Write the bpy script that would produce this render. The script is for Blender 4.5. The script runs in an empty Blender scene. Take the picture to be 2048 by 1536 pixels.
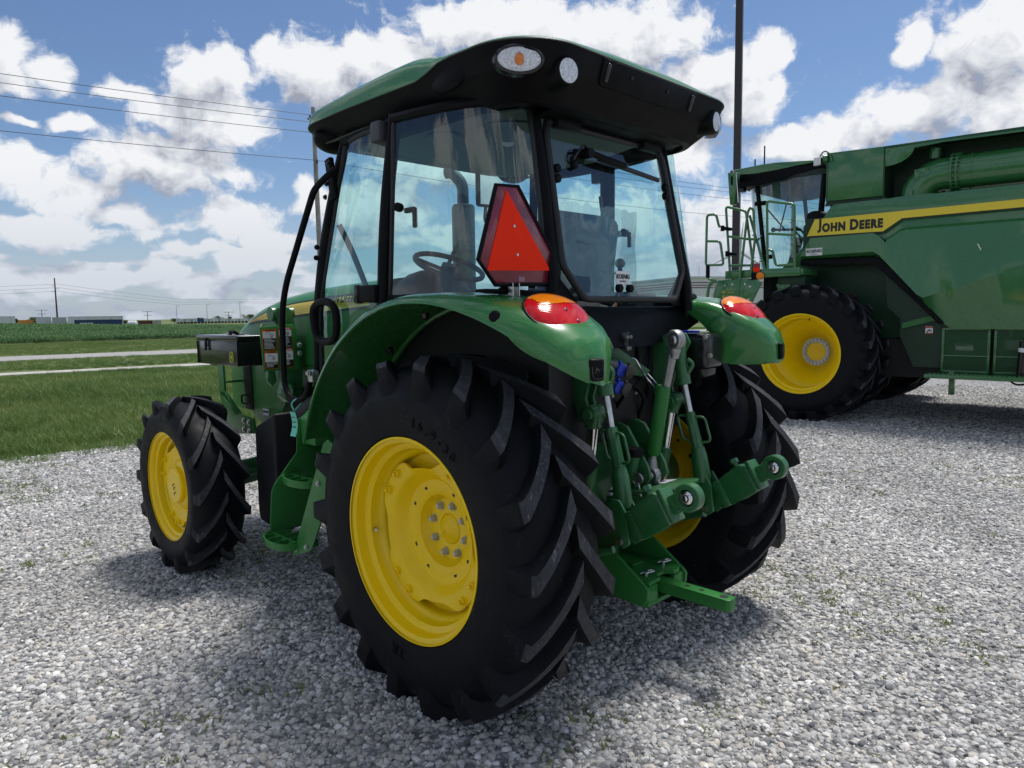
import bpy, bmesh, math, random
from mathutils import Vector, Matrix, noise
from math import sin, cos, pi, radians, atan2, sqrt, hypot
random.seed(7)
SC = bpy.context.scene
COL = SC.collection
PHI = radians(2.5)                      # heading of the combine relative to the tractor
COMB = (9.547, 2.19, 0.0)               # ground point under the combine's drive axle
# ---------------------------------------------------------------- camera
CAM = Vector((-2.6406, -2.2621, 1.5742))
cr = Vector((0.70860, -0.70546, -0.01426)); cu = Vector((0.07830, 0.05854, 0.99521)); cf = Vector((0.70125, 0.70632, -0.09671))
cd = bpy.data.cameras.new('camera'); cam = bpy.data.objects.new('camera', cd); COL.objects.link(cam)
m = Matrix.Identity(4)
for i in range(3):
    m[i][0] = cr[i]; m[i][1] = cu[i]; m[i][2] = -cf[i]; m[i][3] = CAM[i]
cam.matrix_world = m
cd.sensor_width = 36; cd.sensor_fit = 'HORIZONTAL'; cd.lens = 1441.38 / 2048 * 36
cd.clip_start = 0.05; cd.clip_end = 6000
SC.camera = cam
# ---------------------------------------------------------------- sun, exposure
TOSUN = Vector((0.40, 0.03, 1.0)).normalized()
sl = bpy.data.lights.new('sun', 'SUN'); so = bpy.data.objects.new('sun', sl); COL.objects.link(so)
so.rotation_euler = TOSUN.to_track_quat('Z', 'Y').to_euler(); so.location = (0, 0, 30)
sl.energy = 3.1; sl.angle = radians(17.0); sl.color = (1.0, 0.965, 0.91)
SC.view_settings.view_transform = 'Standard'; SC.view_settings.look = 'None'
SC.view_settings.exposure = 0.34; SC.view_settings.gamma = 1.0
SC.render.engine = 'CYCLES'
cy = SC.cycles
cy.max_bounces = 8; cy.diffuse_bounces = 2; cy.glossy_bounces = 4; cy.transparent_max_bounces = 24; cy.transmission_bounces = 6
cy.caustics_reflective = False; cy.caustics_refractive = False
cy.sample_clamp_indirect = 6.0
cy.use_denoising = True
try: cy.denoiser = 'OPENIMAGEDENOISE'
except Exception: pass
# ---------------------------------------------------------------- world: Nishita sky + cumulus field
W = bpy.data.worlds.new('World'); SC.world = W; W.use_nodes = True
nt = W.node_tree; nt.nodes.clear()
# cloud centres: azimuth (rad from +Y towards +X), elevation, half sizes, weight
BLOBS = [(0.871, 0.119, 0.148, 0.046, 0.85), (0.931, 0.346, 0.104, 0.04, 1.2), (1.385, 0.214, 0.073, 0.036, 1.15), (1.359, 0.289, 0.059, 0.042, 1.15), (0.773, 0.365, 0.126, 0.031, 1.1), (0.702, 0.199, 0.134, 0.032, 0.75), (1.065, 0.099, 0.069, 0.054, 0.95), (0.346, 0.189, 0.089, 0.034, 1.15), (0.626, 0.321, 0.085, 0.038, 1.1), (1.293, 0.235, 0.077, 0.028, 1.15), (0.386, 0.243, 0.069, 0.034, 1.1), (0.594, 0.14, 0.079, 0.039, 0.8), (0.536, 0.303, 0.06, 0.04, 1.15), (1.18, 0.208, 0.086, 0.024, 1.1), (0.189, 0.283, 0.039, 0.035, 1.1), (0.406, 0.287, 0.046, 0.04, 1.15), (1.053, 0.294, 0.068, 0.027, 1.1), (1.075, 0.261, 0.065, 0.029, 1.1), (0.244, 0.147, 0.055, 0.024, 1.05), (0.429, 0.241, 0.041, 0.035, 1), (0.192, 0.168, 0.037, 0.027, 1.05), (0.207, 0.103, 0.053, 0.019, 1.1), (1.025, 0.208, 0.037, 0.038, 1), (0.421, 0.127, 0.051, 0.026, 1.1), (0.471, 0.1, 0.046, 0.023, 0.95), (0.306, 0.2, 0.032, 0.023, 0.8), (0.291, 0.124, 0.04, 0.019, 0.95), (0.487, 0.319, 0.031, 0.025, 0.9), (1.116, 0.311, 0.035, 0.021, 1.0), (1.279, 0.301, 0.024, 0.022, 1), (0.235, 0.275, 0.022, 0.022, 0.75), (0.518, 0.155, 0.022, 0.024, 0.9), (0.302, 0.261, 0.024, 0.013, 0.95), (0.254, 0.225, 0.03, 0.01, 0.75), (1.129, 0.27, 0.017, 0.018, 0.8), (0.201, 0.223, 0.023, 0.006, 0.75)]
def NN(t, ty, **kw):
    n = t.nodes.new(ty)
    for k, v in kw.items():
        if k == 'ins':
            for a, b in v.items(): n.inputs[a].default_value = b
        else: setattr(n, k, v)
    return n
def MA(t, op, a, b=None, c=None, clamp=False):
    n = t.nodes.new('ShaderNodeMath'); n.operation = op; n.use_clamp = clamp
    for i, v in enumerate((a, b, c)):
        if v is None: continue
        if isinstance(v, (int, float)): n.inputs[i].default_value = v
        else: t.links.new(v, n.inputs[i])
    return n.outputs[0]
def VM(t, op, a, b=None, c=None, out=0):
    n = t.nodes.new('ShaderNodeVectorMath'); n.operation = op
    for i, v in enumerate((a, b, c)):
        if v is None: continue
        if isinstance(v, (tuple, list)): n.inputs[i].default_value = v
        else: t.links.new(v, n.inputs[i])
    return n.outputs[out]
def cloud_group(name, wdet, ddet, nb):
    g = bpy.data.node_groups.new(name, 'ShaderNodeTree')
    g.interface.new_socket('AE', in_out='INPUT', socket_type='NodeSocketVector')
    g.interface.new_socket('Density', in_out='OUTPUT', socket_type='NodeSocketFloat')
    gi = g.nodes.new('NodeGroupInput'); go = g.nodes.new('NodeGroupOutput')
    ae = gi.outputs[0]
    # billow the coordinates, then sum the cloud bodies
    wn = NN(g, 'ShaderNodeTexNoise', noise_dimensions='2D', ins={'Scale': 17.0, 'Detail': wdet, 'Roughness': 0.5})
    g.links.new(ae, wn.inputs['Vector'])
    aw = VM(g, 'MULTIPLY_ADD', VM(g, 'SUBTRACT', wn.outputs['Color'], (0.5, 0.5, 0.5)), (0.038, 0.034, 0), ae)
    acc = 0.0
    for a, e, rx, ry, w in BLOBS[:nb]:
        k = 1.2 * (0.55 + 0.45 * w); sx, sy = 1 / (rx * k), 1 / (ry * k)
        v = VM(g, 'MULTIPLY_ADD', aw, (sx, sy, 0), (-a * sx, -e * sy, 0))
        f = MA(g, 'POWER', 0.3679, VM(g, 'DOT_PRODUCT', v, v, out=1))
        acc = MA(g, 'SMOOTH_MAX', acc, f, 0.18)
    acc = MA(g, 'MULTIPLY', acc, 1.08)
    # the rest of the sky: the same kind of cumulus spread by a noise
    cn = NN(g, 'ShaderNodeTexNoise', noise_dimensions='2D', ins={'Scale': 3.3, 'Detail': 1.0, 'Roughness': 0.5})
    g.links.new(VM(g, 'MULTIPLY_ADD', aw, (1.0, 1.7, 1), (3.1, 1.7, 0)), cn.inputs['Vector'])
    gen = MA(g, 'MULTIPLY', MA(g, 'SUBTRACT', cn.outputs['Fac'], 0.36), 3.4)
    sp = NN(g, 'ShaderNodeSeparateXYZ'); g.links.new(ae, sp.inputs[0])
    inaz = MA(g, 'SUBTRACT', 1.0, MA(g, 'MULTIPLY', MA(g, 'SUBTRACT', MA(g, 'ABSOLUTE', MA(g, 'SUBTRACT', sp.outputs[0], 0.79)), 0.70), 5.0, clamp=True))
    inel = MA(g, 'SUBTRACT', 1.0, MA(g, 'MULTIPLY', MA(g, 'SUBTRACT', sp.outputs[1], 0.42), 6.0, clamp=True))
    gen2 = MA(g, 'MULTIPLY', gen, MA(g, 'SUBTRACT', 1.0, MA(g, 'MULTIPLY', inaz, inel)))
    # small flat cumulus crowding towards the horizon
    ln = NN(g, 'ShaderNodeTexNoise', noise_dimensions='2D', ins={'Scale': 11.0, 'Detail': 2.0, 'Roughness': 0.5}); g.links.new(VM(g, 'MULTIPLY', ae, (1.0, 2.9, 1)), ln.inputs['Vector'])
    lw = MA(g, 'SUBTRACT', 1.0, MA(g, 'MULTIPLY', MA(g, 'ABSOLUTE', MA(g, 'SUBTRACT', sp.outputs[1], 0.055)), 13.0, clamp=True))
    low = MA(g, 'MULTIPLY', MA(g, 'MULTIPLY', MA(g, 'SUBTRACT', ln.outputs['Fac'], 0.28), 3.6), MA(g, 'POWER', lw, 0.5))
    body = MA(g, 'MAXIMUM', acc, MA(g, 'MAXIMUM', gen2, low))
    dn = NN(g, 'ShaderNodeTexNoise', noise_dimensions='2D', ins={'Scale': 30.0, 'Detail': ddet, 'Roughness': 0.60})
    g.links.new(VM(g, 'MULTIPLY', aw, (1.0, 1.25, 1)), dn.inputs['Vector'])
    g.links.new(MA(g, 'MULTIPLY_ADD', MA(g, 'SUBTRACT', dn.outputs['Fac'], 0.5), 1.05, body), go.inputs[0])
    return g
G0 = cloud_group('cloud_density', 3.0, 7.0, 99); G1 = cloud_group('cloud_density_soft', 2.0, 3.0, 18)
tc = NN(nt, 'ShaderNodeTexCoord')
dv = VM(nt, 'NORMALIZE', tc.outputs['Generated'])
sx = NN(nt, 'ShaderNodeSeparateXYZ'); nt.links.new(dv, sx.inputs[0])
az = MA(nt, 'ARCTAN2', sx.outputs[0], sx.outputs[1])
el = MA(nt, 'ARCSINE', sx.outputs[2])
cb = NN(nt, 'ShaderNodeCombineXYZ'); nt.links.new(az, cb.inputs[0]); nt.links.new(el, cb.inputs[1])
def DG(v, g):
    n = nt.nodes.new('ShaderNodeGroup'); n.node_tree = g; nt.links.new(v, n.inputs[0]); return n.outputs[0]
d0 = DG(cb.outputs[0], G0); d1 = DG(VM(nt, 'ADD', cb.outputs[0], (0.014, 0.036, 0)), G1)
sky = NN(nt, 'ShaderNodeTexSky'); sky.sky_type = 'NISHITA'; sky.sun_disc = False
sky.sun_elevation = math.asin(TOSUN.z); sky.sun_rotation = atan2(TOSUN.x, TOSUN.y)
sky.altitude = 200; sky.air_density = 1.0; sky.dust_density = 0.6; sky.ozone_density = 1.5
SKYS = 0.1
alpha = NN(nt, 'ShaderNodeMapRange', interpolation_type='SMOOTHSTEP', ins={'From Min': 0.36, 'From Max': 0.74})
nt.links.new(d0, alpha.inputs['Value'])
lit = MA(nt, 'ADD', MA(nt, 'MULTIPLY', MA(nt, 'SUBTRACT', d0, d1), 1.15), MA(nt, 'SUBTRACT', 0.80, MA(nt, 'MULTIPLY', MA(nt, 'SUBTRACT', d0, 0.50), 0.50)), clamp=True)
ccol = NN(nt, 'ShaderNodeValToRGB'); nt.links.new(lit, ccol.inputs[0])
cr_ = ccol.color_ramp; cr_.elements[0].position = 0.20; cr_.elements[0].color = (0.27, 0.29, 0.35, 1)
cr_.elements[1].position = 1.0; cr_.elements[1].color = (0.71, 0.72, 0.74, 1)
e_ = cr_.elements.new(0.58); e_.color = (0.50, 0.52, 0.57, 1)
csc = VM(nt, 'SCALE', ccol.outputs[0]); csc.node.inputs['Scale'].default_value = 1.0 / SKYS
# blue tint of the clear sky as the photo shows it
skc = VM(nt, 'MULTIPLY', sky.outputs[0], (0.63, 0.71, 0.82))
mx = NN(nt, 'ShaderNodeMix', data_type='RGBA'); nt.links.new(alpha.outputs[0], mx.inputs[0]); nt.links.new(skc, mx.inputs[6]); nt.links.new(csc, mx.inputs[7])
# low air: the horizon pales
hz = NN(nt, 'ShaderNodeMapRange', interpolation_type='SMOOTHSTEP', ins={'From Min': 0.0, 'From Max': 0.20, 'To Min': 0.62, 'To Max': 0.0}); nt.links.new(el, hz.inputs['Value'])
mh = NN(nt, 'ShaderNodeMix', data_type='RGBA'); nt.links.new(hz.outputs[0], mh.inputs[0]); nt.links.new(mx.outputs[2], mh.inputs[6])
mh.inputs[7].default_value = (0.35 / SKYS, 0.41 / SKYS, 0.50 / SKYS, 1)
bg = NN(nt, 'ShaderNodeBackground', ins={'Strength': SKYS}); nt.links.new(mh.outputs[2], bg.inputs['Color'])
wo = NN(nt, 'ShaderNodeOutputWorld'); nt.links.new(bg.outputs[0], wo.inputs['Surface'])
W.cycles.sampling_method = 'NONE'

# ---------------------------------------------------------------- helpers
def V(*a): return Vector(a)
def bmn(): return bmesh.new()
def link(o, parent=None):
    COL.objects.link(o)
    if parent is not None: o.parent = parent
    return o
def tag(o, label=None, cat=None, group=None, kind=None):
    if label: o['label'] = label
    if cat: o['category'] = cat
    if group: o['group'] = group
    if kind: o['kind'] = kind
    return o
def empty(name, label, cat, loc=(0, 0, 0), rz=0, group=None):
    o = bpy.data.objects.new(name, None); COL.objects.link(o); o.location = loc; o.rotation_euler = (0, 0, rz); o.empty_display_size = 0.2
    return tag(o, label, cat, group)
def obj(name, bm, mat, parent=None, ang=38, recalc=True):
    if recalc: bmesh.ops.recalc_face_normals(bm, faces=bm.faces[:])
    me = bpy.data.meshes.new(name); bm.to_mesh(me); bm.free()
    for mm in (mat if isinstance(mat, (list, tuple)) else [mat]): me.materials.append(mm)
    if ang is not None:
        me.polygons.foreach_set('use_smooth', [True] * len(me.polygons))
        me.set_sharp_from_angle(angle=radians(ang))
    return link(bpy.data.objects.new(name, me), parent)
def mirror(o, parent, name=None):
    """a mirrored copy (x -> -x) of a part with its sub-parts"""
    me = o.data.copy(); me.transform(Matrix.Scale(-1, 4, (1, 0, 0))); me.flip_normals()
    c = bpy.data.objects.new(name or o.name.split('.')[0], me); link(c, parent)
    for ch in list(o.children): mirror(ch, c)
    return c
def add_box(bm, c, s, rot=None, bev=0.0, seg=2, mi=0):
    M = Matrix.Translation(c) @ (rot.to_4x4() if rot is not None else Matrix.Identity(4)) @ Matrix.Diagonal((s[0], s[1], s[2], 1))
    r = bmesh.ops.create_cube(bm, size=1.0, matrix=M); vs = r['verts']
    fs = set(f for v in vs for f in v.link_faces)
    for f in fs: f.material_index = mi
    if bev > 0:
        es = list(set(e for v in vs for e in v.link_edges))
        bmesh.ops.bevel(bm, geom=es, offset=min(bev, 0.49 * min(s)), segments=seg, affect='EDGES', profile=0.5)
def add_loft(bm, rings, closed=True, cap0=False, cap1=False, mi=0, mif=None):
    R = [[bm.verts.new(p) for p in r] for r in rings]
    n = len(R[0])
    for i in range(len(R) - 1):
        for j in range(n if closed else n - 1):
            k = (j + 1) % n
            try:
                f = bm.faces.new((R[i][j], R[i][k], R[i + 1][k], R[i + 1][j])); f.material_index = mif(i, j) if mif else mi
            except ValueError: pass
    if cap0: bm.faces.new(R[0][::-1]).material_index = mi
    if cap1: bm.faces.new(R[-1]).material_index = mi
    return R
def frame(d):
    d = d.normalized(); a = Vector((0, 0, 1)) if abs(d.z) < 0.9 else Vector((1, 0, 0))
    u = d.cross(a).normalized(); return u, d.cross(u).normalized()
def add_tube(bm, pts, r, seg=10, closed=False, caps=True, mi=0, flat=None):
    pts = [Vector(p) for p in pts]; n = len(pts)
    rr = r if isinstance(r, (list, tuple)) else [r] * n
    rings = []; u = None
    for i, p in enumerate(pts):
        if closed: d = (pts[(i + 1) % n] - pts[i - 1])
        elif i == 0: d = pts[1] - p
        elif i == n - 1: d = p - pts[-2]
        else: d = (pts[i + 1] - p).normalized() + (p - pts[i - 1]).normalized()
        d.normalize()
        if u is None: u, w = frame(d)
        else:
            u = (u - d * u.dot(d)).normalized(); w = d.cross(u).normalized()
        k = 1.0
        if 0 < i < n - 1 and not closed:
            c = (p - pts[i - 1]).normalized().dot(d); k = 1 / max(c, 0.5)
        rings.append([p + (u * cos(2 * pi * j / seg) + w * sin(2 * pi * j / seg)) * rr[i] * (k if False else 1) for j in range(seg)])
    if closed: rings.append(rings[0])
    if closed:
        R = [[bm.verts.new(q) for q in ring] for ring in rings[:-1]]
        for i in range(n):
            for j in range(seg):
                bm.faces.new((R[i][j], R[i][(j + 1) % seg], R[(i + 1) % n][(j + 1) % seg], R[(i + 1) % n][j])).material_index = mi
    else: add_loft(bm, rings, True, caps, caps, mi)
def smooth_path(pts, rad=0.04, n=5):
    """round the corners of a polyline"""
    pts = [Vector(p) for p in pts]; out = [pts[0]]
    for i in range(1, len(pts) - 1):
        a, b, c = pts[i - 1], pts[i], pts[i + 1]
        r1 = min(rad, 0.45 * (a - b).length, 0.45 * (c - b).length)
        p0 = b + (a - b).normalized() * r1; p2 = b + (c - b).normalized() * r1
        for k in range(n + 1):
            t = k / n; out.append(p0 * (1 - t) ** 2 + b * 2 * t * (1 - t) + p2 * t * t)
    out.append(pts[-1]); return out
def add_cyl(bm, p0, p1, r0, r1=None, seg=16, mi=0):
    add_tube(bm, [p0, p1], [r0, r0 if r1 is None else r1], seg, mi=mi)
def add_lathe(bm, prof, origin, axis, seg=48, closed=False, mi=0, a0=0.0, mif=None):
    """prof: (distance along axis, radius)"""
    o = Vector(origin); ax = Vector(axis).normalized(); u, w = frame(ax)
    rings = []
    for a, r in prof:
        rings.append([o + ax * a + (u * cos(a0 + 2 * pi * j / seg) + w * sin(a0 + 2 * pi * j / seg)) * max(r, 1e-5) for j in range(seg)])
    if closed: rings.append(rings[0])
    add_loft(bm, rings, True, False, False, mi, mif)
    if prof[0][1] < 1e-4 or prof[-1][1] < 1e-4: bmesh.ops.remove_doubles(bm, verts=bm.verts[:], dist=3e-5)
def add_prism(bm, poly, vec, bev=0.0, seg=2, mi=0):
    vec = Vector(vec); a = [bm.verts.new(Vector(p)) for p in poly]; b = [bm.verts.new(Vector(p) + vec) for p in poly]
    n = len(a); fs = [bm.faces.new(a[::-1]), bm.faces.new(b)]
    for i in range(n): fs.append(bm.faces.new((a[i], a[(i + 1) % n], b[(i + 1) % n], b[i])))
    for f in fs: f.material_index = mi
    if bev > 0:
        es = list(set(e for f in fs for e in f.edges))
        bmesh.ops.bevel(bm, geom=es, offset=bev, segments=seg, affect='EDGES', profile=0.5, clamp_overlap=True)
def add_hex(bm, p, d, r=0.012, h=0.01, washer=True, mi=0):
    p = Vector(p); d = Vector(d).normalized()
    if washer: add_tube(bm, [p, p + d * h * 0.25], r * 1.45, 14, mi=mi)
    add_tube(bm, [p + d * h * 0.2, p + d * h * 0.85, p + d * h], [r, r, r * 0.82], 6, mi=mi)
def add_sphere(bm, c, r, seg=16, rings=10, sc=(1, 1, 1), rot=None, mi=0):
    M = Matrix.Translation(c) @ (rot.to_4x4() if rot is not None else Matrix.Identity(4)) @ Matrix.Diagonal((sc[0], sc[1], sc[2], 1))
    R_ = bmesh.ops.create_uvsphere(bm, u_segments=seg, v_segments=rings, radius=r, matrix=M)
    if mi:
        for v in R_['verts']:
            for f in v.link_faces: f.material_index = mi
def basis(x, y, z=None):
    x = Vector(x).normalized(); y = Vector(y); y = (y - x * y.dot(x)).normalized(); z = x.cross(y)
    return Matrix((x, y, z)).transposed()
def text_bm(s, size, depth=0.002, bold=0.0, shear=0.0, align='CENTER', space=1.0):
    cu_ = bpy.data.curves.new('text', 'FONT'); cu_.body = s; cu_.size = size; cu_.extrude = depth / 2; cu_.offset = bold
    cu_.align_x = align; cu_.align_y = 'CENTER'; cu_.shear = shear; cu_.space_character = space; cu_.resolution_u = 3
    o = bpy.data.objects.new('text', cu_); COL.objects.link(o)
    dg = bpy.context.evaluated_depsgraph_get(); me = bpy.data.meshes.new_from_object(o.evaluated_get(dg))
    bm = bmesh.new(); bm.from_mesh(me)
    bpy.data.objects.remove(o); bpy.data.curves.remove(cu_); bpy.data.meshes.remove(me)
    return bm
def place_bm(bm, loc, xd, yd):
    """move a mesh lying in the xy plane so that x runs along xd and y along yd"""
    bmesh.ops.transform(bm, matrix=Matrix.Translation(loc) @ basis(xd, yd).to_4x4(), verts=bm.verts[:]); return bm
def text_obj(name, s, size, loc, xd, yd, mat, parent, depth=0.002, bold=0.0, shear=0.0, space=1.0, align='CENTER'):
    return obj(name, place_bm(text_bm(s, size, depth, bold, shear, align, space), loc, xd, yd), mat, parent, ang=None, recalc=False)
# ---------------------------------------------------------------- materials
MAT = {}
def mat(name, col, rough=0.5, metal=0.0, coat=0.0, spec=0.5, var=0.0, vscale=8.0, bump=0.0, bscale=60.0, dust=0.0, dustcol=(0.33, 0.31, 0.27), rvar=0.0):
    m = bpy.data.materials.new(name); m.use_nodes = True; t = m.node_tree; b = t.nodes['Principled BSDF']
    b.inputs['Base Color'].default_value = (*col, 1); b.inputs['Roughness'].default_value = rough; b.inputs['Metallic'].default_value = metal
    b.inputs['Coat Weight'].default_value = coat; b.inputs['Coat Roughness'].default_value = 0.04; b.inputs['Specular IOR Level'].default_value = spec
    co = t.nodes.new('ShaderNodeTexCoord').outputs['Object']
    src = None
    if var > 0:
        n = NN(t, 'ShaderNodeTexNoise', ins={'Scale': vscale, 'Detail': 5.0, 'Roughness': 0.6}); t.links.new(co, n.inputs['Vector'])
        mr = NN(t, 'ShaderNodeMapRange', ins={'From Min': 0.3, 'From Max': 0.7, 'To Min': 1 - var, 'To Max': 1 + var}); t.links.new(n.outputs['Fac'], mr.inputs['Value'])
        v = VM(t, 'SCALE', tuple(col)); t.links.new(mr.outputs[0], v.node.inputs['Scale']); src = v
    if dust > 0:
        n = NN(t, 'ShaderNodeTexNoise', ins={'Scale': 5.0, 'Detail': 8.0, 'Roughness': 0.7}); t.links.new(co, n.inputs['Vector'])
        mr = NN(t, 'ShaderNodeMapRange', ins={'From Min': 0.42, 'From Max': 0.75, 'To Min': 0.0, 'To Max': dust}); t.links.new(n.outputs['Fac'], mr.inputs['Value'])
        x = NN(t, 'ShaderNodeMix', data_type='RGBA'); t.links.new(mr.outputs[0], x.inputs[0])
        if src is not None: t.links.new(src, x.inputs[6])
        else: x.inputs[6].default_value = (*col, 1)
        x.inputs[7].default_value = (*dustcol, 1); src = x.outputs[2]
    if src is not None: t.links.new(src, b.inputs['Base Color'])
    if rvar > 0:
        n = NN(t, 'ShaderNodeTexNoise', ins={'Scale': 14.0, 'Detail': 6.0}); t.links.new(co, n.inputs['Vector'])
        mr = NN(t, 'ShaderNodeMapRange', ins={'From Min': 0.3, 'From Max': 0.7, 'To Min': max(0.02, rough - rvar), 'To Max': rough + rvar}); t.links.new(n.outputs['Fac'], mr.inputs['Value']); t.links.new(mr.outputs[0], b.inputs['Roughness'])
    if bump > 0:
        n = NN(t, 'ShaderNodeTexNoise', ins={'Scale': bscale, 'Detail': 4.0}); t.links.new(co, n.inputs['Vector'])
        bp = NN(t, 'ShaderNodeBump', ins={'Strength': bump, 'Distance': 0.004}); t.links.new(n.outputs['Fac'], bp.inputs['Height']); t.links.new(bp.outputs[0], b.inputs['Normal'])
    MAT[name] = m; return m
GREEN = mat('green_paint', (0.030, 0.180, 0.038), 0.28, coat=0.5, spec=0.4, var=0.03, vscale=3, bump=0.006, bscale=5, dust=0.012, rvar=0.03)
GREENM = mat('green_panel_paint', (0.028, 0.170, 0.036), 0.36, coat=0.12, spec=0.22, var=0.04, vscale=3, bump=0.006, bscale=5, dust=0.02, rvar=0.04)
CASTG = mat('green_cast', (0.017, 0.120, 0.033), 0.38, coat=0.3, var=0.1, vscale=20, bump=0.35, bscale=140, dust=0.10, rvar=0.08)
COMBG = mat('green_combine', (0.034, 0.160, 0.048), 0.26, coat=0.6, var=0.03, vscale=2, bump=0.008, bscale=2, dust=0.012, rvar=0.03)
YELL = mat('yellow_paint', (0.94, 0.635, 0.002), 0.34, coat=0.15, spec=0.3, var=0.012, vscale=6, dust=0.02, dustcol=(0.45, 0.33, 0.10), rvar=0.08)
YSTR = mat('yellow_decal', (0.82, 0.62, 0.02), 0.35, coat=0.3)
RUB = mat('tyre_rubber', (0.0050, 0.0056, 0.0075), 0.55, spec=0.14, var=0.25, vscale=14, bump=0.25, bscale=220, dust=0.02, dustcol=(0.12, 0.12, 0.12), rvar=0.1)
RUBT = mat('tyre_lug_top', (0.034, 0.036, 0.042), 0.7, spec=0.2, var=0.35, vscale=30, bump=0.4, bscale=180, dust=0.35, dustcol=(0.095, 0.097, 0.102))
BLK = mat('black_plastic', (0.0030, 0.0033, 0.0045), 0.48, spec=0.12, bump=0.15, bscale=500, dust=0.015, rvar=0.06)
TANKM = mat('tank_plastic', (0.0105, 0.011, 0.0135), 0.5, spec=0.25, bump=0.15, bscale=300, dust=0.03)
BLKG = mat('black_gloss', (0.008, 0.008, 0.010), 0.22, coat=0.3)
TRIM = mat('black_rubber_trim', (0.008, 0.008, 0.009), 0.5)
VOID = mat('dark_chassis', (0.006, 0.007, 0.008), 0.6, var=0.3)
STEEL = mat('zinc_steel', (0.55, 0.55, 0.54), 0.32, metal=1.0, var=0.12, vscale=40, rvar=0.12)
GREYB = mat('grey_zinc_bolt', (0.48, 0.49, 0.48), 0.40, metal=0.6, var=0.1, vscale=40)
CHROME = mat('chrome_rod', (0.72, 0.72, 0.72), 0.10, metal=1.0)
FORGED = mat('forged_grey', (0.33, 0.33, 0.33), 0.45, metal=0.85, var=0.2, vscale=50, bump=0.2, bscale=200)
DBROWN = mat('dark_cap', (0.05, 0.042, 0.038), 0.5)
BLUE = mat('blue_cap', (0.008, 0.035, 0.42), 0.35)
GREYP = mat('grey_lining', (0.17, 0.185, 0.18), 0.7, var=0.08, bump=0.2, bscale=300)
GREYD = mat('dark_grey_plastic', (0.055, 0.058, 0.062), 0.55, bump=0.1, bscale=400)
SEATM = mat('black_vinyl', (0.018, 0.018, 0.02), 0.4, bump=0.2, bscale=90)
WHITE = mat('white_decal', (0.78, 0.78, 0.78), 0.4)
BLKD = mat('black_decal', (0.012, 0.012, 0.012), 0.45)
ORNG = mat('orange_decal', (0.72, 0.14, 0.012), 0.4)
REDD = mat('red_decal', (0.50, 0.015, 0.02), 0.4)
SMVO = mat('fluorescent_orange', (1.0, 0.040, 0.012), 0.6, spec=0.06, var=0.03)
SMVR = mat('reflective_dark_red', (0.20, 0.010, 0.028), 0.25, var=0.4, vscale=9, rvar=0.12, coat=0.4)
TAGM = mat('turquoise_paper', (0.16, 0.58, 0.45), 0.6)
GREYR = mat('mirror_glass', (0.7, 0.72, 0.74), 0.03, metal=1.0)
BULB = mat('lamp_reflector', (0.82, 0.82, 0.83), 0.3, metal=0.25, var=0.35, vscale=120, bump=1.0, bscale=140)
def scuff(m, col, scale=75.0, lo=0.66, hi=0.74, amt=0.8):
    t = m.node_tree; b = t.nodes['Principled BSDF']; src = b.inputs['Base Color'].links[0].from_socket
    co = t.nodes.new('ShaderNodeTexCoord').outputs['Object']; n = NN(t, 'ShaderNodeTexNoise', ins={'Scale': scale, 'Detail': 3.0, 'Distortion': 1.2}); t.links.new(VM(t, 'MULTIPLY', co, (1, 1, .35)), n.inputs['Vector'])
    mr = NN(t, 'ShaderNodeMapRange', ins={'From Min': lo, 'From Max': hi, 'To Min': 0.0, 'To Max': amt}); t.links.new(n.outputs['Fac'], mr.inputs['Value'])
    x = NN(t, 'ShaderNodeMix', data_type='RGBA'); t.links.new(mr.outputs[0], x.inputs[0]); t.links.new(src, x.inputs[6]); x.inputs[7].default_value = (*col, 1); t.links.new(x.outputs[2], b.inputs['Base Color'])
scuff(RUB, (.075, .075, .08), 75, .68, .76, .5); scuff(RUBT, (.16, .16, .165), 60, .60, .72, .7)
def lens(name, col, rough=0.06, ribs=0.0):
    m = mat(name, col, 0.12, coat=0.2, spec=0.35, var=0.12, vscale=22); t = m.node_tree; b = t.nodes['Principled BSDF']
    b.inputs['Emission Strength'].default_value = 0
    if ribs:
        co = t.nodes.new('ShaderNodeTexCoord').outputs['Object']
        w = NN(t, 'ShaderNodeTexWave', wave_type='BANDS', bands_direction='DIAGONAL', ins={'Scale': ribs, 'Distortion': 1.5}); t.links.new(co, w.inputs['Vector'])
        bp = NN(t, 'ShaderNodeBump', ins={'Strength': 0.14, 'Distance': 0.002}); t.links.new(w.outputs['Fac'], bp.inputs['Height']); t.links.new(bp.outputs[0], b.inputs['Normal'])
        b.inputs['Coat Normal'].default_value = (0, 0, 0)
    return m
REDL = lens('red_lens', (0.62, 0.008, 0.014), ribs=34.0)
AMBL = lens('amber_lens', (0.90, 0.24, 0.004), ribs=40.0)
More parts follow.
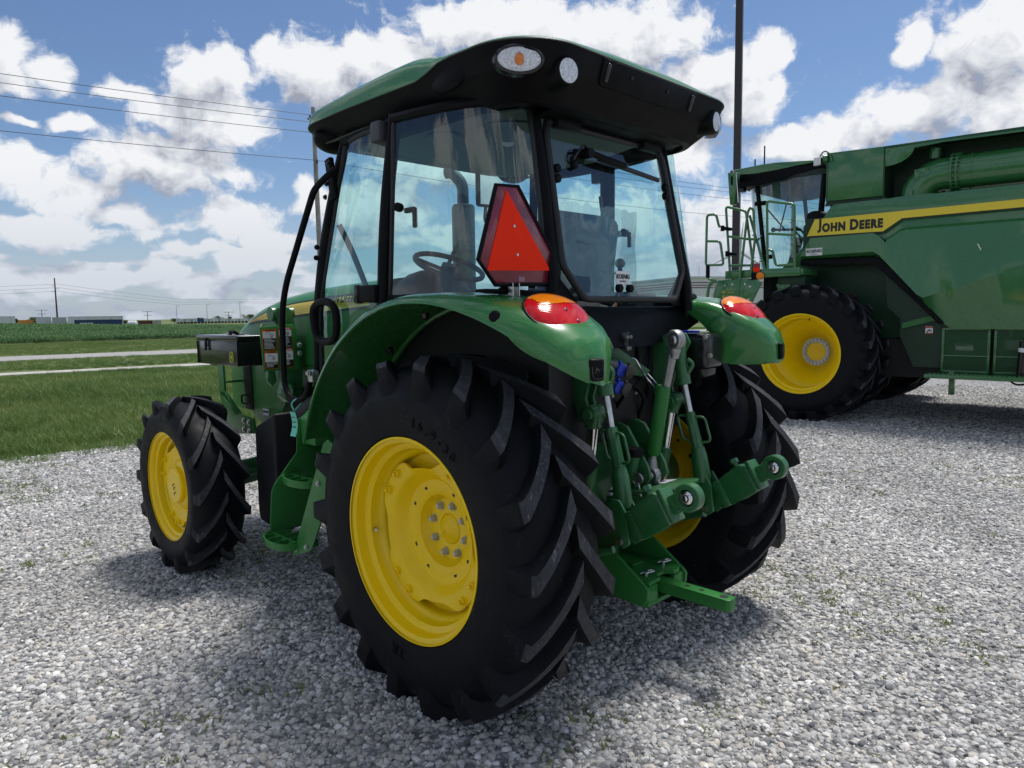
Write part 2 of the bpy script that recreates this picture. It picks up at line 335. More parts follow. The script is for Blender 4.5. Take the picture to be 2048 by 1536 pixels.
def glass(name, tint, refl=1.0, streak=0.0):
    m = bpy.data.materials.new(name); m.use_nodes = True; t = m.node_tree; t.nodes.clear()
    tr = NN(t, 'ShaderNodeBsdfTransparent', ins={'Color': (*tint, 1)}); gl = NN(t, 'ShaderNodeBsdfGlossy', ins={'Color': (0.95, 0.97, 1, 1), 'Roughness': 0.0})
    ge = t.nodes.new('ShaderNodeNewGeometry'); cs = MA(t, 'ABSOLUTE', VM(t, 'DOT_PRODUCT', ge.outputs['Normal'], ge.outputs['Incoming'], out=1))
    fac = MA(t, 'MULTIPLY', MA(t, 'MULTIPLY_ADD', MA(t, 'POWER', MA(t, 'SUBTRACT', 1.0, cs, clamp=True), 5.0), 0.92, 0.08), refl, clamp=True)
    mx = t.nodes.new('ShaderNodeMixShader'); t.links.new(fac, mx.inputs[0]); t.links.new(tr.outputs[0], mx.inputs[1]); t.links.new(gl.outputs[0], mx.inputs[2])
    last = mx.outputs[0]
    if streak:
        co = t.nodes.new('ShaderNodeTexCoord').outputs['Object']
        n = NN(t, 'ShaderNodeTexNoise', ins={'Scale': 1.0, 'Detail': 5.0, 'Roughness': 0.65}); t.links.new(VM(t, 'MULTIPLY', co, (22, 22, 1.6)), n.inputs['Vector'])
        mr = NN(t, 'ShaderNodeMapRange', ins={'From Min': 0.5, 'From Max': 0.8, 'To Min': 0.0, 'To Max': streak}); t.links.new(n.outputs['Fac'], mr.inputs['Value'])
        df = NN(t, 'ShaderNodeBsdfDiffuse', ins={'Color': (0.6, 0.6, 0.58, 1)})
        m2 = t.nodes.new('ShaderNodeMixShader'); t.links.new(mr.outputs[0], m2.inputs[0]); t.links.new(last, m2.inputs[1]); t.links.new(df.outputs[0], m2.inputs[2]); last = m2.outputs[0]
    o = t.nodes.new('ShaderNodeOutputMaterial'); t.links.new(last, o.inputs['Surface'])
    MAT[name] = m; return m
GLASS = glass('cab_glass', (0.72, 0.90, 0.89), 1.0, streak=0.03)
LENSC = glass('clear_lens', (0.95, 0.96, 0.97), 0.7)
# ================================================================ ground
def fz(X, Y):
    """height of the land: flat lot and lawn, a gentle rise in the crop field, lower land behind it"""
    e = 57.5 - 0.12 * X
    if Y <= e: return 0.0
    top = max(-0.7, min(0.75, 0.62 - 0.032 * (X - 22)))
    if Y < 150: return top * (Y - e) / (150 - e)
    if Y < 175: return top + (-1.2 - top) * (Y - 150) / 25
    return -1.2
def ground_mat():
    m = bpy.data.materials.new('turf'); m.use_nodes = True; t = m.node_tree; b = t.nodes['Principled BSDF']; b.inputs['Roughness'].default_value = 0.9
    co = t.nodes.new('ShaderNodeTexCoord').outputs['Object']
    n1 = NN(t, 'ShaderNodeTexNoise', ins={'Scale': 0.35, 'Detail': 8.0, 'Roughness': 0.7}); t.links.new(co, n1.inputs['Vector'])
    r = NN(t, 'ShaderNodeValToRGB'); t.links.new(n1.outputs['Fac'], r.inputs[0])
    c = r.color_ramp; c.elements[0].position = 0.3; c.elements[0].color = (0.060, 0.100, 0.024, 1); c.elements[1].position = 0.72; c.elements[1].color = (0.14, 0.17, 0.05, 1)
    n2 = NN(t, 'ShaderNodeTexNoise', ins={'Scale': 9.0, 'Detail': 6.0, 'Roughness': 0.75}); t.links.new(co, n2.inputs['Vector'])
    mr = NN(t, 'ShaderNodeMapRange', ins={'From Min': 0.3, 'From Max': 0.7, 'To Min': 0.55, 'To Max': 1.4}); t.links.new(n2.outputs['Fac'], mr.inputs['Value'])
    s = VM(t, 'SCALE', r.outputs[0]); t.links.new(mr.outputs[0], s.node.inputs['Scale']); t.links.new(s, b.inputs['Base Color'])
    bp = NN(t, 'ShaderNodeBump', ins={'Strength': 0.8, 'Distance': 0.05}); t.links.new(n2.outputs['Fac'], bp.inputs['Height']); t.links.new(bp.outputs[0], b.inputs['Normal'])
    return m
def gravel_ground_mat():
    m = bpy.data.materials.new('gravel_bed'); m.use_nodes = True; t = m.node_tree; b = t.nodes['Principled BSDF']; b.inputs['Roughness'].default_value = 0.85
    co = t.nodes.new('ShaderNodeTexCoord').outputs['Object']
    vo = NN(t, 'ShaderNodeTexVoronoi', ins={'Scale': 34.0}); t.links.new(co, vo.inputs['Vector'])
    r = NN(t, 'ShaderNodeValToRGB'); se = NN(t, 'ShaderNodeSeparateColor'); t.links.new(vo.outputs['Color'], se.inputs[0]); t.links.new(se.outputs[0], r.inputs[0])
    c = r.color_ramp; c.elements[0].color = (0.20, 0.20, 0.205, 1); c.elements[1].color = (0.62, 0.61, 0.59, 1); e = c.elements.new(0.5); e.color = (0.40, 0.40, 0.40, 1)
    mr = NN(t, 'ShaderNodeMapRange', ins={'From Min': 0.25, 'From Max': 0.75, 'To Min': 1.0, 'To Max': 0.30}); t.links.new(vo.outputs['Distance'], mr.inputs['Value'])
    s = VM(t, 'SCALE', r.outputs[0]); t.links.new(mr.outputs[0], s.node.inputs['Scale'])
    n = NN(t, 'ShaderNodeTexNoise', ins={'Scale': 0.6, 'Detail': 6.0}); t.links.new(co, n.inputs['Vector'])
    m2 = NN(t, 'ShaderNodeMapRange', ins={'From Min': 0.3, 'From Max': 0.7, 'To Min': 0.8, 'To Max': 1.12}); t.links.new(n.outputs['Fac'], m2.inputs['Value'])
    s2 = VM(t, 'SCALE', s); t.links.new(m2.outputs[0], s2.node.inputs['Scale']); t.links.new(s2, b.inputs['Base Color'])
    bp = NN(t, 'ShaderNodeBump', ins={'Strength': 1.0, 'Distance': 0.015}); bp.invert = True; t.links.new(vo.outputs['Distance'], bp.inputs['Height']); t.links.new(bp.outputs[0], b.inputs['Normal'])
    return m
TURF = ground_mat(); GBED = gravel_ground_mat()
CONC = mat('pale_concrete', (0.42, 0.40, 0.37), 0.85, var=0.15, vscale=1.5, bump=0.3, bscale=20)
ASPH = mat('worn_asphalt', (0.30, 0.29, 0.28), 0.85, var=0.12, vscale=0.7, bump=0.3, bscale=40)
bm = bmn()
xs = [-3000, -800, -300, -120, -60, -30, -15, 0, 12, 24, 36, 48, 60, 75, 90, 110, 140, 180, 240, 320, 500, 900, 2000, 4000]
ys = [-3000, -600, -100, -30, 0, 8, 20, 30, 40, 50, 55, 60, 70, 80, 95, 110, 130, 150, 157, 165, 175, 190, 240, 400, 800, 1600, 3500]
grid = [[bm.verts.new((x, y, fz(x, y))) for x in xs] for y in ys]
for i in range(len(ys) - 1):
    for j in range(len(xs) - 1): bm.faces.new((grid[i][j], grid[i][j + 1], grid[i + 1][j + 1], grid[i + 1][j]))
tag(obj('ground', bm, TURF, ang=80), kind='structure')
def gedge(x):
    return 7.45 + 0.28 * noise.noise((x * 0.7, 3.1, 0)) + 0.12 * noise.noise((x * 2.6, 1.1, 0)) + 0.02 * x + (max(0.0, x - 14) * 0.6 if x < 40 else 15.6)
bm = bmn(); px_ = [-40 + i * 0.5 for i in range(321)]
tp = [bm.verts.new((x, gedge(x) - 0.12, 0.004)) for x in px_]; bt = [bm.verts.new((x, -60, 0.004)) for x in px_]
for i in range(len(px_) - 1): bm.faces.new((bt[i], bt[i + 1], tp[i + 1], tp[i]))
tag(obj('gravel_lot', bm, GBED, ang=None), kind='structure')
def strip(name, y0, y1, slope, z, m, x0=-120, x1=200):
    bm = bmn(); add_prism(bm, [(x0, y0 + slope * x0, z - 0.05), (x1, y0 + slope * x1, z - 0.05), (x1, y1 + slope * x1, z - 0.05), (x0, y1 + slope * x0, z - 0.05)], (0, 0, 0.05))
    return tag(obj(name, bm, m, ang=None), kind='structure')
strip('footpath', 23.0, 24.1, -0.12, 0.02, CONC)
strip('road', 32.4, 36.6, -0.12, 0.015, ASPH)
# ---------------------------------------------------------------- scattered stuff (geometry nodes on real pieces)
def hidden_coll(name): return bpy.data.collections.new(name)
def scatter(name, base, coll, dens_attr, smin, smax, seed, tilt=0.35, flat_up=False, z=0.0, skew=1.0):
    ng = bpy.data.node_groups.new(name, 'GeometryNodeTree')
    ng.interface.new_socket('Geometry', in_out='INPUT', socket_type='NodeSocketGeometry'); ng.interface.new_socket('Geometry', in_out='OUTPUT', socket_type='NodeSocketGeometry')
    i = ng.nodes.new('NodeGroupInput'); o = ng.nodes.new('NodeGroupOutput')
    dp = ng.nodes.new('GeometryNodeDistributePointsOnFaces'); dp.distribute_method = 'RANDOM'; dp.inputs['Seed'].default_value = seed
    at = ng.nodes.new('GeometryNodeInputNamedAttribute'); at.data_type = 'FLOAT'; at.inputs['Name'].default_value = dens_attr
    ng.links.new(at.outputs['Attribute'], dp.inputs['Density']); ng.links.new(i.outputs[0], dp.inputs['Mesh'])
    ci = ng.nodes.new('GeometryNodeCollectionInfo'); ci.inputs['Collection'].default_value = coll; ci.inputs['Separate Children'].default_value = True; ci.inputs['Reset Children'].default_value = True
    io = ng.nodes.new('GeometryNodeInstanceOnPoints'); io.inputs['Pick Instance'].default_value = True
    ng.links.new(dp.outputs['Points'], io.inputs['Points']); ng.links.new(ci.outputs[0], io.inputs['Instance'])
    rv = ng.nodes.new('FunctionNodeRandomValue'); rv.data_type = 'FLOAT_VECTOR'
    rv.inputs[0].default_value = (-tilt, -tilt, 0); rv.inputs[1].default_value = (tilt, tilt, 6.283); rv.inputs['Seed'].default_value = seed + 1
    ng.links.new(rv.outputs[0], io.inputs['Rotation'])
    rs = ng.nodes.new('FunctionNodeRandomValue'); rs.data_type = 'FLOAT'; rs.inputs[2].default_value = 0.0; rs.inputs[3].default_value = 1.0; rs.inputs['Seed'].default_value = seed + 2
    pw = ng.nodes.new('ShaderNodeMath'); pw.operation = 'POWER'; pw.inputs[1].default_value = skew; ng.links.new(rs.outputs[1], pw.inputs[0])
    ml = ng.nodes.new('ShaderNodeMath'); ml.operation = 'MULTIPLY_ADD'; ml.inputs[1].default_value = smax - smin; ml.inputs[2].default_value = smin; ng.links.new(pw.outputs[0], ml.inputs[0])
    sa = ng.nodes.new('GeometryNodeInputNamedAttribute'); sa.data_type = 'FLOAT'; sa.inputs['Name'].default_value = 'size'
    m3 = ng.nodes.new('ShaderNodeMath'); m3.operation = 'MULTIPLY'; ng.links.new(ml.outputs[0], m3.inputs[0]); ng.links.new(sa.outputs['Attribute'], m3.inputs[1])
    ng.links.new(m3.outputs[0], io.inputs['Scale'])
    ng.links.new(io.outputs[0], o.inputs[0])
    md = base.modifiers.new('scatter', 'NODES'); md.node_group = ng
def cell_sheet(name, cells, h, densf, sizef, zf, m):
    """a sheet of square cells carrying the density and size of what is scattered on it"""
    bm = bmn(); dl = bm.verts.layers.float.new('dens'); slr = bm.verts.layers.float.new('size'); cache = {}
    def vt(x, y):
        k = (round(x, 3), round(y, 3))
        if k not in cache:
            v = bm.verts.new((x, y, zf(x, y))); v[dl] = densf(x, y); v[slr] = sizef(x, y); cache[k] = v
        return cache[k]
    for x, y in cells: bm.faces.new((vt(x, y), vt(x + h, y), vt(x + h, y + h), vt(x, y + h)))
    return obj(name, bm, m, ang=None)
def view_ang(x, y):
    dx, dy = x - CAM.x, y - CAM.y; return (atan2(dx, dy) - 0.7818 + pi) % (2 * pi) - pi, hypot(dx, dy)
# stones
def stone_mat():
    m = bpy.data.materials.new('limestone_gravel'); m.use_nodes = True; t = m.node_tree; b = t.nodes['Principled BSDF']; b.inputs['Roughness'].default_value = 0.8
    oi = t.nodes.new('ShaderNodeObjectInfo')
    r = NN(t, 'ShaderNodeValToRGB'); t.links.new(oi.outputs['Random'], r.inputs[0]); c = r.color_ramp
    c.elements[0].color = (0.10, 0.10, 0.105, 1); c.elements[1].color = (0.78, 0.77, 0.75, 1)
    for p, col in ((0.05, (0.19, 0.195, 0.205)), (0.25, (0.33, 0.325, 0.315)), (0.48, (0.46, 0.45, 0.43)), (0.60, (0.53, 0.485, 0.42)), (0.68, (0.42, 0.42, 0.42)), (0.90, (0.60, 0.59, 0.565))):
        e = c.elements.new(p); e.color = (*col, 1)
    co = t.nodes.new('ShaderNodeTexCoord').outputs['Object']
    n = NN(t, 'ShaderNodeTexNoise', ins={'Scale': 1.6, 'Detail': 5.0, 'Roughness': 0.7}); t.links.new(co, n.inputs['Vector'])
    mr = NN(t, 'ShaderNodeMapRange', ins={'From Min': 0.3, 'From Max': 0.7, 'To Min': 0.72, 'To Max': 1.25}); t.links.new(n.outputs['Fac'], mr.inputs['Value'])
    ge = t.nodes.new('ShaderNodeNewGeometry'); n2 = NN(t, 'ShaderNodeTexNoise', ins={'Scale': 0.55, 'Detail': 5.0, 'Roughness': 0.65}); t.links.new(ge.outputs['Position'], n2.inputs['Vector'])
    m2 = NN(t, 'ShaderNodeMapRange', ins={'From Min': 0.32, 'From Max': 0.68, 'To Min': 0.74, 'To Max': 1.16}); t.links.new(n2.outputs['Fac'], m2.inputs['Value'])
    s = VM(t, 'SCALE', r.outputs[0]); t.links.new(MA(t, 'MULTIPLY', mr.outputs[0], m2.outputs[0]), s.node.inputs['Scale']); t.links.new(s, b.inputs['Base Color'])
    return m
STONE = stone_mat()
rocks = hidden_coll('stone_shapes')
for k in range(9):
    bm = bmn(); bmesh.ops.create_icosphere(bm, subdivisions=2, radius=1.0)
    ax = (random.uniform(0.8, 1.35), random.uniform(0.7, 1.05), random.uniform(0.5, 0.8))
    for v in bm.verts:
        p = v.co.copy(); q = p * 1.1 + Vector((k * 7.3, k * 3.1, 0))
        d = 1 + 0.30 * noise.noise(q) + 0.14 * noise.noise(q * 2.7)
        p *= d
        for pl in range(5):
            rr = random.Random(k * 31 + pl); nd = Vector((rr.uniform(-1, 1), rr.uniform(-1, 1), rr.uniform(-1, 1))).normalized(); lim = rr.uniform(0.62, 0.85)
            ex = p.dot(nd) - lim
            if ex > 0: p -= nd * ex * 0.9
        v.co = Vector((p.x * ax[0], p.y * ax[1], p.z * ax[2]))
    me = bpy.data.meshes.new('stone'); bm.to_mesh(me); bm.free(); me.materials.append(STONE)
    me.polygons.foreach_set('use_smooth', [True] * len(me.polygons)); me.set_sharp_from_angle(angle=radians(34))
    rocks.objects.link(bpy.data.objects.new('stone', me))
cells = []; h = 0.5
for i in range(-16, 60):
    for j in range(-16, 18):
        x, y = i * h, j * h; a, d = view_ang(x + h / 2, y + h / 2)
        if y + h > gedge(x) + 0.3: continue
        if (abs(a) < 0.95 and d < 17) or d < 3.6: cells.append((x, y))
def sdens(x, y):
    d = view_ang(x, y)[1]
    return 3700 if d < 5 else (3700 - (d - 5) * 600 if d < 9 else max(420, 1300 - (d - 9) * 110))
def ssize(x, y):
    d = view_ang(x, y)[1]
    return 1.0 if d < 5 else 1 + (d - 5) * 0.05
gs = cell_sheet('loose_gravel', cells, h, sdens, ssize, lambda x, y: 0.010, GBED); tag(gs, 'pale grey crushed limestone gravel covering the lot', 'gravel', kind='stuff')
scatter('gravel_scatter', gs, rocks, 'dens', 0.0055, 0.0200, 5, tilt=0.5, skew=1.9)
# keep the sheet itself below the stones: join geometry of sheet with instances
def keep_base(o):
    ng = o.modifiers[0].node_group; o_ = [n for n in ng.nodes if n.type == 'GROUP_OUTPUT'][0]; i_ = [n for n in ng.nodes if n.type == 'GROUP_INPUT'][0]
    src = o_.inputs[0].links[0].from_socket; j = ng.nodes.new('GeometryNodeJoinGeometry'); ng.links.new(src, j.inputs[0]); ng.links.new(i_.outputs[0], j.inputs[0]); ng.links.new(j.outputs[0], o_.inputs[0])
# grass
def blade_mat(name, cols):
    m = bpy.data.materials.new(name); m.use_nodes = True; t = m.node_tree; b = t.nodes['Principled BSDF']; b.inputs['Roughness'].default_value = 0.55; b.inputs['Specular IOR Level'].default_value = 0.35
    oi = t.nodes.new('ShaderNodeObjectInfo'); ge = t.nodes.new('ShaderNodeNewGeometry')
    f = MA(t, 'ADD', MA(t, 'MULTIPLY', oi.outputs['Random'], 0.45), MA(t, 'MULTIPLY', ge.outputs['Random Per Island'], 0.55))
    co = NN(t, 'ShaderNodeTexNoise', ins={'Scale': 0.30, 'Detail': 4.0}); t.links.new(ge.outputs['Position'], co.inputs['Vector'])
    f2 = MA(t, 'ADD', MA(t, 'MULTIPLY', f, 0.62), MA(t, 'MULTIPLY', MA(t, 'SUBTRACT', co.outputs['Fac'], 0.28), 1.15))
    r = NN(t, 'ShaderNodeValToRGB'); t.links.new(f2, r.inputs[0]); c = r.color_ramp
    c.elements[0].position = 0.15; c.elements[0].color = (*cols[0], 1); c.elements[1].position = 0.95; c.elements[1].color = (*cols[-1], 1)
    for k, cc in enumerate(cols[1:-1]): e = c.elements.new(0.15 + 0.8 * (k + 1) / (len(cols) - 1)); e.color = (*cc, 1)
    t.links.new(r.outputs[0], b.inputs['Base Color'])
    tl = NN(t, 'ShaderNodeBsdfTranslucent'); t.links.new(r.outputs[0], tl.inputs[0]); mx = t.nodes.new('ShaderNodeMixShader'); mx.inputs[0].default_value = 0.3
    out = t.nodes['Material Output']; t.links.new(b.outputs[0], mx.inputs[1]); t.links.new(tl.outputs[0], mx.inputs[2]); t.links.new(mx.outputs[0], out.inputs['Surface'])
    return m
GRM = blade_mat('grass_blades', [(0.060, 0.125, 0.034), (0.115, 0.200, 0.048), (0.175, 0.255, 0.068), (0.30, 0.31, 0.115)])
def grass_clumps(name, n, nb, hmin, hmax, rad, w, m, lean=0.6):
    c = hidden_coll(name)
    for k in range(n):
        rr = random.Random(k + 77 + nb); vs, fs = [], []
        for b in range(nb):
            a = rr.uniform(0, 6.283); q = rad * sqrt(rr.random()); x, y = q * cos(a), q * sin(a); hh = rr.uniform(hmin, hmax)
            da = rr.uniform(0, 6.283); ln = rr.uniform(0.1, lean) * hh; ww = w * rr.uniform(0.7, 1.3); pa = rr.uniform(0, 6.283); px, py = ww * cos(pa), ww * sin(pa)
            i0 = len(vs)
            vs += [(x - px, y - py, 0), (x + px, y + py, 0), (x + ln * .35 * cos(da) + px * .8, y + ln * .35 * sin(da) + py * .8, hh * .55), (x + ln * .35 * cos(da) - px * .8, y + ln * .35 * sin(da) - py * .8, hh * .55), (x + ln * cos(da), y + ln * sin(da), hh)]
            fs += [(i0, i0 + 1, i0 + 2, i0 + 3), (i0 + 3, i0 + 2, i0 + 4)]
        me = bpy.data.meshes.new('clump'); me.from_pydata(vs, [], fs); me.materials.append(m); c.objects.link(bpy.data.objects.new('clump', me))
    return c
gc = grass_clumps('grass_shapes', 6, 46, 0.06, 0.19, 0.17, 0.0036, GRM, lean=1.3)
cells = []; h = 1.0
for i in range(-16, 60):
    for j in range(7, 60):
        x, y = i * h, j * h; a, d = view_ang(x + .5, y + .5)
        if not (-0.95 < a < 0.30) or y + 1 < gedge(x): continue
        if 22.6 - .12 * x < y + 1 and y < 24.3 - .12 * x: continue
        if 31.9 - .12 * x < y + 1 and y < 36.6 - .12 * x: continue
        if y > 56.5 - .12 * x: continue
        cells.append((x, y))
def gdens(x, y):
    d = view_ang(x, y)[1]
    if y < gedge(x) + 0.2: return 6.0
    if view_ang(x, y)[0] > -0.08: return 26 if d < 28 else 12
    return 62 if d < 16 else (45 if d < 28 else 16)
def gsize(x, y):
    d = view_ang(x, y)[1]
    if y < gedge(x) + 0.35: return 0.45
    if y > 36: return 0.55
    if y > 17.5: return 0.62
    return (1.0 if d < 16 else 1.35) * (0.85 + 0.5 * noise.noise((x * 0.35, y * 0.35, 0)))
gl = cell_sheet('grass', cells, h, gdens, gsize, lambda x, y: 0.002, TURF); tag(gl, 'rough green lawn grass between gravel lot and crop field', 'grass', kind='stuff')
scatter('grass_scatter', gl, gc, 'dens', 0.75, 1.25, 21, tilt=0.12)
# low weeds creeping through the gravel
WDM = blade_mat('weed_blades', [(0.09, 0.15, 0.03), (0.16, 0.21, 0.045), (0.24, 0.25, 0.07)])
wc = grass_clumps('weed_shapes', 5, 18, 0.010, 0.026, 0.05, 0.0030, WDM, lean=2.6)
cells = []; h = 0.25
for i in range(-14, 44):
    for j in range(-14, 34):
        x, y = i * h, j * h; a, d = view_ang(x, y)
        if abs(a) < 0.8 and d < 9 and y < gedge(x) + 0.4: cells.append((x, y))
def wdens(x, y):
    e = gedge(x) - y
    if e < 0.9: return 520 * max(0.05, 1 - e / 0.95) * (0.5 + 0.9 * max(0, 0.5 + noise.noise((x * 1.7, y * 1.7, 9))))
    n = noise.noise((x * 1.1 + 4, y * 1.1, 2)) + 0.5 * noise.noise((x * 3.7, y * 3.7, 5))
    k = 260 * max(0.0, n - 0.22)
    if -1.0 < x < -0.2 and 0.7 < y < 2.6: k += 160 * max(0, n + 0.40)
    if -1.6 < x < -0.6 and -0.9 < y < 0.1: k += 90 * max(0, n + 0.2)
    if 0.3 < x < 1.5 and -1.4 < y < -0.3: k += 110 * max(0, n + 0.30)
    return k
wd = cell_sheet('weeds', cells, h, wdens, lambda x, y: 1.0, lambda x, y: 0.008, GBED); tag(wd, 'sparse low weeds creeping through the gravel', 'weeds', kind='stuff')
scatter('weed_scatter', wd, wc, 'dens', 0.6, 1.3, 41, tilt=0.3)
# crop field
CRM = blade_mat('crop_leaves', [(0.024, 0.080, 0.026), (0.045, 0.125, 0.036), (0.070, 0.160, 0.045), (0.12, 0.20, 0.06)])
cc = hidden_coll('crop_shapes')
for k in range(5):
    rr = random.Random(k + 900); vs, fs = [], []
    for b in range(70):
        x, y, z = rr.gauss(0, 0.2), rr.gauss(0, 0.2), rr.uniform(0.06, 0.38); s = rr.uniform(0.03, 0.06); u = Vector((rr.uniform(-1, 1), rr.uniform(-1, 1), rr.uniform(-.4, .4))).normalized(); w = u.cross(Vector((rr.uniform(-.5, .5), rr.uniform(-.5, .5), 1))).normalized(); p = Vector((x, y, z)); i0 = len(vs)
        vs += [tuple(p - u * s), tuple(p + w * s * .6), tuple(p + u * s), tuple(p - w * s * .6)]; fs.append((i0, i0 + 1, i0 + 2, i0 + 3))
    me = bpy.data.meshes.new('plant'); me.from_pydata(vs, [], fs); me.materials.append(CRM); cc.objects.link(bpy.data.objects.new('plant', me))
cells = []; h = 3.0
for i in range(-12, 60):
    for j in range(16, 52):
        x, y = i * h, j * h; a, d = view_ang(x + 1.5, y + 1.5)
        if -0.80 < a < 0.20 and y > 56.2 - .12 * x and y < 150: cells.append((x, y))
cf_ = cell_sheet('crop', cells, h, lambda x, y: 9.0 if view_ang(x, y)[1] < 85 else 3.2, lambda x, y: 1.0 if view_ang(x, y)[1] < 85 else 1.5, lambda x, y: fz(x, y) + 0.01, TURF); tag(cf_, 'dense dark green crop field stretching to the horizon', 'crop', kind='stuff')
scatter('crop_scatter', cf_, cc, 'dens', 0.85, 1.2, 61, tilt=0.1)
for o in (gs, gl, cf_): keep_base(o)
# ================================================================ far things
def at(px, py, D):
    """the point at horizontal range D seen at photo pixel (px, py)"""
    d = cf + cr * ((px - 1024) / 1441.38) - cu * ((py - 768) / 1441.38); k = hypot(d.x, d.y); return CAM + d * (D / k)
WOODP = mat('weathered_pole_wood', (0.30, 0.28, 0.26), 0.85, var=0.3, vscale=3, bump=0.4, bscale=30)
RUSTP = mat('brown_steel_pole', (0.075, 0.05, 0.04), 0.7, var=0.2)
BRONZ = mat('dark_bronze_paint', (0.032, 0.028, 0.027), 0.4, var=0.1)
TRLW = mat('white_trailer_skin', (0.62, 0.65, 0.68), 0.5, var=0.08, vscale=0.8)
TRLG = mat('grey_trailer_skin', (0.40, 0.43, 0.46), 0.5, var=0.1, vscale=0.8)
CBLUE = mat('blue_container', (0.022, 0.06, 0.16), 0.55, var=0.15, vscale=0.6)
CBRN = mat('brown_container', (0.16, 0.055, 0.04), 0.6, var=0.2, vscale=0.6)
CGRY = mat('grey_container', (0.42, 0.42, 0.42), 0.6, var=0.2)
DORG = mat('orange_body', (0.60, 0.24, 0.03), 0.5)
GALV = mat('galvanised', (0.45, 0.47, 0.48), 0.5, metal=0.5)
WIREM = mat('black_wire', (0.02, 0.02, 0.022), 0.6)
def flat_dir(px):
    p = at(px, 640, 1000) - CAM; p.z = 0; p.normalize(); return p, Vector((p.y, -p.x, 0))     # away from the camera, to the right
def box_between(bm, px0, px1, ytop, D, depth, zb, bev=0.0, mi=0):
    p0, p1 = at(px0, ytop, D), at(px1, ytop, D); zt = (p0.z + p1.z) / 2; f, r = flat_dir((px0 + px1) / 2)
    wdt = (p1 - p0).length; c = (p0 + p1) / 2 + f * depth / 2; c.z = (zt + zb) / 2
    add_box(bm, c, (wdt, depth, zt - zb), basis(r, f), bev, mi=mi); return c, wdt, zt, f, r
ZB = -1.2
def trailer(px0, px1, ytop, D, m, label, depth=2.6, group=None, wheels=True):
    t = empty('semi_trailer', label, 'trailer', (at((px0 + px1) / 2, 640, D).x, at((px0 + px1) / 2, 640, D).y, ZB), 0, group)
    inv = Matrix.Translation(t.location).inverted()
    def part(n, bm, mm): bmesh.ops.transform(bm, matrix=inv, verts=bm.verts[:]); return obj(n, bm, mm, t)
    bm = bmn(); c, wd, zt, f, r = box_between(bm, px0, px1, ytop, D, depth, ZB + 1.1); part('box_body', bm, m)
    for k in range(max(2, int(wd / 1.5))):
        bm = bmn(); q = c - f * (depth / 2 + 0.012) + r * (-wd / 2 + wd * (k + 0.5) / max(2, int(wd / 1.5))); add_box(bm, q, (0.07, 0.03, zt - ZB - 1.2), basis(r, f)); part('side_rib', bm, TRLG)
    bm = bmn(); q = c.copy(); q.z = zt + 0.0; add_box(bm, q, (wd + 0.04, depth + 0.04, 0.12), basis(r, f)); part('top_rail', bm, TRLG)
    if wheels:
        for s in (-0.38, -0.30):
            bm = bmn(); q = c + r * (wd * s) - f * (depth / 2 - 0.3); q.z = ZB + 0.5; add_tube(bm, [q - f * 0.25, q + f * 0.25], 0.5, 14); part('wheel', bm, RUB)
    return t
trailer(-40, 30, 633.5, 205, TRLW, 'white box trailer parked at the left edge of the horizon')
trailer(72, 102, 634.5, 215, TRLW, 'small white box trailer with grey side left of the tall brown pole')
trailer(104, 133, 635, 212, TRLG, 'grey white box trailer standing just behind the tall brown pole')
trailer(135, 246, 633.2, 205, TRLW, 'long white trailer behind the blue shipping container')
# dump trailer
t = empty('dump_trailer', 'orange tipping trailer with sloped end on the horizon', 'trailer', (at(50, 640, 208).x, at(50, 640, 208).y, ZB))
bm = bmn(); f, r = flat_dir(50); a = at(36, 640.3, 208); b = at(58, 640.3, 208); a.z = b.z = 0
zt = at(50, 640, 208).z
A = [Vector((a.x, a.y, ZB + 1)), Vector((b.x, b.y, ZB + 1)), Vector((b.x, b.y, ZB + 1)) + r * 0.2 + V(0, 0, .2), Vector((b.x, b.y, zt)) + r * 1.0, Vector((a.x, a.y, zt))]
add_prism(bm, A, f * 2.4); bmesh.ops.transform(bm, matrix=Matrix.Translation(t.location).inverted(), verts=bm.verts[:]); obj('tipping_body', bm, DORG, t)
bm = bmn(); q = at(62, 642, 208); q.z = ZB + 1.2; add_box(bm, q, (1.8, 2.2, 1.6), basis(r, f), 0.2); bmesh.ops.transform(bm, matrix=Matrix.Translation(t.location).inverted(), verts=bm.verts[:]); obj('end_frame', bm, VOID, t)
for s in (40, 45):
    bm = bmn(); q = at(s, 645, 208); q.z = ZB + .5; add_tube(bm, [q, q + f * .4], .5, 14); bmesh.ops.transform(bm, matrix=Matrix.Translation(t.location).inverted(), verts=bm.verts[:]); obj('wheel', bm, RUB, t)
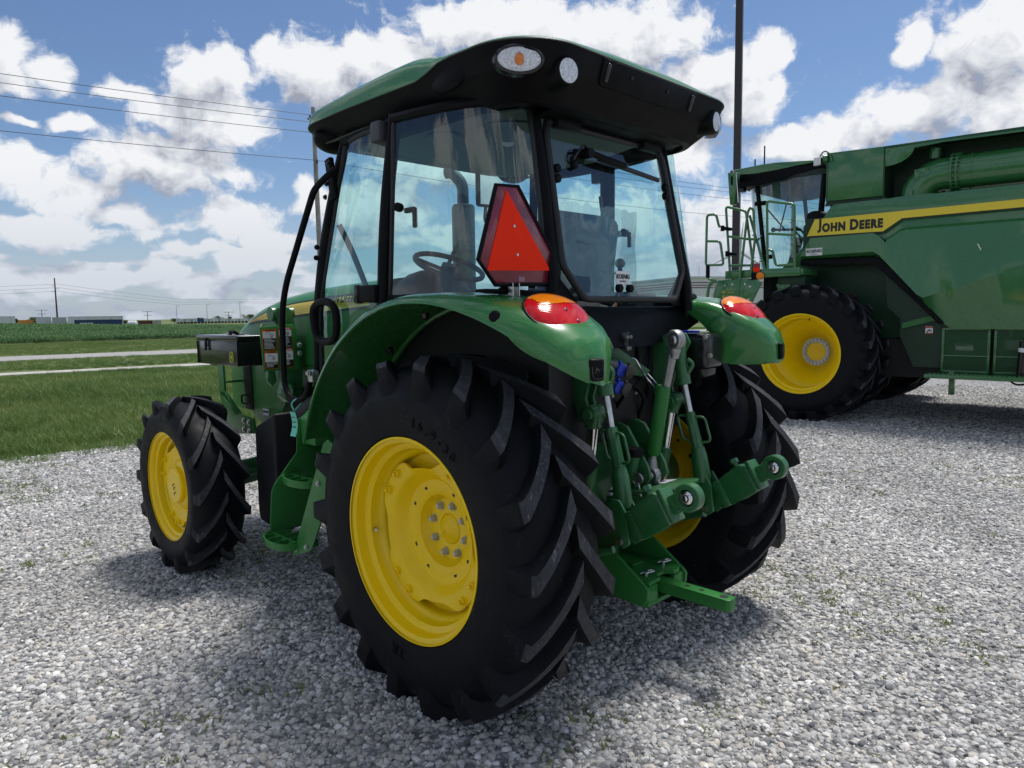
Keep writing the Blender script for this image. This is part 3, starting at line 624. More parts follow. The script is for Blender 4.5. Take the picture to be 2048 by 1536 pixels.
def container(px0, px1, ytop, D, m, label, text=None, textc=None):
    c0 = at((px0 + px1) / 2, 640, D); t = empty('shipping_container', label, 'container', (c0.x, c0.y, ZB)); inv = Matrix.Translation(t.location).inverted()
    f, r = flat_dir((px0 + px1) / 2); p0, p1 = at(px0, ytop, D), at(px1, ytop, D); zt = (p0.z + p1.z) / 2; wd = (p1 - p0).length
    bm = bmn(); n = int(wd / 0.28); prof = []
    for k in range(n):
        x0 = -wd / 2 + wd * k / n; s = wd / n
        prof += [(x0, 0), (x0 + s * .3, 0), (x0 + s * .5, .06), (x0 + s * .8, .06)]
    prof.append((wd / 2, 0)); base = Vector((c0.x, c0.y, 0))
    lo = [bm.verts.new(base + r * x + f * y + V(0, 0, ZB + .1)) for x, y in prof]; hi = [bm.verts.new(base + r * x + f * y + V(0, 0, zt - .08)) for x, y in prof]
    for k in range(len(prof) - 1): bm.faces.new((lo[k], lo[k + 1], hi[k + 1], hi[k]))
    bmesh.ops.transform(bm, matrix=inv, verts=bm.verts[:]); obj('corrugated_side', bm, m, t, ang=20, recalc=False)
    bm = bmn(); add_box(bm, base + f * 1.28 + V(0, 0, (zt + ZB) / 2), (wd - .02, 2.4, zt - ZB - .1), basis(r, f)); bmesh.ops.transform(bm, matrix=inv, verts=bm.verts[:]); obj('container_body', bm, m, t)
    for s in (-1, 1):
        bm = bmn(); add_box(bm, base + r * s * (wd / 2 - .06) - f * .03 + V(0, 0, (zt + ZB) / 2), (.14, .12, zt - ZB), basis(r, f)); bmesh.ops.transform(bm, matrix=inv, verts=bm.verts[:]); obj('corner_post', bm, m, t)
    bm = bmn(); add_box(bm, base - f * .03 + V(0, 0, zt - .05), (wd, .13, .12), basis(r, f)); bmesh.ops.transform(bm, matrix=inv, verts=bm.verts[:]); obj('top_rail', bm, m, t)
    if text: o = text_obj('lettering', text, 1.15, Vector(base + r * (-wd * .25) - f * .08 + V(0, 0, zt - .85)) - t.location, r, (0, 0, 1), textc, t, depth=.03, bold=.03)
    return t
container(149, 245, 639.4, 190, CBLUE, 'dark blue shipping container with white lettering before the long trailer', 'seaco', WHITE)
container(262, 305, 641.2, 190, CBRN, 'rust brown shipping container right of the white round tank')
container(305.5, 322, 640.8, 189, CGRY, 'short pale grey container at the end of the brown one')
t = at(265, 645, 186); bm = bmn(); add_lathe(bm, [(-1.0, 0), (-1.0, .5), (-.8, .75), (.8, .75), (1.0, .5), (1.0, 0)], (0, 0, 0), (cr.x, cr.y, 0), 20)
tk = empty('storage_tank', 'small white round tank beside the brown container', 'tank', (t.x, t.y, ZB)); bmesh.ops.translate(bm, vec=(0, 0, 1.75), verts=bm.verts[:]); obj('tank_shell', bm, TRLW, tk)
for s in (-.5, .5): bm = bmn(); add_box(bm, (s * cr.x, s * cr.y, .55), (.2, .2, 1.1)); obj('leg', bm, TRLG, tk)
# the long row of parked trailers seen end-on
random.seed(5); x = 352.0; k = 0
names = ['white', 'white', 'pale grey', 'white', 'grey', 'white', 'blue', 'blue', 'white', 'grey', 'white', 'white', 'pale grey', 'white', 'white', 'grey', 'white', 'white', 'pale grey', 'white', 'white', 'grey']
ordw = ['first', 'second', 'third', 'fourth', 'fifth', 'sixth', 'seventh', 'eighth', 'ninth', 'tenth', 'eleventh', 'twelfth', 'thirteenth', 'fourteenth', 'fifteenth', 'sixteenth', 'seventeenth', 'eighteenth', 'nineteenth', 'twentieth', 'twenty-first', 'twenty-second']
for nm in names:
    w = random.uniform(6.0, 7.6)
    mm = CBLUE if nm == 'blue' else (TRLG if 'grey' in nm else TRLW)
    p = at(x + w / 2, 640, 430); f, r = flat_dir(x); t = empty('parked_trailer', f'{nm} trailer end, {ordw[k]} from the left in the row below the trees', 'trailer', (p.x, p.y, ZB), 0, 'trailers parked in a row on the horizon')
    bm = bmn(); top = at(x, 637.0 + random.uniform(-.6, .8), 430).z; add_box(bm, (0, 0, (top - ZB) / 2 + .5), (w / 1441.38 * 430 * .86, 2.0, top - ZB - 1.0), basis(r, f)); obj('box_body', bm, mm, t)
    bm = bmn(); add_box(bm, -f * 1.02 + V(0, 0, (top - ZB) / 2 + .5), (.06, .05, top - ZB - 1.1), basis(r, f)); obj('door_gap', bm, VOID, t)
    bm = bmn(); add_box(bm, V(0, 0, .5), (w / 1441.38 * 430 * .7, 1.6, 1.0), basis(r, f)); obj('running_gear', bm, VOID, t)
    x += w; k += 1
# poles
def pole(name, px, pytop, D, r0, r1, m, label, cat='pole', zb=0.0, arms=(), lean=0.0):
    p = at(px, 640, D); t = empty(name, label, cat, (p.x, p.y, zb)); zt = at(px, pytop, D).z - zb
    bm = bmn(); add_tube(bm, [(0, 0, -0.3), (lean * .5, 0, zt * .5), (lean, 0, zt)], [r0, (r0 + r1) / 2, r1], 12); obj('shaft', bm, m, t)
    for (zz, ln, rad, dirv) in arms:
        bm = bmn(); d = Vector(dirv).normalized(); add_box(bm, (lean, 0, zz), (ln, rad, rad), basis(d, (0, 0, 1))); obj('crossarm', bm, m, t)
        for s in (-.46, 0.46):
            bm = bmn(); q = Vector((lean, 0, zz)) + d * ln * s; add_tube(bm, [q, q + V(0, 0, .1), q + V(0, 0, .22)], [.03, .055, .03], 8); obj('insulator', bm, TRLG, t)
    return t, zt
XD = Vector((1, -0.12, 0)).normalized()
WY = lambda x: 42.6 - 0.12 * x
pX = 21.9
p2 = empty('utility_pole', 'tall weathered wooden utility pole rising behind the cab\'s front left corner', 'utility pole', (pX, WY(pX), 0))
bm = bmn(); add_tube(bm, [(0, 0, -.3), (0.03, 0, 6), (-.05, 0, 14.8)], [.19, .165, .125], 14); obj('shaft', bm, WOODP, p2)
bm = bmn(); add_box(bm, (-.05, 0, 13.85), (2.0, .1, .12), basis((1, .9, 0), (0, 0, 1))); obj('crossarm', bm, WOODP, p2)
for (ox, oy, zz) in ((-.6, -.55, 13.92), (.55, .5, 13.92), (0, -.17, 13.0), (0, -.17, 11.3)):
    bm = bmn(); add_tube(bm, [(ox, oy, zz), (ox, oy, zz + .1), (ox, oy, zz + .22)], [.04, .07, .04], 8); obj('insulator', bm, GREYD, p2)
p3 = empty('utility_pole', 'far wooden utility pole showing between the combine handrails', 'utility pole', (77, WY(77), 0))
bm = bmn(); add_tube(bm, [(0, 0, -.3), (0, 0, 14.3)], [.19, .13], 12); obj('shaft', bm, WOODP, p3)
for zz in (13.8, 13.0, 11.3):
    bm = bmn(); add_box(bm, (0, 0, zz), (1.6, .1, .12), basis((1, .9, 0), (0, 0, 1))); obj('crossarm', bm, WOODP, p3)
for k, (dz, off, lab) in enumerate(((13.22, -.75, 'uppermost overhead wire of the four crossing the sky'), (13.16, .7, 'second overhead wire just below the uppermost one'), (12.3, -.17, 'third overhead wire in the middle of the span'), (10.6, -.17, 'lowest overhead wire of the four crossing the sky'))):
    bm = bmn(); pts = []
    for (x0, x1) in ((-36, pX), (pX, 77), (77, 132)):
        for i in range(13):
            s = i / 12; x = x0 + (x1 - x0) * s; pts.append((x, WY(x) + off, dz + .9 - 1.1 * 4 * s * (1 - s) * .55))
        if x1 != 132: pts.pop()
    add_tube(bm, pts, 0.017, 5); tag(obj('overhead_wire', bm, WIREM), lab, 'wire', 'overhead wires along the road')
t, zt = pole('transmission_pole', 115, 556, 262, .28, .17, RUSTP, 'tall brown transmission pole above the white trailers on the left', 'pole', ZB)
arm = at(115, 567, 262).z - ZB
for q, zz in enumerate((571.5, 577.5, 583.5)):
    z_ = at(115, zz, 262).z - ZB; bm = bmn(); s = -1 if q % 2 == 0 else 1; f, r = flat_dir(115); add_box(bm, r * s * .5 + V(0, 0, z_), (1.0, .12, .12), basis(r, f)); obj('insulator_arm', bm, GALV, t)
def small_pole(px, pyt, label, D=300):
    f, r = flat_dir(px); z_ = at(px, pyt, D).z - ZB; t, zt = pole('line_pole', px, pyt, D, .16, .11, WOODP, label, 'pole', ZB, arms=((z_ - .25, 3.4, .14, r), (z_ - 1.6, 2.4, .14, r)))
small_pole(84.5, 619, 'short wooden pole with crossarms left of the tall brown pole')
small_pole(295.5, 622, 'short wooden pole with crossarms behind the brown container')
small_pole(458, 623, 'short wooden pole with crossarms over the trailer row near the bonnet')
def lamp_pole(px, pyt, label, D=320):
    f, r = flat_dir(px); t, zt = pole('yard_lamp', px, pyt, D, .13, .08, GALV, label, 'lamp post', ZB)
    bm = bmn(); add_box(bm, r * .5 + V(0, 0, zt), (1.2, .35, .12), basis(r, f)); obj('lamp_head', bm, GALV, t)
lamp_pole(354, 612, 'thin yard lamp post at the left end of the trailer row')
lamp_pole(415, 609, 'thin yard lamp post over the blue trailers')
lamp_pole(481, 605, 'tallest yard lamp post beside the tractor bonnet')
# wires of the far line
for k, (ya, yb, yc, lab) in enumerate(((572, 568, 600, 'upper thin far wire meeting the brown pole'), (580, 575, 604, 'middle thin far wire meeting the brown pole'), (588, 582, 607, 'lower thin far wire meeting the brown pole'))):
    bm = bmn(); pts = [at(-60, ya + 3, 240), at(30, (ya + yb) / 2 + 2, 250), at(115, yb, 261), at(180, yb + 9, 268), at(260, yb + 19, 278), at(360, (yb + 30 + yc) / 2, 290), at(480, yc - 1, 310), at(600, yc, 330)]
    add_tube(bm, pts, .03, 4); tag(obj('far_wire', bm, WIREM), lab, 'wire', 'thin wires of the far line')
# light pole of the yard
lp = at(1470, 620, 24); t = empty('light_pole', 'dark bronze square light pole rising behind the combine cab', 'light pole', (lp.x, lp.y, 0), radians(20))
bm = bmn(); add_loft(bm, [[V(sx_ * w, sy_ * w, z) for sx_, sy_ in ((-1, -1), (1, -1), (1, 1), (-1, 1))] for z, w in ((0.35, .115), (12.5, .10))], True, True, True); obj('shaft', bm, BRONZ, t, ang=30)
bm = bmn(); add_tube(bm, [(0, 0, -.1), (0, 0, .35)], .32, 20); obj('concrete_base', bm, CONC, t)
for s in (-1, 1): bm = bmn(); add_box(bm, (s * .55, 0, 12.4), (.7, .4, .14), None, .02); obj('lamp_head', bm, BRONZ, t)
# white building with brown stripes
WSID = mat('white_steel_siding', (0.70, 0.71, 0.72), 0.5, var=0.05); SSTR = mat('brown_stripe_paint', (0.20, 0.085, 0.075), 0.5)
b0 = at(1446, 600, 105); t = empty('warehouse', 'white steel building with thin brown stripes behind the combine ladder', 'building', (b0.x, b0.y, 0), radians(-28))
ht = at(1410, 557, 105).z
bm = bmn(); add_box(bm, (11, 8, ht / 2), (34, 16, ht)); obj('wall', bm, WSID, t)
bm = bmn(); add_box(bm, (11, 8, ht + .12), (34.4, 16.4, .25)); obj('roof', bm, WSID, t)
for zz in (ht - .62, ht - .98, ht - 1.3, 2.55, 2.15, 1.75, 0.9):
    bm = bmn(); add_box(bm, (11, 8, zz), (34.06, 16.06, .14)); obj('stripe', bm, SSTR, t)
for k in range(8): bm = bmn(); add_box(bm, (-6 + k * 4.4, -.03, ht / 2), (.1, .12, ht - .1)); obj('siding_post', bm, WSID, t)
for (q, hh) in ((-5.5, 1.0), (-3.2, 1.6)): bm = bmn(); add_tube(bm, [(q, 1, ht), (q, 1, ht + hh)], .04, 6); obj('roof_mast', bm, GALV, t)
# wind turbine
wt = at(1478, 600, 900); t = empty('wind_turbine', 'distant white wind turbine between the combine handrails', 'wind turbine', (wt.x, wt.y, -1)); hz_ = at(1478, 504, 900).z + 1
bm = bmn(); add_tube(bm, [(0, 0, 0), (0, 0, hz_)], [2.2, 1.3], 12); obj('tower', bm, TRLW, t)
f, r = flat_dir(1478); bm = bmn(); add_box(bm, V(0, 0, hz_) - f * 1 - r * 2, (9, 3, 3), basis(r, f), .6); obj('nacelle', bm, TRLW, t)
for k in range(3):
    a = radians(84 + 120 * k); d = r * cos(a) + V(0, 0, 1) * sin(a); u = r * -sin(a) + V(0, 0, 1) * cos(a); o_ = V(0, 0, hz_) - f * 4
    bm = bmn(); add_loft(bm, [[o_ + d * s * 34 + u * c0 * w + f * c1 * w * .3 for c0, c1 in ((-1, 0), (0, 1), (1, 0), (0, -1))] for s, w in ((0, .9), (.12, 1.6), (.5, 1.0), (1, .25))], True, True, True); obj('blade', bm, TRLW, t)
# trees on the horizon
BARK = mat('bark', (0.10, 0.08, 0.06), 0.9, var=0.3)
LEAF = blade_mat('tree_leaves', [(0.05, 0.085, 0.03), (0.08, 0.12, 0.04), (0.12, 0.16, 0.06)])
def tree(px, pyt, D, wpx, label, seed):
    rr = random.Random(seed); p = at(px, 640, D); t = empty('tree', label, 'tree', (p.x, p.y, ZB), 0, 'trees along the horizon'); H = at(px, pyt, D).z - ZB; Rw = wpx / 1441.38 * D / 2
    bm = bmn(); add_tube(bm, [(0, 0, 0), (.1, 0, H * .35), (-.1, .1, H * .75)], [.22, .17, .06], 8)
    for k in range(6):
        a = rr.uniform(0, 6.28); z0 = H * rr.uniform(.3, .6); add_tube(bm, [(0, 0, z0), (Rw * .6 * cos(a), Rw * .6 * sin(a), z0 + H * .25)], [.09, .03], 6)
    obj('trunk', bm, BARK, t)
    vs, fs = [], []; cl = [(rr.gauss(0, Rw * .42), rr.gauss(0, Rw * .42), H * rr.uniform(.45, .92), rr.uniform(.25, .5) * Rw) for _ in range(16)]
    for k in range(1500):
        c = rr.choice(cl); q = Vector((rr.gauss(0, 1), rr.gauss(0, 1), rr.gauss(0, .8))).normalized() * c[3] * rr.random() ** .4 + Vector(c[:3]); q.z = min(q.z, H)
        s = rr.uniform(.10, .22) * max(1, Rw / 3); u = Vector((rr.gauss(0, 1), rr.gauss(0, 1), rr.gauss(0, 1))).normalized(); w = u.cross(Vector((rr.gauss(0, 1), rr.gauss(0, 1), rr.gauss(0, 1)))).normalized(); i0 = len(vs)
        vs += [tuple(q - u * s), tuple(q + w * s * .6), tuple(q + u * s), tuple(q - w * s * .6)]; fs.append((i0, i0 + 1, i0 + 2, i0 + 3))
    me = bpy.data.meshes.new('crown'); me.from_pydata(vs, [], fs); me.materials.append(LEAF); link(bpy.data.objects.new('crown', me), t)
tree(63, 634.5, 330, 18, 'small round tree behind the orange tipping trailer', 1)
tree(31, 636.5, 300, 7, 'tiny tree right beside the leftmost white trailer', 2)
tree(349, 637, 480, 14, 'low tree at the left end of the trailer row', 3)
tree(400, 635.5, 520, 13, 'low tree rising left of the blue trailers\' lamp post', 4)
tree(436, 632, 520, 17, 'middle tree rising above the trailer row', 5)
tree(499, 629, 500, 24, 'largest horizon tree beside the bonnet\'s front edge', 6)
tree(460, 633, 520, 9, 'slim tree behind the short pole over the trailer row', 7)
tree(250, 640, 420, 10, 'small dark tree just right of the blue container', 8)
# ================================================================ the tractor
TR = empty('tractor', 'green tractor with yellow wheels and closed cab seen from behind', 'tractor')
def P(y, z, x): return Vector((x, y, z))
# ---------------------------------------------------------------- wheels
def tyre_bm(cx, cy, cz, R, rb, w, n, lugh, s, deep=.60):
    """agricultural tyre with chevron bars; s = -1 left wheel, +1 right wheel (outer side)"""
    bm = bmn(); H = R - lugh - rb
    half = [(.86, rb + .002), (.95, rb + .008), (1.02, rb + .05 * H), (1.075, rb + .26 * H), (1.10, rb + .45 * H), (1.08, rb + .62 * H), (1.07, rb + .635 * H), (1.05, rb + .66 * H), (.98, rb + .80 * H), (.84, rb + .905 * H), (.55, rb + .975 * H), (.25, rb + .995 * H)]
    prof = [(x * w, r) for x, r in half] + [(0, rb + H)] + [(-x * w, r) for x, r in half[::-1]]
    add_lathe(bm, [(a, r) for a, r in prof], (cx, cy, cz), (1, 0, 0), 120)
    k = .7255 / R
    path = [(1.035, deep, 1.080, rb + deep * H, 0, .050, .042), (1.0, deep + .12, 1.092, rb + (deep + .18) * H, 0, .055, .045), (.96, .80, 1.080, R - .034, -.002, .057, .046), (.90, .86, 1.045, R - .013, -.010, .057, .044), (.80, .91, .90, R - .008, -.045, .055, .041), (.64, .95, .70, R - .004, -.098, .053, .039), (.46, .97, .50, R - .001, -.160, .053, .039), (.26, .985, .28, R, -.230, .055, .041), (.06, .99, .07, R, -.310, .061, .047), (-.05, .99, -.04, R, -.352, .063, .049)]
    for side in (-1, 1):
        for i in range(n):
            a0 = 2 * pi * (i + (0.5 if side > 0 else 0)) / n; rings = []
            for (xb, fb, xt, rt, da, hb, ht) in path:
                a = a0 + da * k; r0 = rb + fb * H - .006; sc_ = R / .7255
                def pt(x, r, aa): return Vector((cx + side * x * w, cy + r * cos(aa), cz + r * sin(aa)))
                lead = .25
                rings.append([pt(xb, r0, a - hb * sc_ / r0 * .9), pt(xt, rt, a - ht * sc_ / rt * (1 - lead) ), pt(xt, rt, a + ht * sc_ / rt * .85), pt(xb, r0, a + hb * sc_ / r0 * 1.1)])
            add_loft(bm, rings, False, True, True, mif=lambda i_, j: 1 if (j == 1 and i_ >= 2) else 0)
    return bm
def rear_wheel(s):
    cx, cz = s * .787, .6895; o = V(cx, 0, cz)
    def X(off): return cx + s * off
    # wheel centre disc, dished, with a wavy edge
    bm = bmn(); seg = 144; prof = [(None, .092), (.262, .090), (.246, .080), (.230, .050), (.214, .036), (.165, .030), (.150, .022), (.138, -.004), (.126, -.017), (.066, -.017), (.0625, -.021), (.059, -.014), (.056, -.012), (.030, .004), (.009, .016), (.006, .022), (.0001, .023)]
    rings = []
    for r, off in prof:
        ring = []
        for j in range(seg):
            th = 2 * pi * j / seg
            if r is None:
                c = cos(4 * (th - radians(38))); rr = .272 + .052 * (0.5 + 0.5 * math.tanh(3.0 * (c + .25)))
                oo = off + .010 * (1 - (0.5 + 0.5 * math.tanh(3.0 * (c + .25))))
            else: rr, oo = r, off
            ring.append(V(X(oo), rr * cos(th), cz + rr * sin(th)))
        rings.append(ring)
    back = [[v - V(s * .010, 0, 0) for v in rings[0]]]
    add_loft(bm, back + rings, True); w_ = obj('rear_wheel', bm, YELL, TR, ang=32)
    bm = tyre_bm(cx, 0, cz, .7255, .405, .201, 18, .040, s); obj('tyre', bm, [RUB, RUBT], w_, ang=34)
    bm = bmn(); pr_ = [(.204, .404), (.203, .413), (.197, .4125), (.193, .398), (.186, .388), (.160, .383), (.146, .379), (.139, .366), (.132, .357), (.098, .353), (.090, .345), (.082, .334), (.066, .328), (.02, .324), (-.10, .324), (-.13, .345), (-.16, .375), (-.19, .39), (-.2, .412), (-.206, .41)]
    add_lathe(bm, [(s * a, r) for a, r in pr_], o, (1, 0, 0), 120); obj('rim', bm, YELL, w_, ang=40)
    bm = bmn(); add_lathe(bm, [(s * .040, .328), (s * .040, .235), (s * .030, .235), (s * .030, .328)], o, (1, 0, 0), 96); obj('rim_flange', bm, YELL, w_, ang=40)
    bm = bmn(); add_lathe(bm, [(s * -.03, .0001), (s * -.03, .14), (s * -.12, .17), (s * -.25, .17)], o, (1, 0, 0), 32); obj('axle_hub', bm, CASTG, w_, ang=40)
    for k in range(4):
        for d in (-9.5, 9.5):
            th = radians(38 + 90 * k + d); p = V(X(.088), .300 * cos(th), cz + .300 * sin(th))
            bm = bmn(); add_tube(bm, [p - V(s * .02, 0, 0), p + V(s * .005, 0, 0)], .021, 16); add_tube(bm, [p, p + V(s * .016, 0, 0), p + V(s * .019, 0, 0)], [.0155, .0155, .012], 6); add_tube(bm, [p, p + V(s * .030, 0, 0)], .008, 10); obj('rim_bolt', bm, YELL, w_)
        th = radians(38 + 90 * k); bm = bmn(); add_box(bm, V(X(.060), .312 * cos(th), cz + .312 * sin(th)), (.04, .03, .12), Matrix.Rotation(th, 3, 'X'), .004); obj('rim_lug', bm, YELL, w_)
    for k in range(8):
        th = radians(15 + 45 * k); p = V(X(-.0165), .1045 * cos(th), cz + .1045 * sin(th))
        bm = bmn(); add_tube(bm, [p, p + V(s * .004, 0, 0)], .0185, 18); add_tube(bm, [p, p + V(s * .016, 0, 0), p + V(s * .020, 0, 0)], [.0148, .0148, .0115], 6); add_tube(bm, [p, p + V(s * .024, 0, 0)], .0085, 10); obj('lug_nut', bm, GREYB, w_)
    for k, th in enumerate((28, 62, 118, 152, 208, 242, 298, 332)):
        t_ = radians(th); p = V(X(.0315), .19 * cos(t_), cz + .19 * sin(t_)); bm = bmn()
        if k % 2: add_box(bm, p, (.004, .014, .018), Matrix.Rotation(t_, 3, 'X'))
        else: add_tube(bm, [p, p + V(s * .002, 0, 0)], .0085, 12)
        obj('disc_hole', bm, VOID, w_)
    t_ = radians(-7); bm = bmn(); p = V(X(.115), .356 * cos(t_), cz + .356 * sin(t_)); d = V(s * .5, -cos(t_), -sin(t_)).normalized(); add_tube(bm, [p, p + d * .012, p + d * .03], [.010, .010, .006], 12); obj('valve_stem', bm, STEEL, w_)
    # moulded lettering and mould line on the outer sidewall
    def side_text(txt, size, rad, a_mid, inward=False):
        b2 = bmn(); sp_ = size * .74; n = len(txt)
        for q, ch in enumerate(txt):
            if ch == ' ': continue
            tb = text_bm(ch, size, .004, .0); a = radians(a_mid) + s * -(q - (n - 1) / 2) * sp_ / rad * (1)
            if s > 0: a = radians(180 - a_mid) + (q - (n - 1) / 2) * sp_ / rad * -1
            r_ = V(0, cos(a), sin(a)); tg = V(0, sin(a), -cos(a)) * (1 if s > 0 else -1)
            off = .2195
            place_bm(tb, V(X(off), 0, cz) + r_ * rad, tg, r_); me = bpy.data.meshes.new('tmp'); tb.to_mesh(me); tb.free(); b2.from_mesh(me); bpy.data.meshes.remove(me)
        return obj('sidewall_lettering', b2, RUB, w_, ang=None, recalc=False)
    side_text('16.9-30', .056, .482, 114); side_text('TR', .06, .47, 278)
    return w_
rear_wheel(-1); rear_wheel(1)
def front_wheel(s):
    cx, cy, cz = s * .939, 2.343, .545
    def X(off): return cx + s * off
    bm = bmn(); seg = 120; prof = [(None, .065), (.225, .065), (.205, .060), (.190, .048), (.165, .045), (.150, .055), (.135, .066), (.112, .070)]
    rings = []
    for r, off in prof:
        ring = []
        for j in range(seg):
            th = 2 * pi * j / seg
            if r is None: rr = .232 + .040 * (0.5 + 0.5 * math.tanh(3 * (cos(4 * (th - radians(20))) + .2)))
            else: rr = r
            ring.append(V(X(off), cy + rr * cos(th), cz + rr * sin(th)))
        rings.append(ring)
    add_loft(bm, [[v - V(s * .010, 0, 0) for v in rings[0]]] + rings, True); w_ = obj('front_wheel', bm, YELL, TR, ang=32)
    bm = tyre_bm(cx, cy, cz, .5475, .330, .143, 14, .035, s); obj('tyre', bm, [RUB, RUBT], w_, ang=34)
    bm = bmn(); pr_ = [(.142, .330), (.141, .338), (.136, .337), (.132, .326), (.126, .318), (.105, .313), (.096, .300), (.060, .294), (.052, .282), (.0, .272), (-.07, .272), (-.10, .30), (-.13, .32), (-.14, .337)]
    add_lathe(bm, [(s * a, r) for a, r in pr_], (cx, cy, cz), (1, 0, 0), 96); obj('rim', bm, YELL, w_, ang=40)
    bm = bmn(); add_lathe(bm, [(s * .0, .112), (s * .092, .112), (s * .100, .104), (s * .1005, .0001)], (cx, cy, cz), (1, 0, 0), 48); hc = obj('hub_cap', bm, YELL, w_, ang=30)
    bm = bmn(); p = V(X(.1015), cy - .01, cz - .02)
    for dz, dy in ((.02, .012), (.0, .0), (-.03, -.004)): add_tube(bm, [p + V(0, dy - .012, dz + .012), p + V(0, dy + .012, dz + .004), p + V(0, dy + .01, dz - .01)], .003, 6)
    obj('casting_mark', bm, BLKD, hc)
    for k in range(4):
        for d in (-12, 12):
            th = radians(20 + 90 * k + d); p = V(X(.065), cy + .246 * cos(th), cz + .246 * sin(th)); bm = bmn(); add_tube(bm, [p, p + V(s * .014, 0, 0), p + V(s * .017, 0, 0)], [.014, .014, .011], 6); add_tube(bm, [p, p + V(s * .028, 0, 0)], .0075, 10); add_tube(bm, [p - V(s * .015, 0, 0), p + V(s * .003, 0, 0)], .019, 14); obj('rim_bolt', bm, YELL, w_)
    return w_
front_wheel(-1); front_wheel(1)
# ---------------------------------------------------------------- rear fenders
def lerp_tab(tab, x):
    if x <= tab[0][0]: return tab[0][1:]
    for a, b in zip(tab, tab[1:]):
        if x <= b[0]:
            t = (x - a[0]) / (b[0] - a[0]); t2 = t * t * (3 - 2 * t) * .35 + t * .65
            return [p + (q - p) * t2 for p, q in zip(a[1:], b[1:])]
    return tab[-1][1:]
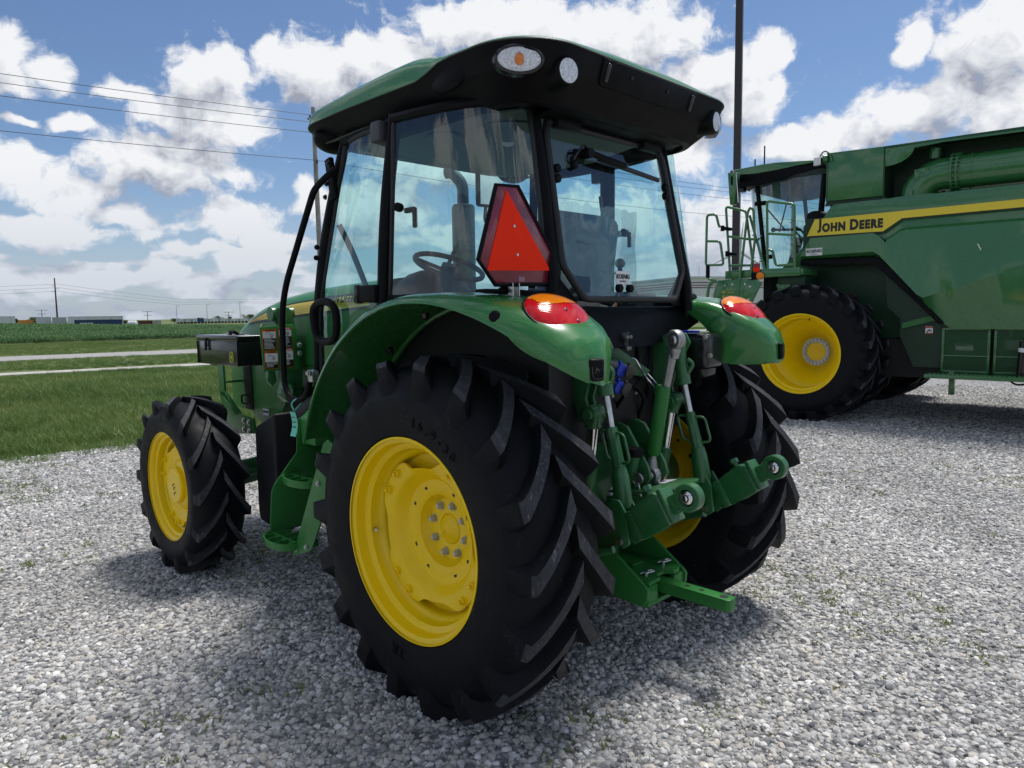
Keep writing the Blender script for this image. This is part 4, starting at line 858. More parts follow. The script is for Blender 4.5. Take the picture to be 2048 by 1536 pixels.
# angle, inner x, lip x, crest radius, lip radius, inner-wall drop, shoulder
FT = [(18, .50, .950, .945, .905, .0, .04), (40, .50, .955, .958, .908, .0, .05), (60, .50, .960, .965, .915, .0, .06), (80, .50, .970, .968, .926, .0, .07), (92, .50, .970, .972, .931, .0, .075), (102, .50, .963, .985, .937, .01, .08), (109, .50, .950, 1.005, .941, .05, .085), (115, .505, .930, 1.028, .944, .09, .09), (121, .515, .905, 1.044, .946, .135, .095), (127, .525, .872, 1.052, .949, .245, .09), (131, .55, .85, 1.050, .954, .205, .085), (134, .575, .822, 1.029, .963, .145, .075), (136, .59, .795, 1.002, .967, .085, .06), (137.2, .60, .765, .984, .967, .045, .045), (138, .605, .74, .972, .966, .012, .03)]
def fender(s):
    bm = bmn(); rows = []; al = [18 + i * 2.0 for i in range(54)] + [125, 126, 127, 128, 129, 130, 131, 132, 133, 134, 134.7, 135.4, 136, 136.6, 137.2, 137.6, 138]
    al = sorted(set(a for a in al if a <= 138))
    for a in al:
        xi, xl, rc, rl, drop, sh = lerp_tab(FT, a); t = radians(a)
        hgt = rc - rl
        cols = [(xi + .004, rc - drop - .012), (xi, rc - drop * .6 - .008), (xi + .006, rc - .022 - drop * .12), (xi + .03, rc - .006), (xi + .08, rc), ((xi + xl) / 2 + .02, rc + .002), (xl - sh * 1.3, rc - .002), (xl - sh * .75, rc - hgt * .14), (xl - sh * .32, rc - hgt * .36), (xl - sh * .08, rc - hgt * .68), (xl, rl + .006), (xl + .001, rl), (xl - .008, rl - .002), (xl - .012, rl + .01)]
        rows.append([V(s * x, r * cos(t), .6895 + r * sin(t)) for x, r in cols])
    add_loft(bm, rows, False)
    # close the tail end
    last = [bm.verts.new(p) for p in rows[-1][:11]]
    c = sum(rows[-1][:11], V(0, 0, 0)) / 11 + V(0, -.012, -.012); cv = bm.verts.new(c)
    for i in range(10): bm.faces.new((last[i], last[i + 1], cv))
    bmesh.ops.remove_doubles(bm, verts=bm.verts[:], dist=.0005)
    f_ = obj('rear_fender', bm, GREEN, TR, ang=60)
    # inner wheel-arch wall
    bm = bmn(); arc = [V(s * .502, .962 * cos(radians(a)), .6895 + .962 * sin(radians(a))) for a in range(18, 106, 4)]
    low = [V(s * .502, -.30, 1.36), V(s * .502, -.05, 1.40), V(s * .502, .25, 1.36), V(s * .502, .55, 1.22), V(s * .502, .74, 1.06)]
    add_prism(bm, arc + low, (s * .006, 0, 0)); obj('arch_wall', bm, GREEN, f_)
    # ribs and bolts inside the arch
    bm = bmn(); add_tube(bm, [V(s * .56, .935 * cos(radians(a)), .6895 + .935 * sin(radians(a))) for a in range(22, 100, 6)], .012, 8); obj('arch_rib', bm, GREEN, f_)
    for a in (33, 50, 70):
        t = radians(a); bm = bmn(); p = V(s * .62, .945 * cos(t), .6895 + .945 * sin(t)); add_tube(bm, [p, p - V(0, cos(t), sin(t)) * .02], [.022, .016], 12); add_hex(bm, p - V(0, cos(t), sin(t)) * .018, V(0, -cos(t), -sin(t)), .009, .012); obj('arch_bolt', bm, BLKG, f_)
    # rubber plug and hex recess
    bm = bmn(); p = V(s * .905, -.435, 1.565); d = V(s * .75, -.45, .35).normalized(); add_tube(bm, [p - d * .02, p + d * .006, p + d * .010], [.022, .022, .016], 16); obj('rubber_plug', bm, BLK, f_)
    bm = bmn(); p = V(s * .80, -.33, 1.668); 
    # badge with an embossed leaping deer
    n_ = V(s * .30, -.94, .12).normalized(); xd = V(0, 0, 1).cross(n_).normalized(); c = V(s * .708, -.7265, 1.380)
    bm = bmn(); add_box(bm, c - n_ * .004, (.060, .078, .022), basis(xd, (0, 0, 1)), .010, 3); bd = obj('badge', bm, BLK, f_)
    bm = bmn(); add_tube(bm, [c + n_ * .0065 + xd * (.022 * (abs(cos(t_)) ** .5) * (1 if cos(t_) > 0 else -1)) + n_.cross(xd) * (.031 * (abs(sin(t_)) ** .5) * (1 if sin(t_) > 0 else -1)) for t_ in [2 * pi * i / 28 for i in range(28)]], .0016, 6, closed=True); obj('badge_rim', bm, BLKG, bd)
    bm = bmn(); deer = [(-.8, -.55), (-.35, .05), (-.5, .25), (-.35, .75), (-.15, .8), (-.2, .35), (.05, .12), (.45, .1), (.85, -.25), (.5, -.05), (.2, -.1), (.35, -.4), (.0, -.12), (-.3, -.15), (-.6, -.6)]
    add_prism(bm, [c + n_ * .0062 + xd * (q[0] * .017) + n_.cross(xd) * (q[1] * .022) for q in deer], n_ * .0018); obj('badge_emblem', bm, BLKG, bd)
    return f_
fender(-1); fender(1)
# tail lamps: a red egg-shaped lens with an amber upper field
def tail_lamp(s):
    C_ = V(s * .687, -.535, 1.562); a_ = V(s * .997, -.066, -.05).normalized(); n_ = V(0, -.626, .780); n_ = (n_ - a_ * n_.dot(a_)).normalized(); b_ = n_.cross(a_)
    if b_.z < 0: b_ = -b_
    A, B, N = .153, .119, .0535
    def surf(u, v):   # u along a, v along b in the unit disc
        r2 = min(1.0, u * u + v * v); egg = 1 + .10 * u
        return C_ + a_ * A * u + b_ * B * v * egg + n_ * N * (1 - r2) ** .55
    def patch(cond, lift, scale=1.0, rn=14, sn=64):
        bm = bmn(); R_ = []
        for i in range(rn + 1):
            r = (i / rn) * scale; R_.append([bm.verts.new(surf(r * cos(2 * pi * j / sn), r * sin(2 * pi * j / sn)) + n_ * lift) for j in range(sn)])
        for i in range(rn):
            for j in range(sn):
                r = (i + .5) / rn * scale; u, v = r * cos(2 * pi * (j + .5) / sn), r * sin(2 * pi * (j + .5) / sn)
                if cond(u, v): bm.faces.new((R_[i][j], R_[i][(j + 1) % sn], R_[i + 1][(j + 1) % sn], R_[i + 1][j]))
        bmesh.ops.remove_doubles(bm, verts=bm.verts[:], dist=.0002)
        for v in [v for v in bm.verts if not v.link_faces]: bm.verts.remove(v)
        return bm
    amb = lambda u, v: v > .10 + .16 * (u + .1) ** 2 and v < .86 and -.86 < u < .62
    L = obj('tail_lamp', patch(lambda u, v: True, 0), REDL, TR, ang=60)
    obj('amber_lens', patch(amb, .0016, 1.0, 26, 110), AMBL, L, ang=60)
    bm = bmn(); add_tube(bm, [surf(.995 * cos(t), .995 * sin(t)) - n_ * .002 for t in [2 * pi * i / 60 for i in range(60)]], .005, 8, closed=True); obj('lamp_gasket', bm, BLK, L)
    # painted pod carrying the lamp
    bm = bmn(); rings = []
    for lift, sc_ in ((-.003, 1.0), (-.006, 1.05), (-.022, 1.11), (-.055, 1.17), (-.10, 1.19)): rings.append([C_ + a_ * A * cos(t) * sc_ + b_ * B * sin(t) * sc_ * (1 + .1 * cos(t)) + n_ * lift for t in [2 * pi * i / 60 for i in range(60)]])
    add_loft(bm, rings, True); obj('lamp_pod', bm, GREEN, L, ang=60)
    for u, v in ((.12, -.18), (-.05, -.62)):
        bm = bmn(); q = surf(u, v); add_sphere(bm, q + n_ * .0005, .0085, 12, 8, (1, 1, .35), basis(a_, b_)); obj('lamp_bulb_mark', bm, SMVR, L)
tail_lamp(-1); tail_lamp(1)
# ---------------------------------------------------------------- roof
def plan(hw, y0, y1, rr, rf, n=120):
    """rounded plan of the roof, counted from the rear middle, anticlockwise seen from above"""
    pts = []
    def arc(cx, cy, r, a0, a1, k): 
        for i in range(k + 1): a = radians(a0 + (a1 - a0) * i / k); pts.append((cx + r * cos(a), cy + r * sin(a)))
    for i in range(10): pts.append(((hw - rr) * i / 10, y0))
    arc(hw - rr, y0 + rr, rr, -90, 0, 14)
    for i in range(1, 16): pts.append((hw, y0 + rr + (y1 - rf - y0 - rr) * i / 16))
    arc(hw - rf, y1 - rf, rf, 0, 90, 12)
    half = pts + [((hw - rf) * (1 - i / 8), y1) for i in range(1, 9)]
    left = [(-x, y) for x, y in half[1:-1]][::-1]
    return half + left
YC, HW = .34, .775
PL = plan(HW, -.475, 1.19, .26, .24)
UP_SIDE = [(0, 0), (.045, .006), (.075, .015), (.098, .032), (.115, .058), (.130, .10), (.145, .18), (.153, .30), (.158, .42)]
UP_REAR = [(0, 0), (.014, .006), (.036, .030), (.058, .070), (.078, .12), (.096, .19), (.108, .28), (.115, .36), (.118, .42)]
DN_SIDE = [(0, .004), (-.010, .010), (-.045, .040), (-.085, .075), (-.118, .105), (-.140, .125), (-.146, .155), (-.085, .175), (-.080, .30)]
DN_REAR = [(0, .002), (-.008, .004), (-.088, .034), (-.100, .046), (-.168, .118), (-.180, .130), (-.186, .155), (-.125, .175), (-.120, .30)]
def sm(t): t = max(0.0, min(1.0, t)); return t * t * (3 - 2 * t)
def rearness(i):
    x, y = PL[i]; return sm((.16 - y) / .20) if y > -.04 else 1.0
def roof_pt(i, tabA, tabB, k, out=0.0):
    x, y = PL[i]; w = rearness(i); ze = 2.517 + .043 * w - (.008 * sm((y - .6) / .5))
    dz = (tabA[k][0] * (1 - w) + tabB[k][0] * w) * (1 - .30 * sm((y - .25) / .9) * (tabA is UP_SIDE)) * (1 - .40 * sm((y - .5) / .5) * (tabA is DN_SIDE)) * (1 - .42 * sm((.26 - y) / .50) * sm((abs(x) - .15) / .5) * (tabA is UP_SIDE)); ins = tabA[k][1] * (1 - w) + tabB[k][1] * w - out
    return V(x * (1 - ins / HW), YC + (y - YC) * (1 - ins / .83), ze + dz)
n = len(PL)
bm = bmn(); rings = [[roof_pt(i, UP_SIDE, UP_REAR, k) for i in range(n)] for k in range(9)]
rings = [[roof_pt(i, UP_SIDE, UP_REAR, 0, -.02) for i in range(n)]] + rings
rings.append([V(p.x * .3, YC + (p.y - YC) * .3, p.z + .008) for p in rings[-1]])
add_loft(bm, rings, True, False, True); RF = obj('roof', bm, GREEN, TR, ang=35)
bm = bmn(); rings = [[roof_pt(i, DN_SIDE, DN_REAR, k) for i in range(n)] for k in range(9)]
add_loft(bm, rings, True, False, True); RU = obj('roof_cap', bm, BLK, TR, ang=22)
# seam between shell and cap, moulded corner blisters
bm = bmn(); add_tube(bm, [roof_pt(i, DN_SIDE, DN_REAR, 0) + V(0, 0, -.001) for i in range(n)], .004, 6, closed=True); obj('cap_seam', bm, TRIM, RU)
for sx_ in (-1, 1):
    bm = bmn(); add_sphere(bm, V(sx_ * .742, -.02, 2.498), .085, 24, 14, (.26, 1.25, .62)); obj('corner_blister', bm, BLK, RU, ang=60)
# rear recess panel with slots and screws
bm = bmn(); th = radians(-14)
pc = V(0, -.4545, 2.510); up = V(0, -.36, 1).normalized(); nn_ = V(0, -1, -.36).normalized()
outline = [(-.335, -.040), (-.325, -.052), (.325, -.052), (.335, -.040), (.340, .050), (-.340, .050)]
add_prism(bm, [pc + V(1, 0, 0) * a + up * b - nn_ * .02 for a, b in outline], nn_ * .030, .006, 2); pn = obj('rear_panel', bm, BLK, RU)
for sx_ in (-1, 1):
    bm = bmn(); add_box(bm, pc + V(sx_ * .305, 0, 0) + nn_ * .010, (.022, .070, .016), basis((1, 0, 0), up), .006, 3); obj('panel_slot', bm, BLKG, pn)
    bm = bmn(); q = pc + V(sx_ * .13 - .02, 0, 0) + up * .012 + nn_ * .010; add_tube(bm, [q, q + nn_ * .004], .0085, 12); obj('panel_screw', bm, VOID, pn)
# lower valance behind the rear window top
bm = bmn(); add_prism(bm, [V(-.47, -.315, 2.370), V(-.42, -.405, 2.448), V(.42, -.405, 2.448), V(.47, -.315, 2.370)], V(0, .10, -.012), .008); obj('valance', bm, BLK, RU)
for sx_ in (-1, 1):
    for q in (-.06, .0, .035):
        bm = bmn(); add_hex(bm, V(sx_ * .30 + q, -.262, 2.366), (0, -.4, -1), .006, .008, False); obj('hinge_screw', bm, STEEL, RU)
    bm = bmn(); add_box(bm, V(sx_ * .30, -.245, 2.352), (.15, .05, .045), None, .01); obj('window_hinge', bm, BLK, RU)
# side drip rail and vent
for sx_ in (-1, 1):
    bm = bmn(); add_tube(bm, smooth_path([V(sx_ * .705, .98, 2.425), V(sx_ * .715, .6, 2.43), V(sx_ * .71, .2, 2.43), V(sx_ * .69, .02, 2.41)], .05), .007, 6); obj('drip_rail', bm, BLKG, RU)
    bm = bmn()
    for q in range(9): add_box(bm, V(sx_ * .70, .16 + q * .018, 2.425), (.035, .006, .01))
    obj('roof_vent', bm, VOID, RU)
    # front lamp pods hanging under the roof
    bm = bmn(); add_sphere(bm, V(sx_ * .63, 1.0, 2.455), .12, 20, 12, (.95, .75, .55)); obj('front_lamp_pod', bm, BLK, RU)
    # round work lamps
    c = V(sx_ * .535, -.462, 2.466); d = V(sx_ * .16, -1, -.05).normalized(); e1, e2 = frame(d)
    bm = bmn(); add_tube(bm, [c - d * .10, c - d * .02, c - d * .004, c + d * .0], [.060, .056, .051, .046], 28); wl = obj('work_lamp', bm, BLK, TR)
    bm = bmn(); add_lathe(bm, [(.0005, .0001), (.0008, .02), (.001, .044)], c, d, 28); obj('lamp_reflector', bm, BULB, wl, ang=70)
    bm = bmn(); add_lathe(bm, [(.009, .0001), (.008, .02), (.004, .038), (.0015, .0445)], c, d, 28); obj('lamp_glass', bm, LENSC, wl, ang=70)
    # oval turn lamps on the rear corners
    c = V(sx_ * .700, -.368, 2.492); d = V(sx_ * .60, -.80, -.10).normalized(); h_ = V(0, 0, 1).cross(d).normalized(); u_ = d.cross(h_)
    def ov(rx, ry, off): return [c + h_ * rx * cos(2 * pi * j / 40) + u_ * ry * sin(2 * pi * j / 40) + d * off for j in range(40)]
    bm = bmn(); add_loft(bm, [ov(.100, .060, -.045), ov(.098, .058, -.012), ov(.092, .053, .006), ov(.084, .046, .010), ov(.081, .043, .002)], True, True, True); tl = obj('turn_lamp', bm, BLKG, TR)
    bm = bmn(); add_loft(bm, [ov(.080, .042, .004), ov(.05, .028, .005), ov(.001, .001, .006)], True); obj('lamp_reflector', bm, BULB, tl, ang=70)
    bm = bmn(); add_sphere(bm, c + d * .006, .018, 16, 10, (1.0, 1.25, .7), basis(h_, u_)); obj('amber_bulb', bm, AMBL, tl)
    bm = bmn(); add_loft(bm, [ov(.081, .043, .006), ov(.066, .036, .018), ov(.04, .022, .025), ov(.001, .001, .027)], True); obj('lamp_glass', bm, LENSC, tl, ang=70)
# ---------------------------------------------------------------- cab frame
QT = [(.762, .318), (.722, .075), (.660, -.100), (.578, -.195), (.478, -.205)]; QB = [(.790, .345), (.752, .060), (.695, -.165), (.620, -.295), (.506, -.332)]
def cat(P_, u):
    n_ = len(P_) - 1; k = min(int(u * n_), n_ - 1); t = u * n_ - k; p1, p2 = P_[k], P_[k + 1]; p0 = P_[k - 1] if k else tuple(2 * a - b for a, b in zip(p1, p2)); p3 = P_[k + 2] if k + 2 <= n_ else tuple(2 * b - a for a, b in zip(p1, p2))
    return [.5 * (2 * b + (c - a) * t + (2 * a - 5 * b + 4 * c - d) * t * t + (3 * b - a - 3 * c + d) * t ** 3) for a, b, c, d in zip(p0, p1, p2, p3)]
def qpt(s, u, w):
    a, b = cat(QT, u), cat(QB, u); return V(s * (a[0] + (b[0] - a[0]) * w), a[1] + (b[1] - a[1]) * w, 2.40 + (1.655 - 2.40) * w)
def rwY(z): return -.357 + (z - 1.626) * .193
for s in (-1, 1):
    bm = bmn(); add_tube(bm, smooth_path([V(s * .452, -.195, 2.42), V(s * .462, -.270, 2.05), V(s * .490, -.330, 1.72), V(s * .500, -.335, 1.58)], .05), .027, 10); obj('rear_pillar', bm, BLK, TR)
    bm = bmn(); add_tube(bm, smooth_path([V(s * .735, .345, 2.43), V(s * .785, .37, 2.0), V(s * .800, .385, 1.60)], .3), .030, 10); obj('middle_pillar', bm, BLK, TR)
    bm = bmn(); add_tube(bm, smooth_path([V(s * .690, .815, 2.43), V(s * .765, .89, 2.0), V(s * .800, .945, 1.6), V(s * .805, .960, 1.25), V(s * .79, .965, 1.0)], .3), .020, 10); obj('door_edge', bm, BLK, TR)
    bm = bmn(); add_tube(bm, smooth_path([V(s * .665, .85, 2.43), V(s * .74, .935, 2.0), V(s * .775, .99, 1.6), V(s * .775, 1.0, 1.0)], .3), .026, 10); obj('front_pillar', bm, BLK, TR)
    bm = bmn(); add_tube(bm, [V(s * .70, .80, 2.405), V(s * .735, .36, 2.405)] + [qpt(s, k / 6, -.01) for k in range(7)], .022, 8); obj('roof_rail', bm, BLK, TR)
    # quarter window with gasket
    bm = bmn(); g_ = []
    for i in range(17):
        u = i / 16; row = []
        for j in range(13):
            w = j / 12; row.append(qpt(s, u, w))
        g_.append(row)
    add_loft(bm, g_, False); qw = obj('quarter_window', bm, GLASS, TR, ang=80, recalc=False)
    rim_ = [r_[0] for r_ in g_] + g_[-1][1:] + [r_[-1] for r_ in g_[::-1][1:]] + g_[0][::-1][1:-1]
    bm = bmn(); add_tube(bm, rim_, .011, 8, closed=True); obj('window_seal', bm, TRIM, qw)
    # hinge knob and inner catch
    bm = bmn(); q = V(s * .786, .262, 2.027); add_tube(bm, [q, q + V(s * .022, -.012, 0), q + V(s * .026, -.014, 0)], [.019, .019, .014], 16); obj('window_knob', bm, BLK, qw)
    bm = bmn(); add_box(bm, q + V(s * -.03, -.03, -.01), (.02, .07, .022), None, .006); add_box(bm, q + V(s * -.03, -.062, -.045), (.018, .02, .085), None, .006); obj('window_catch', bm, GREYD, qw)
    # door glass
    bm = bmn(); g_ = []
    for i in range(5):
        u = i / 4; row = []
        for j in range(15):
            w = j / 14
            if w < .55: k = w / .55; a_ = V(s * .742, .385, 2.395).lerp(V(s * .797, .415, 1.62), k); b_ = V(s * .698, .80, 2.395).lerp(V(s * .797, .93, 1.62), k)
            else: k = (w - .55) / .45; zz_ = 1.62 - .60 * k; a_ = V(s * .80, max(.415, sqrt(max(.01, .985 ** 2 - (zz_ - .6895) ** 2)) + .012), zz_); b_ = V(s * .797, .93, 1.62).lerp(V(s * .797, .95, 1.02), k)
            row.append(a_.lerp(b_, u) + V(s * .02 * sin(pi * u), 0, 0))
        g_.append(row)
    add_loft(bm, g_, False); dg_ = obj('door_window', bm, GLASS, TR, ang=80, recalc=False)
    rim_ = [r_[0] for r_ in g_] + g_[-1][1:] + [r_[-1] for r_ in g_[::-1][1:]] + g_[0][::-1][1:-1]
    bm = bmn(); add_tube(bm, rim_, .011, 8, closed=True); obj('window_seal', bm, TRIM, dg_)
    bm = bmn(); add_box(bm, V(s * .765, .43, 2.37), (.05, .075, .09), Matrix.Rotation(s * -.05, 3, 'Y'), .012); obj('upper_hinge', bm, GREYD, dg_)
    bm = bmn(); add_box(bm, V(s * .822, .455, 1.672), (.05, .15, .075), None, .010); obj('lower_hinge', bm, BLK, dg_)
    bm = bmn(); add_box(bm, V(s * .83, .525, 1.672), (.05, .03, .085), None, .012); obj('hinge_pin', bm, BLKG, dg_)
    # grab loop on the door edge
    bm = bmn(); pts = [V(s * .845, y, z) for y, z in ((.895, 1.62), (.80, 1.645), (.72, 1.62), (.70, 1.55), (.72, 1.475), (.80, 1.455), (.875, 1.475), (.905, 1.55))]
    pts2 = []
    for i in range(len(pts)):
        for k in range(4): t = k / 4; a, b, c, d = pts[i - 1], pts[i], pts[(i + 1) % 8], pts[(i + 2) % 8]; pts2.append(.5 * ((2 * b) + (c - a) * t + (2 * a - 5 * b + 4 * c - d) * t * t + (3 * b - a - 3 * c + d) * t ** 3))
    add_tube(bm, pts2, .019, 10, closed=True); obj('door_grab_handle', bm, BLK, dg_)
# rear window
out = [(-.402, 2.352), (.402, 2.352), (.418, 2.30), (.440, 1.765), (.335, 1.630), (-.335, 1.630), (-.440, 1.765), (-.418, 2.30)]
bm = bmn(); vs = [bm.verts.new(V(x, rwY(z) - .01, z)) for x, z in out]; bm.faces.new(vs); RW = obj('rear_window', bm, GLASS, TR, ang=None)
bm = bmn(); add_tube(bm, smooth_path([V(x, rwY(z) - .012, z) for x, z in out + out[:1]], .03), .015, 8); obj('window_seal', bm, TRIM, RW)
for x, z in ((-.395, 2.159), (-.403, 2.117), (.391, 2.17), (.385, 2.128), (-.099, 1.678), (-.024, 1.678), (-.277, 2.19)):
    bm = bmn(); q = V(x, rwY(z) - .012, z); add_tube(bm, [q, q + V(0, -.018, 0), q + V(0, -.023, 0)], [.018, .018, .013], 18); obj('window_knob', bm, BLK, RW)
bm = bmn(); add_box(bm, V(-.056, rwY(1.718) - .013, 1.722), (.092, .004, .062), None, .0); stk = obj('dealer_sticker', bm, WHITE, RW)
text_obj('sticker_lettering', 'KOENIG', .026, V(-.056, rwY(1.718) - .0165, 1.729), (1, 0, 0), (0, 0, 1), BLKD, stk, depth=.001, bold=.0008, shear=.2)
text_obj('sticker_lettering', 'EQUIPMENT', .008, V(-.056, rwY(1.718) - .0165, 1.709), (1, 0, 0), (0, 0, 1), BLKD, stk, depth=.001)
bm = bmn(); add_tube(bm, [V(-.202, -.30, 2.245), V(-.202, -.225, 2.245)], .022, 14); add_box(bm, V(-.22, -.23, 2.235), (.07, .05, .06), None, .01)
add_tube(bm, smooth_path([V(-.20, -.285, 2.248), V(-.10, -.29, 2.236), V(.05, -.285, 2.225)], .03), [.014] * 8, 8); wp = obj('rear_wiper', bm, BLK, TR)
bm = bmn(); add_box(bm, V(.105, -.275, 2.215), (.46, .016, .020), Matrix.Rotation(radians(4.6), 3, 'Y'), .004); obj('wiper_blade', bm, TRIM, wp)
bm = bmn(); add_tube(bm, smooth_path([V(-.20, -.27, 2.26), V(-.235, -.29, 2.275), V(-.285, -.28, 2.225), V(-.277, -.26, 2.185)], .04), .006, 8); obj('washer_hose', bm, BLKG, wp)
# windshield, sills, lower rear wall
bm = bmn(); g_ = []
for i in range(9):
    u = i / 8 * 2 - 1; g_.append([V(u * .645, 1.00 - .14 * u * u, 2.44), V(u * .735, 1.13 - .15 * u * u, 1.95), V(u * .765, 1.19 - .17 * u * u, 1.50), V(u * .765, 1.20 - .17 * u * u, 1.15)])
add_loft(bm, g_, False); obj('windshield', bm, GLASS, TR, ang=80, recalc=False)
bm = bmn(); add_prism(bm, [V(-.60, -.300, 1.60), V(.60, -.300, 1.60), V(.60, -.345, 1.52), V(.40, -.36, 1.46), V(.15, -.355, 1.42), V(-.60, -.35, 1.42)], V(0, .06, 0), .006); obj('rear_sill', bm, BLK, TR)
for s in (-1, 1):
    bm = bmn(); add_prism(bm, [V(s * .34, -.338, 1.625), V(s * .495, -.318, 1.77), V(s * .515, -.31, 1.60), V(s * .36, -.345, 1.60)], V(0, .03, 0), .006); obj('corner_gusset', bm, BLK, TR)
    bm = bmn(); add_tube(bm, [qpt(s, k / 8, 1.015) for k in range(9)], .020, 8); obj('window_sill', bm, BLK, TR)
    bm = bmn(); add_prism(bm, [V(s * .515, y, z) for y, z in ((-.33, 1.62), (.80, 1.62), (.95, 1.25), (.95, .95), (.3, 1.0), (-.33, 1.1))], V(s * -.02, 0, 0)); obj('cab_side_wall', bm, VOID, TR)
bm = bmn(); add_box(bm, V(0, .48, 1.12), (1.0, 1.0, .06)); obj('cab_floor', bm, VOID, TR)
bm = bmn(); add_box(bm, V(0, -.24, 1.30), (.98, .12, .60), None, .01); obj('rear_bulkhead', bm, VOID, TR)
bm = bmn(); add_prism(bm, [V(-.43, -.13, 2.405), V(-.60, .33, 2.405), V(-.58, .90, 2.405), V(.58, .90, 2.405), V(.60, .33, 2.405), V(.43, -.13, 2.405)], V(0, 0, .02), .008); hl = obj('headliner', bm, GREYP, TR)
bm = bmn(); add_sphere(bm, V(-.28, .10, 2.395), .15, 20, 10, (1, 1, .25)); obj('air_duct', bm, GREYP, hl)
bm = bmn(); add_sphere(bm, V(-.20, .20, 2.375), .03, 14, 8, (1, 1, .7)); obj('dome_lamp', bm, WHITE, hl)
bm = bmn(); add_lathe(bm, [(0, .085), (.01, .085), (.01, .07), (.004, .0001)], V(-.42, .40, 2.402), (0, 0, -1), 28); obj('speaker_ring', bm, GREYP, hl)
bm = bmn(); add_box(bm, V(0, .95, 2.425), (1.1, .08, .03), None, .01); obj('front_header', bm, GREYP, hl)
# ---------------------------------------------------------------- inside the cab
ST = V(0, .10, 1.42)
bm = bmn(); add_box(bm, ST + V(.02, .12, .06), (.50, .50, .12), None, .05, 3); se = obj('driver_seat', bm, SEATM, TR)
bm = bmn(); add_box(bm, ST + V(.02, -.13, .34), (.48, .13, .56), Matrix.Rotation(radians(8), 3, 'X'), .06, 4); obj('seat_back', bm, SEATM, se)
bm = bmn(); add_box(bm, ST + V(.02, .10, -.14), (.36, .40, .28), None, .04); obj('seat_base', bm, GREYD, se)
for s in (-1, 1): bm = bmn(); add_box(bm, ST + V(.02 + s * .27, .10, .24), (.06, .30, .05), None, .02); obj('armrest', bm, SEATM, se)
PLW = glass('plastic_wrap', (.80, .83, .86), 1.6, streak=.14)
bm = bmn(); g_ = []
for i in range(15):
    row = []
    for j in range(7):
        a = (i / 14 - .5); x = .56 * a; y = -.21 - .02 * noise.noise((i * .7, j * .9, 1)) + .10 * (1 - cos(3.0 * abs(a))) * .4; z = 1.42 + .12 + j * .085 + .025 * noise.noise((i * .9, j * .7, 7)); row.append(V(x + .02, y, z))
    g_.append(row)
add_loft(bm, g_, False); obj('seat_cover', bm, PLW, se, ang=80)
SW = V(0, .885, 1.845); sn_ = V(0, -.42, .9).normalized(); su = V(1, 0, 0); sv = sn_.cross(su)
bm = bmn(); add_tube(bm, [SW + su * .195 * cos(t) + sv * .195 * sin(t) for t in [2 * pi * i / 40 for i in range(40)]], .015, 10, closed=True); sw = obj('steering_wheel', bm, GREYD, TR)
for t in (.5, 2.6, 4.7):
    bm = bmn(); add_tube(bm, [SW - sn_ * .03, SW + su * .19 * cos(t) + sv * .19 * sin(t)], .011, 8); obj('wheel_spoke', bm, GREYD, sw)
bm = bmn(); add_tube(bm, [SW - sn_ * .05, SW + sn_ * .01], [.05, .042], 20); obj('wheel_hub', bm, SEATM, sw)
bm = bmn(); add_tube(bm, [SW - sn_ * .05, V(0, 1.02, 1.45), V(0, 1.02, 1.15)], [.045, .07, .09], 12); obj('steering_column', bm, GREYD, TR)
bm = bmn(); add_sphere(bm, V(0, 1.03, 1.66), .22, 20, 10, (1.3, .55, .8)); obj('instrument_console', bm, GREYD, TR)
bm = bmn(); add_box(bm, V(.46, .25, 1.50), (.20, .80, .36), None, .05, 3); cs = obj('side_console', bm, GREYD, TR)
bm = bmn(); add_tube(bm, [V(.40, 0, 1.66), V(.40, 0, 1.80)], .012, 10); lv = obj('hitch_lever', bm, BLK, TR)
bm = bmn(); add_sphere(bm, V(.40, 0, 1.825), .028, 16, 10, (1, 1, .9)); obj('lever_knob', bm, mat('tan_knob', (.42, .36, .20), .4), lv)
bm = bmn(); add_tube(bm, [V(.40, 0, 1.77), V(.40, 0, 1.785)], [.03, .024], 14); obj('lever_collar', bm, BLK, lv)
for (x, y) in ((.45, .22), (.50, .34), (.44, .45)): bm = bmn(); add_tube(bm, [V(x, y, 1.66), V(x, y + .02, 1.76)], .008, 8); add_sphere(bm, V(x, y + .02, 1.77), .018, 10, 8); obj('control_lever', bm, ORNG if y == .34 else BLK, cs)
bm = bmn(); add_box(bm, V(.745, .27, 2.02), (.03, .10, .035), None, .012); add_tube(bm, [V(.745, .22, 2.02), V(.70, .20, 2.02)], .022, 12); obj('right_door_latch', bm, GREYD, TR)
bm = bmn(); add_tube(bm, smooth_path([V(.62, .30, 2.22), V(.60, .27, 2.12), V(.62, .25, 2.0)], .05), .010, 8); obj('inner_grab_rail', bm, GREYP, TR)
bm = bmn(); add_tube(bm, smooth_path([V(-.70, .88, 2.02), V(-.66, .84, 1.9), V(-.60, .75, 1.62), V(-.62, .72, 1.52)], .08), .014, 8); obj('inner_grab_rail', bm, GREYP, TR)
bm = bmn(); add_tube(bm, [V(0, 1.17, 1.52), V(.28, 1.16, 1.98)], .008, 8); fw_ = obj('front_wiper', bm, BLK, TR)
bm = bmn(); add_box(bm, V(.22, 1.155, 1.88), (.016, .02, .34), Matrix.Rotation(radians(31), 3, 'Y')); obj('wiper_blade', bm, BLK, fw_)
